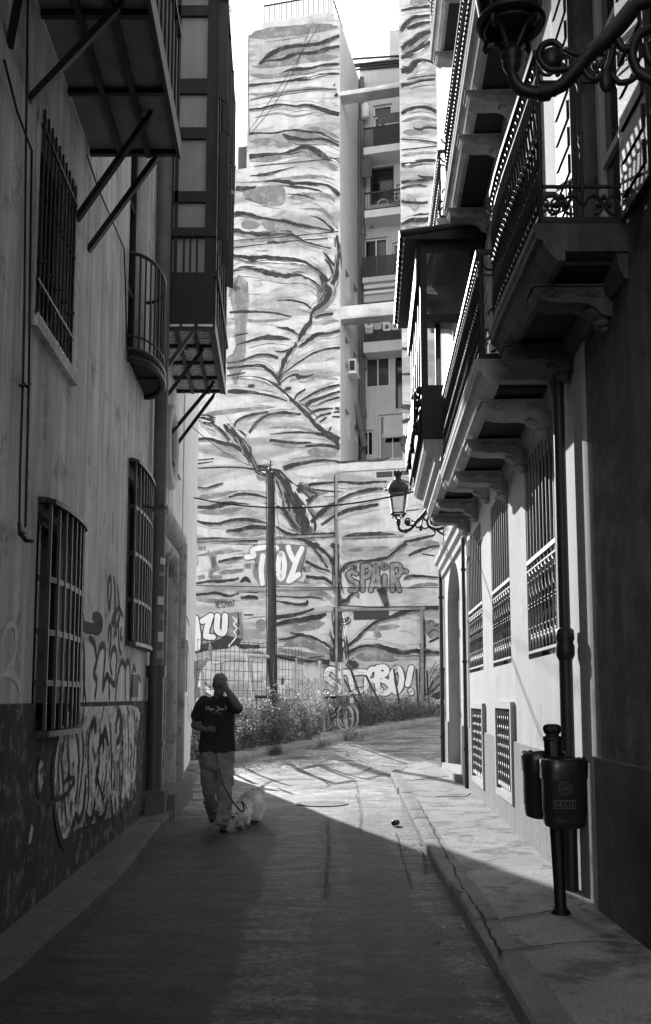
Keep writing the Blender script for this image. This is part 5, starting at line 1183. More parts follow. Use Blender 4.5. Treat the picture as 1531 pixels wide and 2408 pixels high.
def fill(f, pts, slot, d, smooth=True):
    q = [f(*p) for p in pts]
    if smooth: q = spline(q + [q[0]], 4)[:-1]
    t = bmesh.new(); fc = t.faces.new([t.verts.new(MP(u, v, d)) for u, v in q]); bmesh.ops.triangulate(t, faces=[fc]); t.verts.index_update()
    mp_.cur = slot; mp_.add([v.co.copy() for v in t.verts], [[v.index for v in f_.verts] for f_ in t.faces], False); t.free(); mp_.cur = 0
for pts in (
 [(180, 450, 20), (250, 450, 30), (400, 425, 50), (560, 400, 56), (700, 390, 44), (778, 385, 40)], [(300, 410, 10), (380, 370, 26), (480, 340, 34), (620, 325, 22), (720, 295, 14)],
 [(170, 1100, 30), (300, 1080, 46), (420, 1060, 30), (540, 1045, 36), (640, 1075, 44), (770, 1140, 30)], [(170, 960, 40), (300, 965, 50), (390, 985, 40), (470, 985, 10)], [(440, 1345, 60), (560, 1330, 40), (700, 1330, 30), (750, 1380, 10)],
 [(520, 1420, 10), (640, 1425, 18), (710, 1470, 26), (770, 1560, 30)], [(110, 1520, 50), (160, 1530, 60), (240, 1530, 40)], [(250, 1520, 40), (330, 1545, 46), (400, 1555, 20)], [(170, 505, 40), (300, 520, 30), (500, 480, 30), (640, 455, 20)],
 [(170, 250, 60), (330, 220, 70), (560, 200, 60), (770, 180, 50)], [(160, 640, 20), (330, 640, 26), (560, 600, 16), (700, 600, 16)], [(200, 800, 16), (360, 770, 14), (480, 790, 16), (640, 760, 10)], [(560, 870, 20), (640, 880, 30), (720, 910, 20), (775, 940, 20)], [(430, 905, 20), (560, 920, 36), (690, 945, 26)],
 [(80, 1240, 10), (250, 1235, 14), (450, 1210, 20), (640, 1200, 22), (750, 1225, 12)], [(640, 1090, 20), (700, 1130, 24), (770, 1160, 24)], [(175, 235, 20), (260, 215, 40), (480, 190, 40), (730, 165, 30)]): paint(Z5, pts, 1)
fill(Z5, [(125, 1310), (200, 1275), (300, 1262), (400, 1265), (402, 1385), (300, 1402), (220, 1380), (170, 1345), (122, 1350)], 1, .012)
for pts in (
 [(230, 435, 6), (290, 385, 28), (370, 335, 30), (470, 312, 22), (570, 305, 24), (660, 290, 26), (720, 265, 20), (778, 240, 16)], [(235, 436, 8), (290, 412, 8), (370, 405, 18), (430, 385, 26), (500, 362, 20), (570, 360, 22), (640, 350, 28), (700, 330, 24), (778, 312, 16)],
 [(390, 490, 4), (450, 475, 20), (520, 470, 26), (590, 462, 16), (680, 440, 16), (778, 435, 14)], [(160, 578, 36), (240, 570, 18), (340, 562, 16), (440, 550, 18), (560, 535, 20), (660, 510, 14), (778, 500, 16)],
 [(165, 745, 12), (250, 735, 12), (340, 712, 12), (420, 712, 10), (480, 722, 12), (560, 712, 16), (640, 735, 26), (700, 757, 30), (778, 778, 30)], [(170, 680, 4), (300, 650, 4), (450, 620, 5), (600, 605, 6), (760, 605, 6)],
 [(165, 908, 18), (250, 905, 12), (340, 905, 12), (410, 890, 12), (480, 885, 14), (560, 895, 16), (650, 905, 18), (720, 940, 10), (778, 970, 8)], [(390, 905, 4), (420, 930, 30), (490, 945, 26), (580, 948, 16), (660, 945, 18), (720, 962, 18), (778, 990, 12)],
 [(165, 1068, 60), (240, 1060, 36), (340, 1050, 14), (430, 1035, 30), (530, 1005, 40), (610, 1020, 46), (680, 1060, 36), (740, 1085, 20), (778, 1112, 16)], [(220, 1198, 3), (300, 1190, 6), (380, 1160, 6), (490, 1130, 3)],
 [(270, 1235, 6), (340, 1230, 16), (430, 1240, 26), (455, 1250, 26), (520, 1240, 14), (620, 1248, 14), (700, 1262, 16), (740, 1290, 24), (778, 1330, 30)], [(75, 1280, 30), (140, 1280, 26), (190, 1275, 16), (215, 1265, 4)],
 [(20, 1465, 40), (90, 1450, 36), (150, 1450, 26), (230, 1475, 22), (330, 1495, 26), (430, 1510, 26), (520, 1530, 24), (600, 1545, 22), (680, 1560, 12), (740, 1575, 14)], [(20, 1570, 40), (80, 1570, 44), (150, 1585, 30), (230, 1600, 30), (330, 1590, 32), (420, 1585, 34), (480, 1605, 26), (540, 1640, 16), (620, 1665, 16), (720, 1690, 16)],
 [(580, 1465, 3), (650, 1490, 14), (700, 1530, 14), (740, 1570, 16)], [(600, 150, 3), (560, 240, 3), (480, 460, 3), (330, 720, 3), (190, 890, 3)], [(165, 930, 4), (160, 560, 3), (165, 230, 4)], [(165, 890, 3), (420, 520, 3), (640, 170, 4)], [(200, 1130, 3), (500, 1100, 4), (780, 1075, 6)], [(20, 1640, 5), (400, 1610, 6), (770, 1575, 8)], [(20, 1690, 8), (400, 1645, 6), (700, 1620, 8)],
 [(750, 640, 30), (765, 655, 20)], [(740, 575, 16), (750, 580, 10)],
 [(1200, 210, 24), (1230, 160, 30), (1280, 120, 24), (1340, 110, 18), (1395, 100, 14)], [(1200, 70, 8), (1250, 60, 20), (1300, 52, 16), (1395, 42, 26)], [(1240, 190, 16), (1300, 170, 26), (1350, 155, 22), (1395, 150, 16)], [(1200, 330, 40), (1260, 290, 40), (1330, 240, 40), (1400, 215, 24)], [(1200, 395, 40), (1260, 370, 50), (1330, 330, 46), (1395, 285, 40)],
 [(1200, 480, 60), (1260, 470, 60), (1300, 430, 40), (1350, 410, 24), (1430, 430, 16)], [(1200, 580, 30), (1260, 570, 20), (1330, 550, 16), (1430, 540, 14)], [(1200, 770, 24), (1260, 740, 24), (1320, 728, 20), (1390, 735, 24), (1460, 770, 26)], [(1280, 865, 6), (1320, 878, 16), (1390, 865, 16), (1460, 875, 14)], [(1200, 945, 8), (1300, 950, 6), (1390, 960, 8), (1460, 975, 8)],
 [(1200, 1120, 36), (1260, 1110, 36), (1350, 1095, 26), (1450, 1095, 24)], [(1310, 1190, 4), (1350, 1205, 20), (1420, 1205, 12)], [(1200, 1240, 20), (1300, 1230, 20), (1430, 1215, 14)], [(1200, 1280, 14), (1290, 1258, 10), (1380, 1265, 6)], [(1200, 1370, 18), (1300, 1380, 18), (1380, 1375, 16)], [(1200, 1525, 14), (1260, 1500, 30), (1320, 1495, 34), (1390, 1490, 30)], [(1200, 1620, 30), (1290, 1615, 30)], [(1240, 540, 8), (1330, 520, 8), (1470, 510, 8)], [(1200, 1018, 6), (1330, 1005, 6), (1460, 990, 6)]): paint(Z5, pts, 0)
for pts in ([(1200, 360, 30), (1300, 300, 30), (1395, 250, 24)], [(1200, 830, 20), (1320, 800, 24), (1450, 820, 24)], [(1210, 900, 40), (1300, 900, 40), (1400, 900, 20)], [(1200, 1060, 26), (1330, 1040, 20), (1450, 1040, 16)], [(1240, 1320, 60), (1290, 1400, 60), (1310, 1430, 40)], [(1230, 1560, 60), (1330, 1570, 60)], [(1260, 20, 60), (1320, 10, 60), (1390, 5, 40)]): paint(Z5, pts, 1)
for pts in ([(240, 420, 40), (300, 350, 110), (310, 700, 60), (280, 800, 100), (280, 930, 60)], [(250, 100, 20), (420, 85, 26), (640, 95, 20)], [(330, 60, 26), (480, 50, 36), (560, 60, 26), (640, 80, 12)], [(760, 380, 60), (790, 420, 60), (760, 480, 30)], [(250, 545, 20), (420, 560, 16), (600, 545, 14)], [(600, 900, 16), (720, 880, 16), (880, 900, 26)], [(80, 1110, 30), (300, 1080, 26), (520, 1060, 16)], [(60, 1310, 30), (180, 1330, 30), (300, 1360, 30)], [(480, 1180, 14), (640, 1180, 16), (760, 1210, 16)], [(700, 1320, 60), (800, 1330, 50), (880, 1320, 40)], [(600, 1080, 16), (760, 1010, 16), (880, 990, 20)], [(440, 1260, 12), (600, 1290, 20), (800, 1270, 14)], [(250, 890, 10), (420, 910, 12), (520, 950, 14)], [(780, 580, 30), (840, 560, 20), (885, 560, 16)]): paint(Z6, pts, 1)
for pts in (
 [(240, 178, 30), (310, 185, 30), (370, 195, 40), (460, 190, 40), (560, 195, 34), (640, 205, 30), (700, 225, 24), (750, 255, 26), (790, 290, 24), (820, 330, 20)], [(240, 300, 8), (280, 265, 24), (330, 252, 30), (420, 265, 40), (500, 285, 44), (580, 295, 36), (650, 290, 24), (700, 305, 22), (745, 335, 30), (790, 390, 26)],
 [(872, 60, 26), (880, 130, 24), (876, 220, 30), (870, 290, 36), (845, 345, 50)], [(790, 150, 4), (820, 190, 16), (860, 240, 12)], [(800, 195, 4), (830, 230, 14), (855, 300, 16)], [(780, 290, 40), (805, 350, 60), (828, 390, 60), (800, 450, 40), (770, 475, 26), (740, 500, 18), (720, 530, 10)], [(520, 440, 4), (580, 438, 10), (640, 445, 12), (690, 460, 12), (722, 490, 10)], [(245, 510, 8), (310, 505, 18), (380, 505, 14), (440, 507, 10), (520, 515, 10), (580, 530, 10), (610, 532, 4)],
 [(720, 525, 12), (715, 570, 26), (690, 600, 30), (665, 640, 26), (645, 680, 12)], [(740, 540, 6), (780, 525, 14), (850, 515, 16)], [(645, 710, 6), (680, 690, 16), (720, 660, 24), (760, 635, 20), (820, 630, 10), (890, 615, 18)], [(515, 595, 3), (570, 605, 10), (620, 625, 10), (650, 645, 6)], [(280, 700, 3), (350, 680, 12), (420, 662, 20), (480, 655, 32), (550, 660, 26), (600, 668, 6)], [(510, 735, 4), (560, 737, 8), (610, 715, 8), (640, 705, 10)], [(640, 690, 16), (615, 720, 14), (585, 755, 36), (562, 800, 44), (545, 860, 36), (535, 925, 14)],
 [(570, 860, 6), (620, 820, 10), (680, 780, 10), (740, 745, 10), (820, 722, 12), (890, 715, 18)], [(230, 805, 8), (300, 795, 10), (360, 775, 12), (420, 755, 12), (480, 758, 16), (530, 775, 16)], [(230, 835, 14), (300, 828, 12), (360, 820, 16), (430, 820, 20), (480, 850, 20), (520, 890, 20), (540, 935, 14)], [(230, 880, 8), (290, 870, 12), (340, 858, 6)],
 [(290, 885, 6), (360, 885, 10), (430, 892, 12), (480, 915, 16), (530, 945, 26), (580, 990, 20), (620, 1030, 26), (670, 1075, 40), (710, 1120, 40), (760, 1180, 46), (830, 1220, 46), (888, 1250, 56)], [(235, 970, 20), (290, 970, 26), (370, 975, 20), (430, 985, 12), (500, 1000, 12), (580, 1025, 8)], [(540, 925, 4), (590, 885, 10), (640, 872, 16), (650, 885, 24), (690, 885, 18), (735, 868, 4)], [(352, 938, 14), (375, 937, 26), (392, 936, 10)], [(560, 965, 10), (580, 955, 18), (605, 948, 10)], [(620, 1030, 6), (640, 990, 10), (690, 955, 8)], [(650, 1030, 6), (720, 990, 12), (790, 955, 14), (850, 940, 14), (888, 932, 12)], [(690, 1060, 20), (720, 1030, 24), (780, 1010, 20), (840, 985, 14), (890, 970, 12)], [(770, 1040, 6), (830, 1020, 12), (885, 1003, 14)],
 [(700, 1110, 16), (760, 1080, 18), (850, 1068, 10)], [(740, 1140, 6), (780, 1110, 12), (840, 1095, 10)], [(770, 1150, 8), (800, 1130, 12), (815, 1120, 4)], [(840, 1175, 6), (828, 1195, 10), (822, 1212, 6)], [(862, 1070, 14), (888, 1070, 16)], [(852, 1092, 8), (888, 1088, 14)], [(845, 1118, 10), (888, 1118, 12)],
 [(65, 1128, 36), (110, 1138, 50), (158, 1152, 36)], [(215, 1160, 20), (235, 1190, 40), (262, 1215, 60), (300, 1250, 74), (340, 1300, 66), (375, 1360, 40), (402, 1430, 44)], [(360, 1212, 10), (390, 1165, 14), (450, 1115, 14), (530, 1095, 16), (600, 1095, 14), (662, 1102, 10)], [(275, 1175, 10), (290, 1140, 12), (360, 1110, 12), (430, 1095, 10), (472, 1090, 12)], [(50, 1250, 12), (120, 1245, 16), (200, 1270, 20), (260, 1282, 24), (320, 1312, 30)], [(150, 1160, 10), (200, 1200, 16), (245, 1255, 20)], [(480, 1222, 3), (560, 1212, 8), (640, 1208, 10), (720, 1212, 12), (790, 1222, 20), (850, 1250, 26), (885, 1290, 20)],
 [(480, 1253, 20), (560, 1265, 16), (640, 1270, 14), (722, 1268, 8)], [(685, 1290, 10), (760, 1285, 14), (830, 1287, 20), (888, 1305, 20)], [(50, 1372, 6), (155, 1362, 8)], [(50, 1393, 10), (150, 1380, 6)], [(560, 1420, 34), (620, 1400, 24), (700, 1385, 18), (780, 1372, 14), (850, 1375, 10), (890, 1385, 16)], [(400, 1420, 40), (450, 1440, 60), (540, 1440, 50)], [(50, 1420, 8), (200, 1412, 10), (330, 1415, 10), (390, 1425, 12)], [(890, 1385, 14), (1000, 1375, 10), (1100, 1372, 20), (1180, 1360, 12)],
 [(1252, 150, 14), (1300, 155, 12)], [(1250, 280, 16), (1290, 275, 14)], [(1250, 720, 14), (1300, 722, 16)], [(1250, 870, 10), (1300, 868, 14)], [(1250, 1055, 26), (1290, 1062, 30), (1320, 1060, 20)], [(1255, 1150, 20), (1290, 1135, 24)], [(1255, 1230, 40), (1290, 1270, 70), (1340, 1310, 80)], [(1270, 1350, 20), (1360, 1365, 20)]): paint(Z6, pts, 0)
for pts in ([(50, 130, 30), (160, 120, 26), (300, 90, 16)], [(50, 215, 20), (200, 215, 30), (330, 190, 20)], [(220, 330, 40), (330, 340, 40), (450, 340, 30)], [(700, 120, 40), (760, 110, 30), (840, 90, 16)], [(930, 440, 20), (1050, 430, 26), (1180, 420, 20)], [(920, 560, 30), (960, 640, 40), (1000, 720, 40)], [(60, 730, 20), (180, 735, 26), (300, 730, 16)], [(430, 840, 60), (430, 880, 60), (440, 910, 40)], [(560, 900, 26), (680, 890, 40), (800, 860, 50)], [(560, 990, 30), (680, 985, 40), (800, 1030, 40)], [(980, 1060, 50), (1100, 1060, 50), (1230, 1080, 30)], [(1030, 900, 30), (1140, 890, 30), (1240, 880, 24)], [(1300, 410, 30), (1400, 400, 40), (1470, 420, 60)], [(1280, 660, 20), (1380, 640, 24), (1480, 640, 20)], [(520, 1020, 14), (640, 1040, 30), (800, 1060, 30)], [(700, 700, 20), (780, 690, 30), (840, 720, 40)], [(1380, 850, 60), (1430, 900, 90), (1480, 950, 80)], [(1090, 910, 30), (1110, 930, 40), (1130, 945, 20)], [(330, 1030, 16), (400, 1040, 30), (460, 1060, 20)], [(50, 470, 16), (200, 450, 22), (330, 440, 12)], [(180, 570, 30), (280, 560, 24), (330, 550, 14)]): paint(Z7, pts, 1)
for pts in (
 [(50, 70, 10), (110, 75, 8), (160, 60, 14), (210, 45, 6)], [(240, 130, 10), (300, 112, 18), (360, 112, 16), (420, 120, 12), (465, 135, 10)], [(50, 185, 14), (110, 190, 22), (170, 180, 30), (230, 165, 26), (300, 165, 12), (360, 170, 6)], [(50, 265, 10), (110, 280, 16), (180, 282, 14), (260, 262, 16), (340, 258, 20), (420, 270, 18), (465, 282, 10)], [(230, 325, 12), (300, 320, 22), (370, 305, 26), (440, 305, 22), (470, 310, 14)],
 [(500, -20, 40), (545, 20, 60), (585, 90, 90), (620, 160, 110), (655, 230, 120), (690, 300, 100), (700, 350, 70)], [(520, 180, 20), (570, 215, 30), (610, 270, 30), (650, 320, 40)], [(640, 60, 20), (680, 70, 40), (720, 90, 20), (760, 110, 8)], [(700, 160, 30), (730, 130, 20), (760, 120, 10)], [(520, 300, 14), (560, 330, 20), (610, 350, 24), (680, 360, 30), (760, 352, 30), (870, 345, 26)], [(720, 275, 20), (780, 220, 30), (830, 180, 24), (880, 150, 20), (960, 110, 16), (1050, 88, 20), (1140, 80, 14)], [(780, 290, 14), (860, 240, 20), (940, 205, 26), (1040, 185, 22), (1115, 170, 14)],
 [(640, 95, 30), (700, 62, 24), (760, 50, 20), (830, 45, 14), (900, 40, 12), (1000, 48, 20), (1100, 40, 14), (1165, 38, 10)], [(910, 358, 6), (980, 350, 26), (1060, 345, 26), (1140, 345, 26), (1220, 350, 6)], [(560, 358, 10), (640, 370, 16), (720, 395, 26), (780, 430, 26), (830, 480, 30), (858, 540, 36), (872, 620, 36), (880, 700, 46), (890, 765, 40)], [(680, 385, 6), (740, 430, 10), (790, 500, 12), (820, 540, 10)], [(690, 500, 16), (740, 530, 18), (790, 550, 14), (832, 560, 8)], [(690, 590, 16), (750, 600, 20), (800, 605, 20), (862, 650, 10)], [(840, 400, 30), (870, 440, 20), (850, 500, 16)], [(310, 625, 14), (340, 605, 30), (370, 628, 6)],
 [(180, 505, 12), (250, 490, 18), (330, 478, 10)], [(40, 635, 10), (120, 620, 12), (180, 620, 20), (260, 612, 14), (300, 600, 10)], [(40, 700, 14), (110, 692, 16), (180, 690, 18), (240, 705, 14), (300, 690, 8)], [(320, 680, 10), (410, 680, 14)], [(310, 715, 10), (360, 710, 22), (412, 715, 16)], [(520, 708, 6), (600, 710, 8), (660, 715, 10), (720, 712, 10), (790, 720, 8)], [(520, 735, 8), (580, 745, 14), (640, 755, 14), (690, 750, 18), (700, 730, 12)], [(520, 830, 24), (600, 820, 24), (680, 800, 18), (740, 780, 10)], [(520, 870, 20), (580, 855, 26), (660, 845, 30), (740, 830, 30), (810, 812, 20)], [(530, 960, 8), (600, 950, 20), (670, 935, 26), (740, 950, 24), (800, 985, 30), (850, 1020, 40)], [(600, 920, 10), (640, 928, 14), (680, 930, 14)], [(330, 815, 8), (385, 815, 8)], [(290, 985, 16), (320, 1000, 24), (360, 1000, 24), (422, 998, 14)],
 [(868, 770, 50), (870, 860, 70), (878, 940, 80), (880, 1010, 86), (878, 1090, 90)], [(520, 1050, 10), (600, 1065, 16), (680, 1080, 24), (760, 1085, 40), (830, 1090, 50)], [(930, 1000, 20), (980, 960, 18), (1030, 910, 16), (1090, 860, 18), (1150, 840, 10), (1220, 815, 30), (1300, 785, 24), (1400, 775, 16), (1485, 780, 20)], [(930, 1040, 40), (1010, 1000, 26), (1080, 995, 34), (1160, 1010, 44), (1240, 1030, 40), (1320, 1025, 30), (1400, 1030, 30), (1490, 1035, 24)], [(940, 1080, 40), (960, 1100, 40), (1000, 1110, 14)],
 [(1155, 490, 10), (1200, 455, 16), (1250, 415, 24), (1282, 400, 14)], [(1290, 470, 12), (1340, 445, 20), (1400, 425, 14), (1470, 410, 10)], [(900, 560, 30), (930, 520, 20), (1000, 500, 10), (1060, 500, 14), (1120, 490, 20), (1162, 480, 14)], [(1262, 608, 10), (1300, 590, 20), (1380, 590, 14), (1472, 598, 8)], [(1260, 390, 14), (1340, 375, 20), (1430, 355, 12)], [(1250, 30, 16), (1300, 45, 12), (1360, 50, 16)], [(890, 740, 30), (930, 730, 20), (950, 700, 14), (990, 680, 8)], [(880, 860, 40), (930, 850, 30), (945, 830, 16)], [(40, 380, 16), (140, 372, 20), (300, 378, 18), (410, 380, 14)], [(862, 0, 12), (864, 200, 12), (866, 340, 16)], [(868, 400, 36), (872, 560, 40), (880, 700, 40)], [(1370, 780, 12), (1376, 900, 22), (1374, 1010, 30), (1378, 1200, 36), (1380, 1330, 30)], [(900, 760, 8), (1100, 770, 8), (1485, 765, 10)], [(1370, 460, 8), (1440, 470, 8)]): paint(Z7, pts, 0)
fill(Z7, [(1105, 665), (1152, 650), (1182, 770), (1152, 775)], 0, .05, False)
# fine brush folds between the traced lines, following their flow
def inside(u, v):
    if u > 945: return u < 1034 and (v < 1070 or 1100 < v < 1560)
    if u < 798: return v > 92 - (u - 583) * .15 and v < 1600 and u > (586 if v < 402 else (556 if v < 490 else (538 if v < 940 else 458)))
    return 800 < u < 943 and 1100 < v < 1560
FI = FLOW[:]; px = lambda x, y: (x, y)
def flow(u, v):
    sx = sy_ = 0.0
    for a, c, t in FI:
        dd_ = (a - u) ** 2 + ((c - v) * 1.6) ** 2
        if dd_ < 6400: w_ = 1 / (dd_ + 40); sx += math.cos(t) * w_; sy_ += math.sin(t) * w_
    return (sx, sy_) if sx or sy_ else (1.0, -.1)
made = 0
while made < 250:
    u = rng_.choice((rng_.uniform(458, 798), rng_.uniform(538, 798), rng_.uniform(538, 798), rng_.uniform(800, 1034))); v = rng_.uniform(60, 1560)
    if not inside(u, v): continue
    n_ = rng_.randint(5, 14); pts = []; kind = rng_.random(); wm = rng_.uniform(3.5, 11) if kind < .68 else (rng_.uniform(1.2, 2.6) if kind < .95 else rng_.uniform(2, 5))
    for i in range(n_):
        if not inside(u, v): break
        pts.append((u, v, wm * (.25 + math.sin(math.pi * (i + .5) / n_)))); a, c = flow(u, v); l_ = math.hypot(a, c); st_ = 7.5; u += a / l_ * st_; v += c / l_ * st_ + rng_.uniform(-.5, .5)
    if len(pts) < 4: continue
    slot = 3 if kind < .68 else (1 if kind < .95 else 0)
    paint_(px, pts, slot, {3: .0065, 1: .0105, 0: .02}[slot] + .0008 * (made % 3), 2, .2); made += 1
for v0 in (70, 84, 98, 112): paint_(px, [(584, v0 + 26, 13), (640, v0 + 20, 16), (720, v0 + 8, 16), (797, v0 - 4, 12)], 3, .0055, 6, .1)
# large lettering sprayed along the foot of the wall
def letters(f, strokes, w_, out, fillslot, outslot, base=.036):
    for pts in strokes: paint(f, [(x, y, w_ + out) for x, y in pts], outslot, base, 6, .03); [disc(f, pts[i], (w_ + out) / 2, outslot, base) for i in range(len(pts)) if i in (0, len(pts) - 1)]
    for k, pts in enumerate(strokes): paint(f, [(x, y, w_) for x, y in pts], fillslot, base + .004 + .0005 * k, 6, .03); [disc(f, pts[i], w_ / 2, fillslot, base + .0042 + .0005 * k) for i in (0, len(pts) - 1)]
def disc(f, p, r_, slot, d, n=10):
    mp_.cur = slot; mp_.add([MP(*f(p[0] + r_ * math.cos(2 * math.pi * i / n), p[1] + r_ * math.sin(2 * math.pi * i / n)), d + .0002) for i in range(n)], [tuple(range(n))], False); mp_.cur = 0
fill(Z7, [(340, 480), (375, 425), (465, 395), (560, 400), (700, 410), (680, 470), (650, 570), (660, 600), (600, 640), (520, 640), (430, 650), (390, 600), (380, 560), (400, 500)], 1, .034, False)
letters(Z7, [[(345, 478), (385, 470), (385, 435), (470, 420), (520, 425)], [(440, 470), (430, 560), (438, 632)], [(540, 462), (528, 540), (540, 598), (556, 590), (566, 520), (552, 462), (540, 462)], [(588, 420), (605, 470), (628, 505)], [(668, 428), (640, 490), (612, 570), (590, 618)], [(592, 618), (620, 600), (648, 580)]], 30, 14, 2, 1)
letters(Z7, [[(985, 575), (955, 562), (940, 588), (958, 612), (988, 632), (985, 668), (950, 672)], [(1022, 528), (1022, 670)], [(1022, 530), (1058, 530), (1068, 562), (1050, 592), (1024, 596)], [(1070, 672), (1086, 600), (1098, 530), (1112, 600), (1124, 672)], [(1080, 640), (1116, 640)], [(1150, 590), (1150, 672)], [(1196, 522), (1196, 672)], [(1196, 524), (1236, 528), (1242, 562), (1224, 592), (1198, 598)], [(1214, 602), (1236, 672)], [(1264, 560), (1276, 562)]], 24, 12, 1, 0)
disc(Z7, (1148, 533), 25, 0, .044); disc(Z7, (1148, 533), 20, 1, .046)
for k in range(4): a = math.pi * k / 4; paint(Z7, [(1148 - 17 * math.cos(a), 533 - 17 * math.sin(a), 4), (1148 + 17 * math.cos(a), 533 + 17 * math.sin(a), 4)], 0, .048)
letters(Zg, [[(598, 300), (550, 250), (505, 245), (492, 300), (535, 345), (580, 372), (572, 428), (518, 442), (484, 420)], [(612, 262), (700, 268), (780, 262)], [(668, 282), (685, 350), (700, 412), (765, 402)], [(900, 272), (842, 240), (806, 300), (796, 380), (815, 436), (868, 428), (905, 402)], [(806, 342), (862, 325)], [(884, 228), (876, 330), (896, 418)], [(884, 232), (936, 226), (950, 262), (902, 312), (958, 342), (984, 388), (940, 426), (896, 420)], [(1022, 234), (990, 290), (994, 368), (1022, 414), (1056, 378), (1066, 300), (1048, 244), (1022, 234)], [(1140, 230), (1126, 290), (1112, 358)], [(1136, 408), (1140, 420)]], 42, 14, 2, 0)
fill(Z7, [(230, 805), (318, 795), (322, 960), (225, 1005), (228, 930)], 1, .034, False); fill(Z7, [(38, 1042), (90, 985), (160, 970), (228, 935), (320, 955), (300, 985), (228, 1012), (120, 1022)], 0, .035, False)
paint(Z7, [(265, 825, 8), (285, 850, 8), (270, 870, 8), (288, 895, 8), (272, 915, 8), (285, 940, 8), (240, 1000, 8)], 2, .04); paint(Z7, [(295, 800, 8), (300, 870, 10), (285, 890, 10), (300, 915, 10), (285, 940, 12), (230, 1010, 10)], 0, .039)
letters(Z7, [[(48, 835), (60, 930), (58, 1010)], [(88, 852), (138, 822)], [(136, 822), (112, 900)], [(108, 940), (150, 945)], [(112, 900), (108, 940)], [(176, 822), (172, 895), (190, 920), (214, 912), (220, 820)]], 34, 12, 2, 0)
# stroke alphabet for tags
SF = {'Y': [[(0, 1.6), (.5, .8), (1, 1.6)], [(.5, .8), (.45, 0)]], 'E': [[(.9, 1.5), (0, 1.6), (.05, 0), (1, .1)], [(.05, .8), (.8, .85)]], 'S': [[(.95, 1.4), (.5, 1.6), (.05, 1.2), (.9, .5), (.5, 0), (0, .2)]], '2': [[(0, 1.2), (.4, 1.6), (.9, 1.2), (.1, 0), (1, .05)]], '0': [[(.5, 1.5), (0, .8), (.5, 0), (1, .8), (.5, 1.5)]], '7': [[(0, 1.5), (1, 1.6), (.4, 0)]],
      'F': [[(.9, 1.6), (0, 1.55), (0, 0)], [(0, .8), (.7, .85)]], 'I': [[(.4, 1.2), (.4, 0)], [(.4, 1.5), (.42, 1.6)]], 'O': [[(.5, 1.6), (0, .8), (.5, 0), (1, .8), (.5, 1.6)]], 'N': [[(0, 0), (.05, 1.6), (.9, 0), (1, 1.6)]], 'A': [[(0, 0), (.5, 1.6), (1, 0)], [(.2, .6), (.8, .6)]], 'B': [[(0, 0), (0, 1.6), (.8, 1.3), (.1, .9), (.95, .5), (0, 0)]], 'U': [[(0, 1.6), (.05, .2), (.5, 0), (.95, .2), (1, 1.6)]], '!': [[(.3, 1.6), (.2, .5)], [(.15, .1), (.2, 0)]], '.': [[(.2, .1), (.3, 0)]], '1': [[(.2, 1.3), (.5, 1.6), (.5, 0)]], '>': [[(0, .8), (1, .8)], [(.6, 1.2), (1, .8), (.6, .4)]], 'P': [[(0, 0), (0, 1.6), (.9, 1.4), (.9, .9), (0, .7)]], ' ': []}
def word(f, txt, x, y, w_, hgt, th, slope=0.0, gap=1.3, slot=0):
    for i, ch in enumerate(txt):
        for st in SF[ch]:
            pts = [(x + (i * gap + px_) * w_, y - py_ / 1.6 * hgt + slope * i * w_, th) for px_, py_ in st]; paint(f, pts, slot, .045, 3, .05)
word(Z7, '..YES2007', 130, 778, 12.5, 38, 4, -.1); word(Z7, 'FIONA', 932, 553, 9.5, 28, 3.5); word(Z7, 'OBEY>', 333, 545, 12, 28, 3, -.1); word(Z7, 'NEUS', 676, 562, 8.5, 28, 3); word(Z7, '07.', 682, 628, 10, 24, 3); word(Z7, 'ON', 423, 378, 11, 18, 3); word(Z7, '!!', 520, 375, 11, 20, 3); word(Z7, '2012', 62, 438, 9, 22, 3)
# scribbled pieces at either end of the wall
for pts in ([(120, 440, 10), (150, 500, 30), (170, 560, 30)], [(160, 440, 16), (150, 530, 26), (130, 600, 20)], [(60, 600, 30), (100, 590, 20)], [(130, 600, 30), (200, 590, 24)], [(50, 470, 6), (60, 500, 4), (55, 530, 5)], [(1395, 870, 5), (1430, 850, 5), (1440, 880, 5), (1480, 860, 5)], [(1400, 930, 5), (1440, 900, 5), (1470, 920, 5)], [(1410, 975, 10), (1440, 960, 12), (1485, 940, 12)]): paint(Z7, pts, 1 if pts[0][0] < 200 else 0, .04)
fill(Zg, [(1250, 440), (1300, 330), (1360, 250), (1400, 235), (1400, 480), (1330, 470)], 0, .036, False)
for a in ([(1275, 415), (1320, 330), (1385, 285), (1390, 315), (1330, 370)], [(1290, 440), (1340, 380), (1392, 340), (1392, 370), (1350, 410)], [(1300, 350), (1350, 290), (1380, 262), (1340, 275)]): fill(Zg, a, 1, .041, False)
for pts in ([(1270, 290), (1330, 180), (1330, 270)], [(1300, 280), (1360, 195), (1365, 260)], [(1280, 330), (1320, 240), (1350, 250)]): paint(Zg, [(x, y, 4) for x, y in pts], 0, .04, 1)
fill(Zg, [(1300, 540), (1330, 490), (1390, 470), (1410, 600), (1350, 560)], 2, .04)
for i in range(24): disc(Zg, (1325 + (i % 6) * 12 + (i // 6) * 3, 515 + (i // 6) * 14), 4, 0, .044, 6)
for pts in ([(1400, 880), (1425, 860), (1412, 900)], ): pass
M['mural_soft'] = mat('pale_grey_mural_paint', .40, .9, .3, 1.6, .25, .15, 0, c2=.55, patch=.6, pscale=1.8, pth=.54)
mp_.build('mural_strokes', [M['mural_dark'], M['mural_mid'], M['mural_pale'], M['mural_soft']], AB)
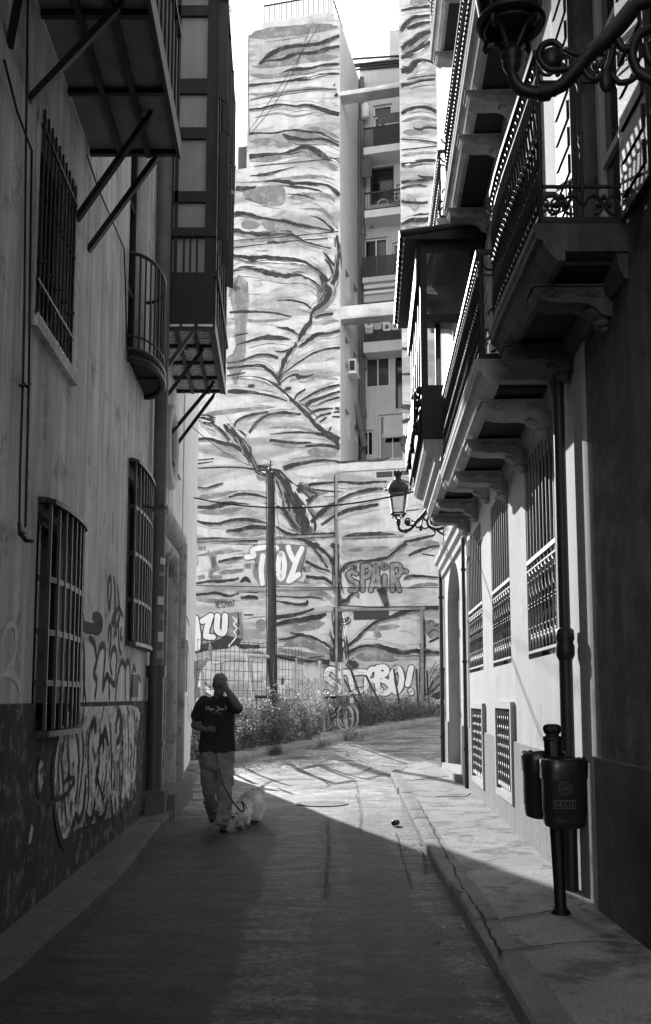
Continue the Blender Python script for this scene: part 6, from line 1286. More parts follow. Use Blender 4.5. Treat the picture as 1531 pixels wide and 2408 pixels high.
# ------------------------------------------------------------------ vacant lot: weeds, fences, pole, car
FL = [(-4.4, 19.9), (-2.84, 21.1), (-1.0, 24.2), (-.12, 26.1), (1.35, 28.8), (2.9, 31.1), (5.2, 33.2)]
def FNP(u, v, off=0.0):                    # pixel -> point on the vertical fence surface
    r = ray(u, v)
    for (x0, y0), (x1, y1) in zip(FL, FL[1:]):
        dx_, dy_ = x1 - x0, y1 - y0; den = r.x * dy_ - r.y * dx_
        if abs(den) < 1e-9: continue
        t = (x0 * dy_ - y0 * dx_) / den
        s_ = ((r.x * t - x0) * dx_ + (r.y * t - y0) * dy_) / (dx_ * dx_ + dy_ * dy_)
        if -.001 <= s_ <= 1.001 and t > 0:
            return CAM + r * t + Vector((-dy_, dx_, 0)).normalized() * off
    return CAM + r * 30
M['wood_pale'] = mat('bleached_timber', .55, .85, .15, 6, .25, .1, .2)
M['wood_grey'] = mat('weathered_timber', .05, .85, .3, 6, .4, .1, .3)
M['wire'] = mat('galvanised_wire', .22, .5, .2, 9)
M['wire_dark'] = mat('rusty_wire', .05, .7)
def lotz(p): return gz(p.y) + .1
def post(name, label, a, c, r_, m, cat='post', group=None, off=0.0):
    A = FNP(*a, off); A2 = Vector(A); C = FNP(*c, off); C = CAM + ray(*c) * ((A.y) / ray(*c).y)
    d = (C - A).normalized(); z = lotz(A)
    if d.z > .3: A2 = A - d * max(0, (A.z - z + .15) / d.z)
    b = MB(); b.tube([A2, (A2 * 2 + C) / 3 + Vector((.008, 0, 0)), (A2 + 2 * C) / 3 - Vector((.006, 0, 0)), C], [r_ * 1.05, r_, r_ * .97, r_ * .92], 8)
    return tag(b.build(name, m, None, A2), label, cat, group)
# gate of poles
GT = thing('lot_gate', 'makeshift gate of leaning pale poles and wire mesh in the weeds', 'gate', FNP(640, 1700))
def gpole(nm, a, c, r_, m):
    A = FNP(*a); C = CAM + ray(*c) * (A.y / ray(*c).y) if nm != 'rail' else FNP(*c); b = MB(); b.tube([A, (A + C) / 2, C], r_, 8); return b.build(nm, m, GT)
gpole('post', (611, 1712), (582, 1537), .068, M['wood_pale']); gpole('post', (694, 1748), (693, 1548), .062, M['wood_pale']); gpole('post', (646, 1665), (630, 1545), .05, M['wood_grey']); gpole('post', (649, 1700), (648, 1541), .045, M['wood_grey'])
gpole('rail', (583, 1541), (631, 1544), .042, M['wood_pale']); gpole('rail', (649, 1541), (692, 1552), .04, M['wood_grey']); gpole('rail', (602, 1638), (642, 1638), .04, M['wood_grey']); gpole('rail', (650, 1641), (692, 1643), .035, M['wood_pale'])
# welded mesh
def wiremesh(name, us, vt, vb, nu, nv, r_, m, label, slant=0):
    b = MB()
    for i in range(nu + 1):
        u = us[0] + (us[1] - us[0]) * i / nu; j = random.uniform(-1.5, 1.5)
        pts = [FNP(u + slant * (1 - t / 4) + j * math.sin(t * 1.7 + i), vt(u) + (vb(u) - vt(u)) * t / 4, .02) for t in range(5)]; b.tube(pts, r_, 4, False)
    for k in range(nv + 1):
        pts = []
        for i in range(0, nu + 1, 2):
            u = us[0] + (us[1] - us[0]) * i / nu; pts.append(FNP(u + slant * (1 - k / nv), vt(u) + 4 + (vb(u) - vt(u) - 4) * k / nv + random.uniform(-.6, .6), .025))
        b.tube(pts, r_, 4, False)
    p = FNP((us[0] + us[1]) / 2, vb(us[0])); o = tag(b.build(name, m, None, p), label, 'fence', 'wire fence panels round the vacant lot'); return o
wiremesh('wire_fence', (462, 626), lambda u: 1500 + (u - 462) * .06, lambda u: 1690, 15, 8, .006, M['wire_dark'], 'tall welded wire mesh behind the man, left of the gate', 5)
wiremesh('wire_fence', (650, 712), lambda u: 1520 + (u - 650) * .07, lambda u: 1740, 8, 9, .006, M['wire_dark'], 'tall welded wire mesh inside the gate beside the wooden pole')
def chicken(us, vt, vb, label, st=4.2, r_=.0035):
    b = MB(); n = int((us[1] - us[0]) / st)
    for s_ in (-1, 1):
        for i in range(-14, n + 14):
            pts = []
            for k in range(13):
                t = k / 12; u = us[0] + i * st + s_ * (t - .5) * 44 + 1.2 * math.sin(k * 2.1 + i); v = vt(u) + (vb(u) - vt(u)) * t
                if us[0] <= u <= us[1]: pts.append(FNP(u, v, .05 + .02 * math.sin(u * .3 + v * .2)))
            if len(pts) > 1: b.tube(pts, r_, 3, False)
    b.tube([FNP(us[0] + (us[1] - us[0]) * i / 8, vt(us[0] + (us[1] - us[0]) * i / 8) + .8 * math.sin(i * 2), .05) for i in range(9)], .007, 4)
    tag(b.build('chicken_wire', M['wire'], None, FNP(sum(us) / 2, vb(us[0]))), label, 'fence', 'wire fence panels round the vacant lot')
chicken((500, 584), lambda u: 1560 - (u - 500) * .12 + 3 * math.sin(u * .1), lambda u: 1680, 'sagging pale chicken wire left of the gate behind the man')
chicken((694, 764), lambda u: 1556 + (u - 694) * .06 + 2 * math.sin(u * .2), lambda u: 1690, 'pale chicken wire between gate and bicycles')
chicken((764, 862), lambda u: 1572 + abs(u - 810) * .18, lambda u: 1640, 'torn thin netting strung between the leaning posts behind the bicycles', 8, .0025)
for i, (a, c, r_, m, lab) in enumerate((((760, 1690), (752, 1553), .045, 'wood_pale', 'upright pale fence post left of the bicycles'), ((813, 1690), (803, 1562), .042, 'wood_pale', 'fence post rising straight behind the bicycle basket'), ((857, 1664), (825, 1573), .04, 'wood_grey', 'fence post leaning left in front of the white lettering, right of the bicycles'), ((902, 1668), (860, 1587), .036, 'wood_grey', 'most tilted fence post, across the middle of the white lettering'), ((943, 1680), (926, 1572), .034, 'wood_grey', 'thin fence post leaning across the right part of the white lettering'), ((985, 1690), (979, 1572), .034, 'wood_grey', 'thin upright post at the right end of the white lettering'), ((1010, 1688), (1004, 1576), .034, 'wood_grey', 'last thin post beside the white house corner'), ((523, 1690), (520, 1556), .04, 'wood_pale', 'pale upright fence post just behind the man'))):
    post('fence_post', lab, a, c, r_, M[m], group='posts of the lot fence')
post('fence_stick', 'dark stick crossing behind the straight post over the bicycle basket', (834, 1640), (804, 1588), .03, M['wood_grey'], 'stick')
TP = thing('timber_trestle', 'crossed pale timbers standing by the house corner above the white car', 'timber trestle', FNP(475, 1700))
for a, c in (((472, 1650), (463, 1553)), ((479, 1650), (470, 1550)), ((452, 1620), (489, 1545)), ((502, 1634), (474, 1578))):
    A = FNP(*a, .3); C = CAM + ray(*c) * (A.y / ray(*c).y); b = MB(); d = (A - C).normalized(); A = A + d * max(0, (A.z - lotz(A)) / -d.z * .98); b.tube([C, A], .055, 8); b.build('pole', M['wood_pale'], TP)
b = MB(); A = FNP(495, 1509, .03); b.poly([FNP(495, 1509, .03), FNP(498, 1518, .0), FNP(499, 1540, .06), FNP(499, 1556, .03), FNP(496, 1556, .0), FNP(494, 1535, .05), FNP(493, 1516, .02)]); tag(b.build('rag', M['wood_pale'], None, A), 'torn strip of cloth caught on the tall wire mesh', 'rag')
# utility pole and its wires
UP = thing('utility_pole', 'thick dark wooden utility pole in front of the painted facade', 'utility pole', YP(641, 1660, 27))
pb = YP(641.5, 1660, 27); pb.z = gz(27); pt = YP(635.5, 1112, 27)
b = MB(); b.tube([pb + (pt - pb) * t / 8 + Vector((.012 * math.sin(t * 2), 0, 0)) for t in range(9)], [.135 - .005 * t for t in range(9)], 12); b.build('shaft', M['wood_grey'], UP)
b = MB()
for k, sx in enumerate((-.15, .15)):
    b.tube([pb + (pt - pb) * t / 8 + Vector((sx * (1 - t * .03), -.05, 0)) for t in range(9)], .014, 5)
for k in range(8): q = pb + (pt - pb) * (.25 + k * .09); b.tube([q + Vector((-.17, -.04, 0)), q + Vector((.17, -.04, 0))], .012, 5)
b.build('pole_cable', M['cable'], UP)
b = MB(); b.tube([pt + Vector((-.05, 0, -.05)), pt + Vector((.02, -.05, .35))], .02, 6); b.ball(pt + Vector((.0, -.06, .1)), .06, 8, 5); b.ball(pt + Vector((.08, -.06, -.1)), .06, 8, 5); b.tube([pt + Vector((-.12, -.05, .02)), pt + Vector((.16, -.05, -.02))], .025, 6); b.build('insulator', M['iron'], UP)
def hang(name, label, a, c, sag, r_, n=14):
    a, c = Vector(a), Vector(c); b = MB(); b.tube([a.lerp(c, t / n) - Vector((0, 0, sag * 4 * (t / n) * (1 - t / n))) for t in range(n + 1)], r_, 6); return tag(b.build(name, M['cable'], None, a), label, 'cable')
o = hang('overhead_cable', 'thick black cable sagging across the street in front of the lantern', L2P(456, 1170, .03), YP(1003, 1148, 16.5), .28, .016)
b = MB(); hang('overhead_cable', 'thin straight wire along the painted wall at sign height', MP(455, 1376, .25), MP(1045, 1381, .25), .05, .02)
hang('overhead_cable', 'thin wire running from the pole top towards the upper left', pt + Vector((0, 0, .1)), L2P(448, 1000, .05), .2, .008); hang('overhead_cable', 'twin wire draped down from the pole top behind the pole', pt + Vector((.1, 0, 0)), MP(668, 1290, .1), .6, .01)
# white car behind the fence
CAR = thing('parked_car', 'white car parked behind the fence, half hidden by the man', 'car', (-3.5, 24.9, lotz(Vector((0, 24.9, 0)))))
cz = CAR.location.z; cx, cy_ = -3.5, 24.9
M['car_paint'] = mat('white_car_paint', .72, .25, 0, 1, spec=.6); M['car_glass'] = mat('dark_car_glass', .03, .08, spec=.8)
prof = [(-2.05, .35), (-2.08, .62), (-2.0, .9), (-1.75, 1.02), (-1.35, 1.38), (-.6, 1.46), (.25, 1.42), (.95, 1.03), (1.55, .95), (1.95, .82), (2.08, .6), (2.06, .35), (1.75, .24), (-1.75, .24)]
b = MB(); n = len(prof); rows = []
for yy, k in ((-.84, .9), (-.8, 1.0), (-.3, 1.01), (.3, 1.01), (.8, 1.0), (.84, .9)):
    rows.append([Vector((cx + x, cy_ + yy * (1 - max(0, z - .9) * .28), cz + (z - .6) * (k if z > .6 else 1) + .6)) for x, z in prof])
b.add([p for r_ in rows for p in r_], [(i * n + j, i * n + (j + 1) % n, (i + 1) * n + (j + 1) % n, (i + 1) * n + j) for i in range(5) for j in range(n)], True); b.add(rows[0], [tuple(range(n))[::-1]], False); b.add(rows[-1], [tuple(range(n))], False)
b.build('body', M['car_paint'], CAR)
def csx(x, z, o=.012): return Vector((cx + x, cy_ - (.82 * (1 - max(0, z - .9) * .28)) - o, cz + z))
for q in ([(-1.25, .98), (-1.1, 1.33), (-.45, 1.38), (-.45, .98)], [(-.38, .98), (-.38, 1.38), (.18, 1.36), (.72, 1.0)]):
    b = MB(); b.prism([csx(*p) for p in q], (0, .02, 0)); b.build('side_window', M['car_glass'], CAR)
b = MB(); b.quad(*[Vector((cx + x, cy_ + y, cz + z)) for x, y, z in ((.30, -.6, 1.415), (.97, -.7, 1.045), (.97, .7, 1.045), (.30, .6, 1.415))]); b.build('windscreen', M['car_glass'], CAR)
for x in (-1.3, 1.32):
    for s_ in (-1, 1):
        T_ = Matrix.Translation((cx + x, cy_ + s_ * .74, cz + .31)) @ Matrix.Rotation(R(90), 4, 'X'); b = MB(); b.lathe([(.0, -.1), (.3, -.1), (.31, -.06), (.31, .06), (.3, .1), (0, .1)], n=18, T=T_); wv = b.build('wheel', M['black'], CAR)
        b = MB(); b.lathe([(0, -.105), (.19, -.105), (.19, .105), (0, .105)], n=14, T=T_); b.build('rim', M['wire'], wv)
b = MB(); b.box(cx + 2.0, cx + 2.07, cy_ - .7, cy_ - .4, cz + .62, cz + .75); b.build('headlight', M['white_frame'], CAR)
# white cabinets against the far wall
p = YP(655, 1612, 44); b = MB(); CB = thing('meter_cabinet', 'white meter cabinet with dark window far behind the gate', 'cabinet', p)
a, c = YP(641, 1612, 44), YP(671, 1588, 44); b.box(a.x, c.x, 44, 44.4, gz(44), c.z); b.box(a.x - .1, c.x + .1, 43.9, 44.5, c.z, c.z + .08); b.build('case', M['white_frame'], CB)
a, c = YP(661, 1609, 43.98), YP(668, 1593, 43.98); b = MB(); b.box(a.x, c.x, 43.95, 43.99, a.z, c.z); b.build('window', M['glass'], CB)
a, c = YP(646, 1610, 43.98), YP(649, 1590, 43.98); b = MB(); b.box(a.x, c.x, 43.95, 43.99, a.z, c.z); b.build('door_gap', M['iron_grey'], CB)
# ------------------------------------------------------------------ weeds
def leafmat(name, c, tr=.5):
    m = bpy.data.materials.new(name); m.use_nodes = True; nt = m.node_tree; N = nt.nodes; L = nt.links; b = N['Principled BSDF']; b.inputs['Roughness'].default_value = .6; b.inputs['Specular IOR Level'].default_value = .3
    t = N.new('ShaderNodeBsdfTranslucent'); mx = N.new('ShaderNodeMixShader'); mx.inputs[0].default_value = tr
    tc = N.new('ShaderNodeTexCoord'); n = N.new('ShaderNodeTexNoise'); n.inputs['Scale'].default_value = 3.5; L.new(tc.outputs['Object'], n.inputs[0])
    r = N.new('ShaderNodeMapRange'); L.new(n.outputs[0], r.inputs[0]); r.inputs[1].default_value = .3; r.inputs[2].default_value = .7; r.inputs[3].default_value = c * .55; r.inputs[4].default_value = c * 1.5
    L.new(r.outputs[0], b.inputs['Base Color']); L.new(r.outputs[0], t.inputs['Color']); L.new(b.outputs[0], mx.inputs[1]); L.new(t.outputs[0], mx.inputs[2]); L.new(mx.outputs[0], N['Material Output'].inputs[0]); return m
M['weed'] = leafmat('weed_leaf', .15, .5); M['weed_dry'] = leafmat('dry_weed', .45, .45); M['stem'] = mat('weed_stem', .16, .8)
rw = random.Random(11)
def plantmesh(mb, p, h, nl, lsz, lean=.25, slots=(0, 1), dry=.2):
    az = rw.uniform(0, 6.28); ln = rw.uniform(0, lean); cx_, cy2 = math.cos(az) * ln, math.sin(az) * ln; ns = rw.randint(2, 4)
    for s_ in range(ns):
        a2 = rw.uniform(0, 6.28); sp = rw.uniform(.05, .38) * h; top = p + Vector((cx_ * h + math.cos(a2) * sp, cy2 * h + math.sin(a2) * sp, h * rw.uniform(.6, 1.0)))
        mid = p.lerp(top, .5) + Vector((rw.uniform(-.05, .05), rw.uniform(-.05, .05), .08 * h)); st = [p, p.lerp(mid, .5), mid, mid.lerp(top, .55) + Vector((0, 0, .02)), top]
        mb.cur = 2; mb.tube(st, [.006, .005, .004, .003, .002], 3, False)
        slot = slots[1] if rw.random() < dry else slots[0]
        for k in range(nl // ns):
            t = rw.uniform(.12, 1.0) * 4; i = min(3, int(t)); q = st[i].lerp(st[i + 1], t - i)
            a3 = rw.uniform(0, 6.28); el = rw.uniform(-.5, .9); d = Vector((math.cos(a3) * math.cos(el), math.sin(a3) * math.cos(el), math.sin(el)))
            l_ = lsz * rw.uniform(.5, 1.3); sd_ = d.cross(Vector((rw.uniform(-1, 1), rw.uniform(-1, 1), rw.uniform(-1, 1)))).normalized() * l_ * rw.uniform(.22, .38); q = q + d * rw.uniform(0, .09)
            mb.cur = slot; mb.add([q, q + d * l_ * .5 + sd_, q + d * l_, q + d * l_ * .5 - sd_], [(0, 1, 2, 3)], False)
    mb.cur = 0
mb = MB(); fk = spline(FK[1:10], 12)
def fkpt(f):
    x = f * (len(fk) - 1); i = min(len(fk) - 2, int(x)); a, c = Vector(fk[i]), Vector(fk[i + 1]); t = (c - a).normalized(); return a.lerp(c, x - i), Vector((-t.y, t.x))
cnt = 0
while cnt < 800:
    f = rw.uniform(.02, .93); p, nn = fkpt(f); off = .45 + abs(rw.gauss(0, .9)); q = p + nn * off
    u = CU + F * q.x / max(q.y, 1)
    if q.y < 18.9 or (q.x < LF(min(q.y, 21.8), 0, 0).x - .4 and q.y < 22): continue
    cl = .5 + .85 * mnoise.noise(Vector((q.x * 1.3, q.y * 1.3, 4)))
    if cl < .12 and rw.random() < .6: continue
    if 640 < u < 720 and rw.random() < .2: continue
    if 756 < u < 835 and off < 1.0: continue
    edge = min(1, off / .9)
    h = (.2 + .78 * edge * (.35 + 1.1 * max(0, cl))) * rw.uniform(.5, 1.2)
    if rw.random() < (.16 if 580 < u < 790 else .07) and off > .6: h = rw.uniform(.85, 1.5)
    if u < 590: h *= .8
    if u > 900: h *= .65
    if 590 < u < 760: h *= 1.12
    if u > 1000: h *= .75
    plantmesh(mb, Vector((q.x, q.y, lotz(Vector((0, q.y, 0))))), h, int(30 + 45 * h), .058, dry=.4 if u < 780 else .12); cnt += 1
for _ in range(420):                       # low growth further back in the lot
    q = Vector((rw.uniform(-6.5, 7), rw.uniform(22, 42))); ok = all((q - Vector(s_)).length > 1.2 for s_ in fk[::6]) and (q.y > 21.5 + max(0, q.x) * 1.7 + 2)
    if not ok: continue
    plantmesh(mb, Vector((q.x, q.y, lotz(Vector((0, q.y, 0))))), rw.uniform(.2, .75), 24, .07)
for f in (.36, .365, .37, .375, .38, .52, .6, .63):      # tufts in the kerb joints
    p, nn = fkpt(f); q = p - nn * .06
    for _ in range(7): plantmesh(mb, Vector((q.x + rw.uniform(-.15, .15), q.y + rw.uniform(-.1, .1), gz(q.y))), rw.uniform(.12, .25), 22, .03, dry=.1)
wd = mb.build('weeds', [M['weed'], M['weed_dry'], M['stem']], None, (0, 25, .4)); tag(wd, 'tangled overgrown weeds along the edge of the vacant lot', 'weeds', kind='stuff')
# ------------------------------------------------------------------ bicycles
M['tyre'] = mat('grey_tyre', .5, .7); M['chrome'] = mat('dull_chrome', .5, .3, metal=.8, spec=.5); M['bike'] = mat('dark_bike_paint', .03, .35, spec=.5); M['basket'] = mat('wicker_basket', .16, .8, .3, 30)
def bicycle(name, label, loc, yaw, cat='bicycle', basket=True, group=None, kids=True):
    t = thing(name, label, cat, loc, group); T = Matrix.Translation(loc) @ Matrix.Rotation(yaw, 4, 'Z')
    V = lambda x, y, z: T @ Vector((x, y, z))
    def wheel(x):
        b = MB(); n = 28; b.tube([V(x + .325 * math.cos(2 * math.pi * i / n), 0, .34 + .325 * math.sin(2 * math.pi * i / n)) for i in range(n + 1)], .027, 7, False)
        o = b.build('wheel', M['tyre'], t); b = MB(); b.tube([V(x + .3 * math.cos(2 * math.pi * i / n), 0, .34 + .3 * math.sin(2 * math.pi * i / n)) for i in range(n + 1)], .009, 5, False)
        for i in range(14): a = 2 * math.pi * i / 14; b.tube([V(x, .02 if i % 2 else -.02, .34), V(x + .3 * math.cos(a), 0, .34 + .3 * math.sin(a))], .0022, 3, False)
        b.tube([V(x, -.05, .34), V(x, .05, .34)], .018, 6); b.build('rim', M['chrome'], o)
    wheel(.53); wheel(-.53)
    b = MB(); hd, hb, bb, st, rr = (.36, .78), (.40, .66), (-.1, .3), (-.24, .74), (-.53, .34)
    P_ = lambda q, y=0: V(q[0], y, q[1])
    b.tube([P_((.33, .95)), P_(hb)], .028, 7); b.tube([P_(hb), P_((.16, .42)), P_(bb)], .026, 7); b.tube([P_((.35, .84)), P_((.05, .5)), P_((-.16, .45))], .022, 7); b.tube([P_(bb), P_(st), P_((-.28, .88))], .022, 7)
    for s_ in (-1, 1):
        b.tube([P_(bb, s_ * .03), P_(rr, s_ * .05)], .010, 6); b.tube([P_(st, s_ * .02), P_(rr, s_ * .05)], .009, 6); b.tube([P_(hb, s_ * .03), P_((.47, .5), s_ * .05), P_((.53, .34), s_ * .05)], .012, 6)
    b.build('frame', M['bike'], t)
    b = MB(); n = 14
    for x, a0, a1 in ((.53, 20, 150), (-.53, 0, 190)): b.tube([V(x + .365 * math.cos(R(a0 + (a1 - a0) * i / n)), 0, .34 + .365 * math.sin(R(a0 + (a1 - a0) * i / n))) for i in range(n + 1)], .02, 6, True, 1.0)
    b.build('mudguard', M['chrome'], t)
    b = MB(); b.ball(V(-.3, 0, .91), .1, 12, 6, (1, .62, .35)); b.ball(V(-.19, 0, .905), .06, 10, 5, (1.5, .5, .45)); b.build('saddle', M['black'], t)
    b = MB(); b.tube(vspline([V(.12, .30, 1.0), V(.22, .28, 1.03), V(.34, .1, 1.0), V(.34, 0, .96), V(.34, -.1, 1.0), V(.22, -.28, 1.03), V(.12, -.30, 1.0)], 4), .017, 6); o = b.build('handlebar', M['chrome'], t)
    for s_ in (-1, 1): b = MB(); b.tube([V(.1, s_ * .302, .995), V(.21, s_ * .285, 1.028)], .019, 7); b.build('grip', M['black'], o)
    if basket:
        b = MB(); c0 = [(.40, -.13), (.64, -.11), (.64, .11), (.40, .13)]; c1 = [(.38, -.18), (.70, -.15), (.70, .15), (.38, .18)]
        for i in range(4):
            a0_, a1_ = c0[i], c0[(i + 1) % 4]; b0_, b1_ = c1[i], c1[(i + 1) % 4]
            for k in range(9): t_ = k / 8; b.tube([V(a0_[0] + (a1_[0] - a0_[0]) * t_, a0_[1] + (a1_[1] - a0_[1]) * t_, .7), V(b0_[0] + (b1_[0] - b0_[0]) * t_, b0_[1] + (b1_[1] - b0_[1]) * t_, .95)], .006, 4)
            for z_, f_ in ((.7, 0), (.78, .33), (.86, .66), (.95, 1)): b.tube([V(*(a0_[j] + (b0_[j] - a0_[j]) * f_ for j in (0, 1)), z_), V(*(a1_[j] + (b1_[j] - a1_[j]) * f_ for j in (0, 1)), z_)], .008, 4)
        b.poly([V(x, y, .7) for x, y in c0]); b.build('basket', M['basket'], t)
        b = MB(); b.box(0, .004, -.06, .06, .76, .93, T @ Matrix.Translation((.685, .09, 0))); b.build('paper_tag', M['white_frame'], t)
    b = MB(); b.tube([V(-.1, -.08, .3), V(-.1, .08, .3)], .012, 6); b.bar(V(-.1, .08, .3), V(-.02, .1, .15), .018); b.bar(V(-.1, -.08, .3), V(-.18, -.1, .45), .018); b.box(-.05, .05, -.03, .03, -.012, .012, T @ Matrix.Translation((-.0, .14, .14)))
    b.tube([V(-.1 + .08 * math.cos(i * .524), .04, .3 + .08 * math.sin(i * .524)) for i in range(13)], .006, 4); b.build('crank', M['chrome'], t)
    b = MB(); b.ball(V(.44, 0, .64), .045, 8, 6); b.build('headlamp', M['chrome'], t)
    return t
f1 = GP(812, 1733); yaw = math.atan2(-.80, .60)
fw = Vector((f1.x, f1.y, 0)); c_ = fw - Vector((math.cos(yaw), math.sin(yaw), 0)) * .53; c_.z = gz(c_.y) + .12
bicycle('bicycle', 'bicycle with front basket and pale tyres parked nearest on the far kerb', c_, yaw)
c2_ = c_ + Vector((.17, .22, .01)); bicycle('bicycle', 'second bicycle mostly hidden behind the one with the basket', c2_, yaw - .05, basket=False)
# mountain bike on the recess balcony
q = BPx(*z1(600, 1790), 1.1); pc = backF(q[0] + .95, 1.05, ladder_z + .02); bicycle('bicycle', 'dark bicycle standing on a balcony high in the apartment block', pc, math.pi - .24, basket=False).scale = (1, 1, 1)
# ------------------------------------------------------------------ covers, can
M['cast_dark'] = mat('dark_cast_iron', .03, .7, .3, 20)
M['cast'] = mat('cast_iron_cover', .26, .6, .3, 20, 0, .2, .4, spec=.5)
def cover(label, c, r_, m=None):
    z = roadz(c.x, c.y) + .012; b = MB(); n = 32
    b.add([(c.x + r_ * math.cos(2 * math.pi * i / n), c.y + r_ * math.sin(2 * math.pi * i / n), z) for i in range(n)], [tuple(range(n))])
    for k in range(5):
        a = r_ * (.98 - k * .16); 
        for i in range(n):
            t0, t1 = 2 * math.pi * i / n, 2 * math.pi * (i + .75 if k else i + 1) / n
            b.cur = 1; b.quad(*[(c.x + q_ * math.cos(t), c.y + q_ * math.sin(t), z + .006) for q_, t in ((a, t0), (a, t1), (a - r_ * .07, t1), (a - r_ * .07, t0))])
    return tag(b.build('manhole_cover', [M['cast_dark'], M['cast']], None, (c.x, c.y, z)), label, 'manhole cover')
cover('large round manhole cover in the road at the edge of the building shadow', GP(758, 1891), .36)
def scover(label, pts):
    b = MB(); P_ = [ZP(u, v, .1222) for u, v in pts]; b.poly(P_); c = sum(P_, Vector()) / 4; n = 14
    b.cur = 1; ex = (P_[1] - P_[0]) * .42; ey = (P_[3] - P_[0]) * .42
    ring = [c + ex * math.cos(2 * math.pi * i / n) + ey * math.sin(2 * math.pi * i / n) + Vector((0, 0, .002)) for i in range(n)]; ring2 = [c + (p - c) * .86 for p in ring]
    b.add(ring + ring2, [(i, (i + 1) % n, n + (i + 1) % n, n + i) for i in range(n)])
    for k in range(-2, 3): q0 = c + ex * (.2 * k) - ey * .5; q1 = c + ex * (.2 * k) + ey * .5; w_ = ex.normalized() * .02; b.quad(q0 - w_ + Vector((0, 0, .0025)), q0 + w_ + Vector((0, 0, .0025)), q1 + w_ + Vector((0, 0, .0025)), q1 - w_ + Vector((0, 0, .0025)))
    return tag(b.build('utility_cover', [M['cast'], M['paving']], None, c), label, 'utility cover')
scover('nearer utility cover with a pale ring set in the sunny right pavement', [(1022, 1872), (1095, 1872), (1108, 1862), (1030, 1862)])
scover('wider dark utility cover in the right pavement near the arched door', [(962, 1834), (1062, 1823), (1052, 1812), (968, 1822)])
scover('small pale utility cover farthest along the right pavement', [(985, 1806), (1030, 1804), (1036, 1798), (990, 1799)])
p = GP(930, 1941); T_ = Matrix.Translation((p.x, p.y, .034)) @ Matrix.Rotation(R(60), 4, 'Z') @ Matrix.Rotation(R(90), 4, 'Y')
CN = thing('drink_can', 'crushed drink can lying on the road by the right kerb', 'can', p); b = MB(); b.lathe([(.0, -.058), (.024, -.058), (.032, -.05), (.033, -.02), (.027, .0), (.033, .03), (.032, .05), (.026, .057), (.0, .054)], n=14, T=T_); b.build('can_body', M['bike'], CN)
b = MB(); b.lathe([(.0, .058), (.025, .059), (.026, .056)], n=14, T=T_); b.build('can_lid', M['chrome'], CN)
# litter: leaves and paper scraps in the gutters
lt = MB()
for _ in range(260):
    if rw.random() < .6: x, y = rw.choice(fk); x += rw.uniform(-.3, .3); y += rw.uniform(-.3, .3); z = roadz(x, y) + .03
    else:
        y = rw.uniform(4, 18); i = next(k for k in range(len(RK)) if RK[k][1] > y); (x0, ya), (x1, yb) = RK[i - 1], RK[i]; x = x0 + (x1 - x0) * (y - ya) / (yb - ya) - rw.uniform(.02, .3) ** 1.0; z = roadz(x, y) + .022
    a = rw.uniform(0, 6.28); l_ = rw.uniform(.01, .03); d = Vector((math.cos(a), math.sin(a), rw.uniform(-.2, .4))) * l_; e = Vector((-math.sin(a), math.cos(a), rw.uniform(-.2, .3))) * l_ * .5; c = Vector((x, y, z)); lt.add([c - d, c + e, c + d, c - e], [(0, 1, 2, 3)])
tag(lt.build('leaf_litter', M['weed_dry'], None, (0, 10, 0)), 'dry leaf litter scattered in the gutters', 'litter', kind='stuff')
# ------------------------------------------------------------------ the man and his dog
from mathutils.bvhtree import BVHTree
def W(x, y, dy=0.0, base=10.9): return YP(423.1 + .1757 * x, 1551.5 + .1757 * y, base + dy)
PXM = .1757 * 10.9 / F                      # metres per crop pixel at the man
class Blob(MB):
    def cone(s, pts, rs, n=12, flat=None):   # chain of tapered rounded limbs
        q = vspline(pts, 5); r = [a[0] for a in spline([(x,) for x in rs], 5)]
        s.tube(q, r, n); s.ball(q[0], r[0] * .995, n, 8); s.ball(q[-1], r[-1] * .995, n, 8)
    def loft(s, secs, n=20, yaw=0.0):         # horizontal elliptical sections (centre, rx, ry)
        q = spline([(c.x, c.y, c.z, rx, ry) for c, rx, ry in secs], 4); vs = []
        for x, y, z, rx, ry in q:
            for j in range(n):
                a = 2 * math.pi * j / n; ca, sa = math.cos(a), math.sin(a); e = .85
                px_, py_ = rx * math.copysign(abs(ca) ** e, ca), ry * math.copysign(abs(sa) ** e, sa)
                vs.append(Vector((x + px_ * math.cos(yaw) - py_ * math.sin(yaw), y + px_ * math.sin(yaw) + py_ * math.cos(yaw), z)))
        k = len(q)
        s.add(vs, [(i * n + j, i * n + (j + 1) % n, (i + 1) * n + (j + 1) % n, (i + 1) * n + j) for i in range(k - 1) for j in range(n)], True)
        s.add(vs[:n], [tuple(range(n))[::-1]]); s.add(vs[-n:], [tuple(range(n))])
    def fuse(s, name, m, parent, vox, smooth=2, wrinkle=0.0, wfn=None):
        me = bpy.data.meshes.new('tmp'); me.from_pydata([tuple(v) for v in s.v], [], s.f)
        bm = bmesh.new(); bm.from_mesh(me); bmesh.ops.recalc_face_normals(bm, faces=bm.faces[:]); bm.to_mesh(me); bm.free()
        o = bpy.data.objects.new('tmp', me); COL.objects.link(o); md = o.modifiers.new('r', 'REMESH'); md.mode = 'VOXEL'; md.voxel_size = vox
        sm = o.modifiers.new('s', 'SMOOTH'); sm.iterations = smooth; sm.factor = .5
        dg = bpy.context.evaluated_depsgraph_get(); ev = o.evaluated_get(dg); res = bpy.data.meshes.new_from_object(ev)
        bpy.data.objects.remove(o); b = MB(); nv = [v.normal.copy() for v in res.vertices]
        P_ = [v.co.copy() for v in res.vertices]
        if wrinkle: P_ = [p + nn * wfn(p) * wrinkle for p, nn in zip(P_, nv)]
        b.add(P_, [tuple(p.vertices) for p in res.polygons], True); bpy.data.meshes.remove(res)
        return b.build(name, m, parent), b
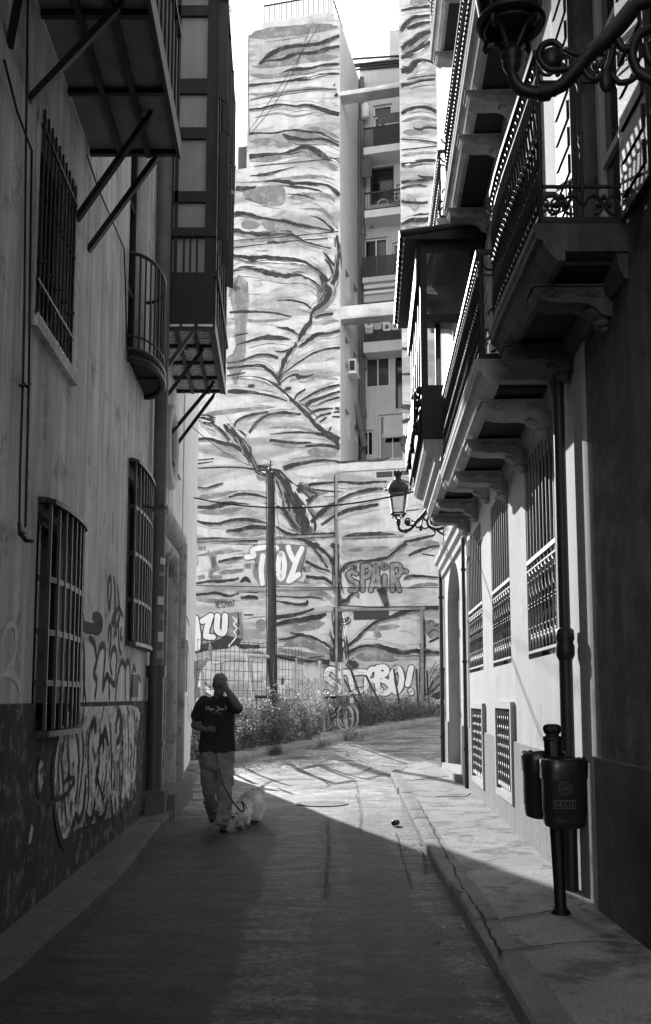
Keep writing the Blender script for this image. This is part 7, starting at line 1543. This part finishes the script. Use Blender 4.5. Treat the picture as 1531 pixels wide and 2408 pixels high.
M['skin'] = mat('skin', .12, .55, .12, 14, spec=.35); M['shirt'] = mat('dark_tshirt_cotton', .020, .9, .2, 5, 0, .1, .2); M['jeans'] = mat('faded_jeans', .17, .9, .3, 5, .3, .15, .3)
M['hair'] = mat('short_grey_hair', .2, .8, .3, 30, 0, .2, .3); M['shoe'] = mat('dark_shoe', .03, .6); M['sole'] = mat('pale_sole', .6, .7); M['print'] = mat('white_shirt_print', .5, .8)
MAN = thing('person', 'man in dark T-shirt and pale jeans walking a dog, one hand over his face', 'person', (-1.2, 10.9, 0))
B = Blob()
# torso core and neck
B.loft([(W(500, 1330, 0), .14, .09), (W(500, 1150, 0), .14, .095), (W(500, 900, 0), .15, .10), (W(500, 680, .0), .165, .105), (W(505, 560, .0), .15, .085), (W(508, 510, .0), .07, .065)])
B.cone([W(510, 540, .01), W(520, 440, -.01), W(532, 390, -.02)], [.062, .056, .055])
# head, turned slightly down towards his hand
hc = W(538, 322, -.03)
B.loft([(hc + Vector((0, -.045, -.125)), .035, .035), (hc + Vector((0, -.03, -.10)), .052, .062), (hc + Vector((0, -.015, -.06)), .067, .085), (hc + Vector((0, 0, 0)), .077, .10), (hc + Vector((0, .008, .05)), .077, .10), (hc + Vector((0, .012, .085)), .062, .083), (hc + Vector((0, .012, .112)), .03, .045)], 18)
B.ball(hc + Vector((0, -.108, -.025)), .017, 8, 6, (.8, 1.1, 1.5)); B.cone([hc + Vector((-.03, -.09, .015)), hc + Vector((0, -.098, .018)), hc + Vector((.03, -.09, .015))], [.014, .015, .014]); B.cone([hc + Vector((-.02, -.085, -.072)), hc + Vector((0, -.093, -.072)), hc + Vector((.02, -.085, -.072))], [.009, .010, .009])
for s_ in (-1, 1): B.ball(hc + Vector((s_ * .082, .012, -.015)), .03, 8, 6, (.35, .7, 1.1))
# his right arm (left in the picture): bent, holding the leash at the waist
rs_ = W(318, 580, .02); re = W(195, 875, .03); rwst = W(362, 935, -.17)
B.cone([rs_, rs_.lerp(re, .5), re], [.056, .052, .043]); B.cone([re, re.lerp(rwst, .4), rwst], [.043, .044, .029])
ph = W(402, 922, -.20); B.cone([rwst, ph], [.029, .036]); B.ball(ph, .036, 10, 7, (1.15, .8, .95))
def finger(pts, r0=.0095): B.cone(pts, [r0, r0 * .95, r0 * .85, r0 * .75][:len(pts)], 8)
for i, (x, y) in enumerate(((468, 905), (472, 925), (470, 944), (462, 962))):
    a = W(425, 898 + i * 17, -.225); c_ = W(x, y, -.245); d_ = W(x - 22, y + 8, -.215); finger([a, c_, d_])
finger([W(410, 890, -.22), W(440, 885, -.245), W(465, 902, -.25)], .011)
# his left arm (right in the picture): elbow up, hand across the face
ls_ = W(690, 575, .0); le = W(778, 622, -.17); lw = W(628, 392, -.215)
B.cone([ls_, ls_.lerp(le, .5), le], [.058, .052, .045]); B.cone([le, le.lerp(lw, .4), lw], [.046, .047, .03])
pm = W(568, 318, -.185); B.cone([lw, W(600, 355, -.20), pm], [.03, .036, .038]); B.cone([W(585, 335, -.19), W(545, 300, -.175)], [.036, .034])
for i, (tx, ty, mx, my) in enumerate(((462, 262, 505, 268), (446, 282, 495, 288), (444, 303, 490, 308), (456, 325, 494, 328))):
    finger([W(548, 282 + i * 16, -.195), W(mx, my, -.192), W((mx + tx) / 2, (my + ty) / 2, -.175), W(tx, ty, -.15)], .0105)
finger([W(592, 330, -.20), W(590, 285, -.20), W(575, 250, -.185), W(566, 232, -.165)], .0115)
# legs inside the jeans, ankles
def leg(hip, kn, an, r_): B.cone([hip, hip.lerp(kn, .5), kn], [r_[0], r_[1], r_[2]]); B.cone([kn, kn.lerp(an, .4), an], [r_[2], r_[2] * .98, r_[3]])
rh, rk, ra = W(395, 1340, 0), W(405, 1745, -.02), W(448, 2050, .42); ra = YP(423.1 + .1757 * 448, 1551.5 + .1757 * 2060, 11.28)
lh, lk, la = W(605, 1340, 0), W(600, 1745, -.22), W(575, 2150, -.42)
leg(rh, rk, ra, (.075, .065, .048, .035)); leg(lh, lk, la, (.075, .065, .048, .035))
body, _ = B.fuse('body', M['skin'], MAN, .0065, 2)
# hair: close-cropped cap
H = Blob(); H.loft([(hc + Vector((0, .03, -.03)), .070, .075), (hc + Vector((0, .022, .02)), .080, .092), (hc + Vector((0, .016, .062)), .080, .099), (hc + Vector((0, .014, .095)), .064, .084), (hc + Vector((0, .014, .121)), .032, .045)], 18)
H.fuse('hair', M['hair'], MAN, .006, 1, .004, lambda p: mnoise.noise(p * 60))
# shirt
S = Blob()
S.loft([(W(505, 1228, 0), .212, .135), (W(505, 1150, 0), .208, .132), (W(508, 1000, 0), .198, .128), (W(512, 850, -.005), .196, .135), (W(512, 720, -.005), .196, .135), (W(506, 620, .0), .198, .122), (W(502, 550, .01), .180, .10), (W(506, 505, .01), .105, .078), (W(512, 478, .01), .066, .062)], 24)
S.cone([W(330, 570, .01), W(285, 640, .02), W(228, 742, .025)], [.075, .077, .078]); S.cone([W(665, 560, .0), W(712, 598, -.06), W(757, 640, -.135)], [.080, .082, .078])
def wsh(p):
    a = mnoise.noise(Vector((p.x * 9, p.y * 9, p.z * 3.2))) ; c = mnoise.noise(Vector((p.x * 16 + p.z * 9, p.y * 14, p.z * 12))); return a * 1.1 + c * .55
sh, shb = S.fuse('t_shirt', M['shirt'], MAN, .008, 2, .016, wsh)
# jeans
J = Blob()
J.loft([(W(500, 1480, 0), .14, .125), (W(500, 1400, 0), .192, .135), (W(502, 1300, 0), .202, .13), (W(504, 1215, 0), .196, .122)], 22)
J.cone([W(392, 1370, 0), W(392, 1560, -.01), W(398, 1745, -.03), W(415, 1880, .10), YP(423.1 + .1757 * 445, 1551.5 + .1757 * 2055, 11.2)], [.108, .098, .078, .075, .072])
J.cone([W(610, 1370, 0), W(610, 1560, -.12), W(598, 1750, -.24), W(585, 1950, -.34), W(572, 2140, -.42)], [.108, .098, .082, .078, .078])
def wj(p):
    a = mnoise.noise(Vector((p.x * 7, p.y * 7, p.z * 5 + p.x * 4))); c = mnoise.noise(Vector((p.x * 15, p.y * 15, p.z * 26))); return a + .8 * c * (1.4 if p.z < .3 else .6)
J.fuse('jeans', M['jeans'], MAN, .009, 2, .024, wj)
# shoes
def shoe(heel, toe, lift):
    K = Blob(); d = (toe - heel); K.cone([heel + Vector((0, 0, .05)), heel + d * .35 + Vector((0, 0, .055)), heel + d * .7 + Vector((0, 0, .04)), toe + Vector((0, 0, .028))], [.042, .046, .044, .034]); K.cone([heel + Vector((0, .01, .06)), heel + Vector((0, .02, .12))], [.042, .045])
    o, _ = K.fuse('shoe', M['shoe'], MAN, .008, 2)
    b = MB(); n = 18; sd = d.cross(Vector((0, 0, 1))).normalized(); pts = []
    for i in range(n): a = 2 * math.pi * i / n; pts.append(heel + d * .5 + d * (.62 * math.cos(a)) + sd * (.047 * math.sin(a)) + Vector((0, 0, .002)))
    b.prism(pts, (0, 0, .022)); b.build('sole', M['sole'], o)
lf_ = GP(423.1 + .1757 * 580, 1551.5 + .1757 * 2300); shoe(lf_ + Vector((-.02, .17, .0)), lf_ + Vector((.01, -.06, .035)), .03)
rf_ = GP(423.1 + .1757 * 455, 1551.5 + .1757 * 2160); shoe(rf_ + Vector((.0, .10, .07)), rf_ + Vector((-.01, -.10, .0)), 0)
# print on the chest, laid on the cloth itself
bv = BVHTree.FromPolygons([tuple(v) for v in shb.v], shb.f)
pm_ = MB()
def onshirt(x, y):
    r = ray(423.1 + .1757 * x, 1551.5 + .1757 * y).normalized(); h = bv.ray_cast(CAM + r * 8, r); return (h[0] - r * .004) if h[0] is not None else None
def script(pts, th, sub=5):
    q = [onshirt(x, y) for x, y in spline(pts, sub)]; q = [p for p in q if p is not None]
    if len(q) > 1: pm_.ribbon(q, [th] * len(q), (0, -1, 0))
for pts in ([(352, 668), (356, 645), (362, 628)], [(348, 640), (360, 625), (385, 622), (392, 635), (380, 648), (360, 652)], [(390, 662), (400, 655), (404, 648), (396, 646), (390, 658), (398, 668), (410, 664)], [(412, 690), (416, 668), (420, 652), (432, 650), (434, 660), (424, 668), (416, 664)], [(438, 664), (450, 656), (450, 648), (441, 650), (440, 662), (452, 668), (468, 662)],
            [(522, 625), (512, 622), (498, 628), (500, 636), (516, 630), (520, 640), (512, 670), (500, 688), (486, 690), (482, 682), (500, 672), (520, 664)], [(520, 664), (534, 656), (534, 648), (525, 650), (524, 662), (536, 666), (544, 662)], [(560, 652), (550, 650), (546, 660), (554, 664), (562, 654), (564, 664), (570, 660)], [(572, 664), (576, 650), (578, 660), (584, 650), (590, 652), (590, 664), (596, 662)], [(612, 630), (604, 622), (610, 616), (624, 626), (624, 640), (612, 652), (604, 656)]): script(pts, .0052)
LD = {'L': [[(0, 1), (0, 0), (.8, 0)]], 'O': [[(.5, 1), (0, .5), (.5, 0), (1, .5), (.5, 1)]], 'N': [[(0, 0), (0, 1), (.9, 0), (.9, 1)]], 'D': [[(0, 0), (0, 1), (.7, .8), (.7, .2), (0, 0)]]}
for i, ch in enumerate('LONDON'):
    for st in LD[ch]: script([(438 + i * 22 + px_ * 10, 716 - py_ * 11) for px_, py_ in st], .0016, 2)
pm_.build('shirt_print', M['print'], sh)
b = MB(); gl = hc + Vector((.078, -.07, .0)); b.tube([gl + Vector((0, .08, .005)), gl, gl + Vector((-.012, -.03, -.004))], .003, 5); b.build('glasses', M['black'], MAN)
# ------------------------------------------------------------------ dog
DOG = thing('dog', 'small shaggy white dog sniffing the road beside the man', 'dog', (-.9, 11.2, 0))
def DW(x, y, Y): return YP(423.1 + .1757 * x, 1551.5 + .1757 * y, Y)
K = Blob()
hip = DW(1005, 1850, 11.36); mid = DW(940, 1890, 11.2); sho = DW(850, 1965, 11.02); nk = DW(785, 1995, 10.93); hd = DW(735, 2040, 10.84)
K.cone([hip, mid, sho], [.095, .092, .088], 14); K.cone([sho, nk, hd], [.07, .058, .062], 12); K.ball(hd, .07, 12, 8, (1, 1, .95)); mz = DW(722, 2105, 10.74); K.cone([hd, mz], [.05, .03], 10); K.ball(mz + Vector((0, -.022, .004)), .014, 8, 6)
for s_ in (-1, 1): K.cone([hd + Vector((s_ * .055, .01, .035)), hd + Vector((s_ * .082, -.01, -.01)), hd + Vector((s_ * .08, -.02, -.055))], [.022, .026, .016], 8)
def dleg(top, knee, foot, r_): K.cone([top, knee, foot + Vector((0, 0, .02))], [r_, r_ * .75, r_ * .62], 10); K.cone([foot + Vector((0, .01, .018)), foot + Vector((-.01, -.03, .015))], [.02, .018], 8)
g_ = lambda x, y: GP(423.1 + .1757 * x, 1551.5 + .1757 * y)
dleg(sho + Vector((-.05, -.01, -.03)), DW(800, 2110, 10.98), g_(775, 2218), .042); dleg(sho + Vector((.05, 0, -.03)), DW(895, 2090, 11.04), g_(905, 2205), .042)
dleg(hip + Vector((.04, .03, -.03)), DW(1060, 2010, 11.42), g_(1040, 2145), .055); dleg(hip + Vector((-.05, .02, -.03)), DW(975, 2040, 11.35), g_(985, 2135), .05)
K.cone([DW(1040, 1800, 11.44), DW(1070, 1755, 11.45), DW(1092, 1735, 11.42), DW(1085, 1722, 11.36)], [.03, .03, .026, .018], 8)
M['fur'] = leafmat('white_fur', .95, .3); M['dogskin'] = mat('dog_skin', .7, .8, .2, 20)
db_, dbm = K.fuse('body', M['dogskin'], DOG, .009, 2)
fm = MB(); rf = random.Random(5); tris = [(f, ) for f in dbm.f]; cen = []
areas = []
for f in dbm.f:
    a, c, e = dbm.v[f[0]], dbm.v[f[1]], dbm.v[f[2]]; areas.append((c - a).cross(e - a).length)
for f in rf.choices(dbm.f, areas, k=15000):
    w_ = [rf.random() for _ in f]; s_ = sum(w_); p = sum((dbm.v[i] * (k / s_) for i, k in zip(f, w_)), Vector()); nn = (dbm.v[f[1]] - dbm.v[f[0]]).cross(dbm.v[f[2]] - dbm.v[f[0]]).normalized()
    if (p - mz).length < .022: continue
    cl = mnoise.noise(p * 28); L_ = rf.uniform(.02, .045) * (1.1 + .7 * cl) * (1.5 if p.z > .33 else 1) * (.45 if p.z < .15 else 1)
    d = (nn * .75 + Vector((mnoise.noise(p * 22 + Vector((5, 0, 0))), mnoise.noise(p * 22 + Vector((0, 9, 0))), mnoise.noise(p * 22) - .45)) * .9).normalized()
    sd_ = d.cross(nn if abs(d.dot(nn)) < .98 else Vector((1, 0, 0))).normalized() * rf.uniform(.0015, .003)
    q1 = p + d * L_ * .55; q2 = p + (d + Vector((0, 0, -.45))).normalized() * L_
    fm.add([p - sd_, p + sd_, q1 + sd_ * .8, q1 - sd_ * .8, q2], [(0, 1, 2, 3), (3, 2, 4)], False)
fm.build('fur', M['fur'], DOG)
b = MB(); b.ball(mz + Vector((-.002, -.03, .006)), .017, 8, 6, (1.1, .8, .8)); b.build('nose', M['black'], DOG)
for s_ in (-1, 1): b = MB(); b.ball(hd + Vector((s_ * .028, -.082, -.0)), .011, 8, 6); b.build('eye', M['black'], DOG)
b = MB(); cc = nk.lerp(sho, .4); ax = (sho - hd).normalized(); a1 = ax.cross(Vector((0, 0, 1))).normalized(); a2 = a1.cross(ax)
b.tube([cc + (a1 * math.cos(i * .393) + a2 * math.sin(i * .393)) * .076 for i in range(17)], .008, 6, False); b.build('collar', M['black'], DOG)
b = MB(); ld = vspline([DW(455, 955, 10.66), DW(462, 1080, 10.6), DW(482, 1250, 10.52), DW(520, 1450, 10.46), DW(575, 1650, 10.44), DW(650, 1800, 10.48), DW(750, 1950, 10.62), DW(822, 2022, 10.76), DW(858, 2000, 10.82), cc + Vector((.02, -.05, .08))], 5)
b.tube(ld, [.004 + .005 * min(1, max(0, (i - 18) / 14)) for i in range(len(ld))], 6); tag(b.build('dog_leash', M['black'], None, ld[0]), 'dark leash hanging from the man\'s hand down to the white dog', 'leash')
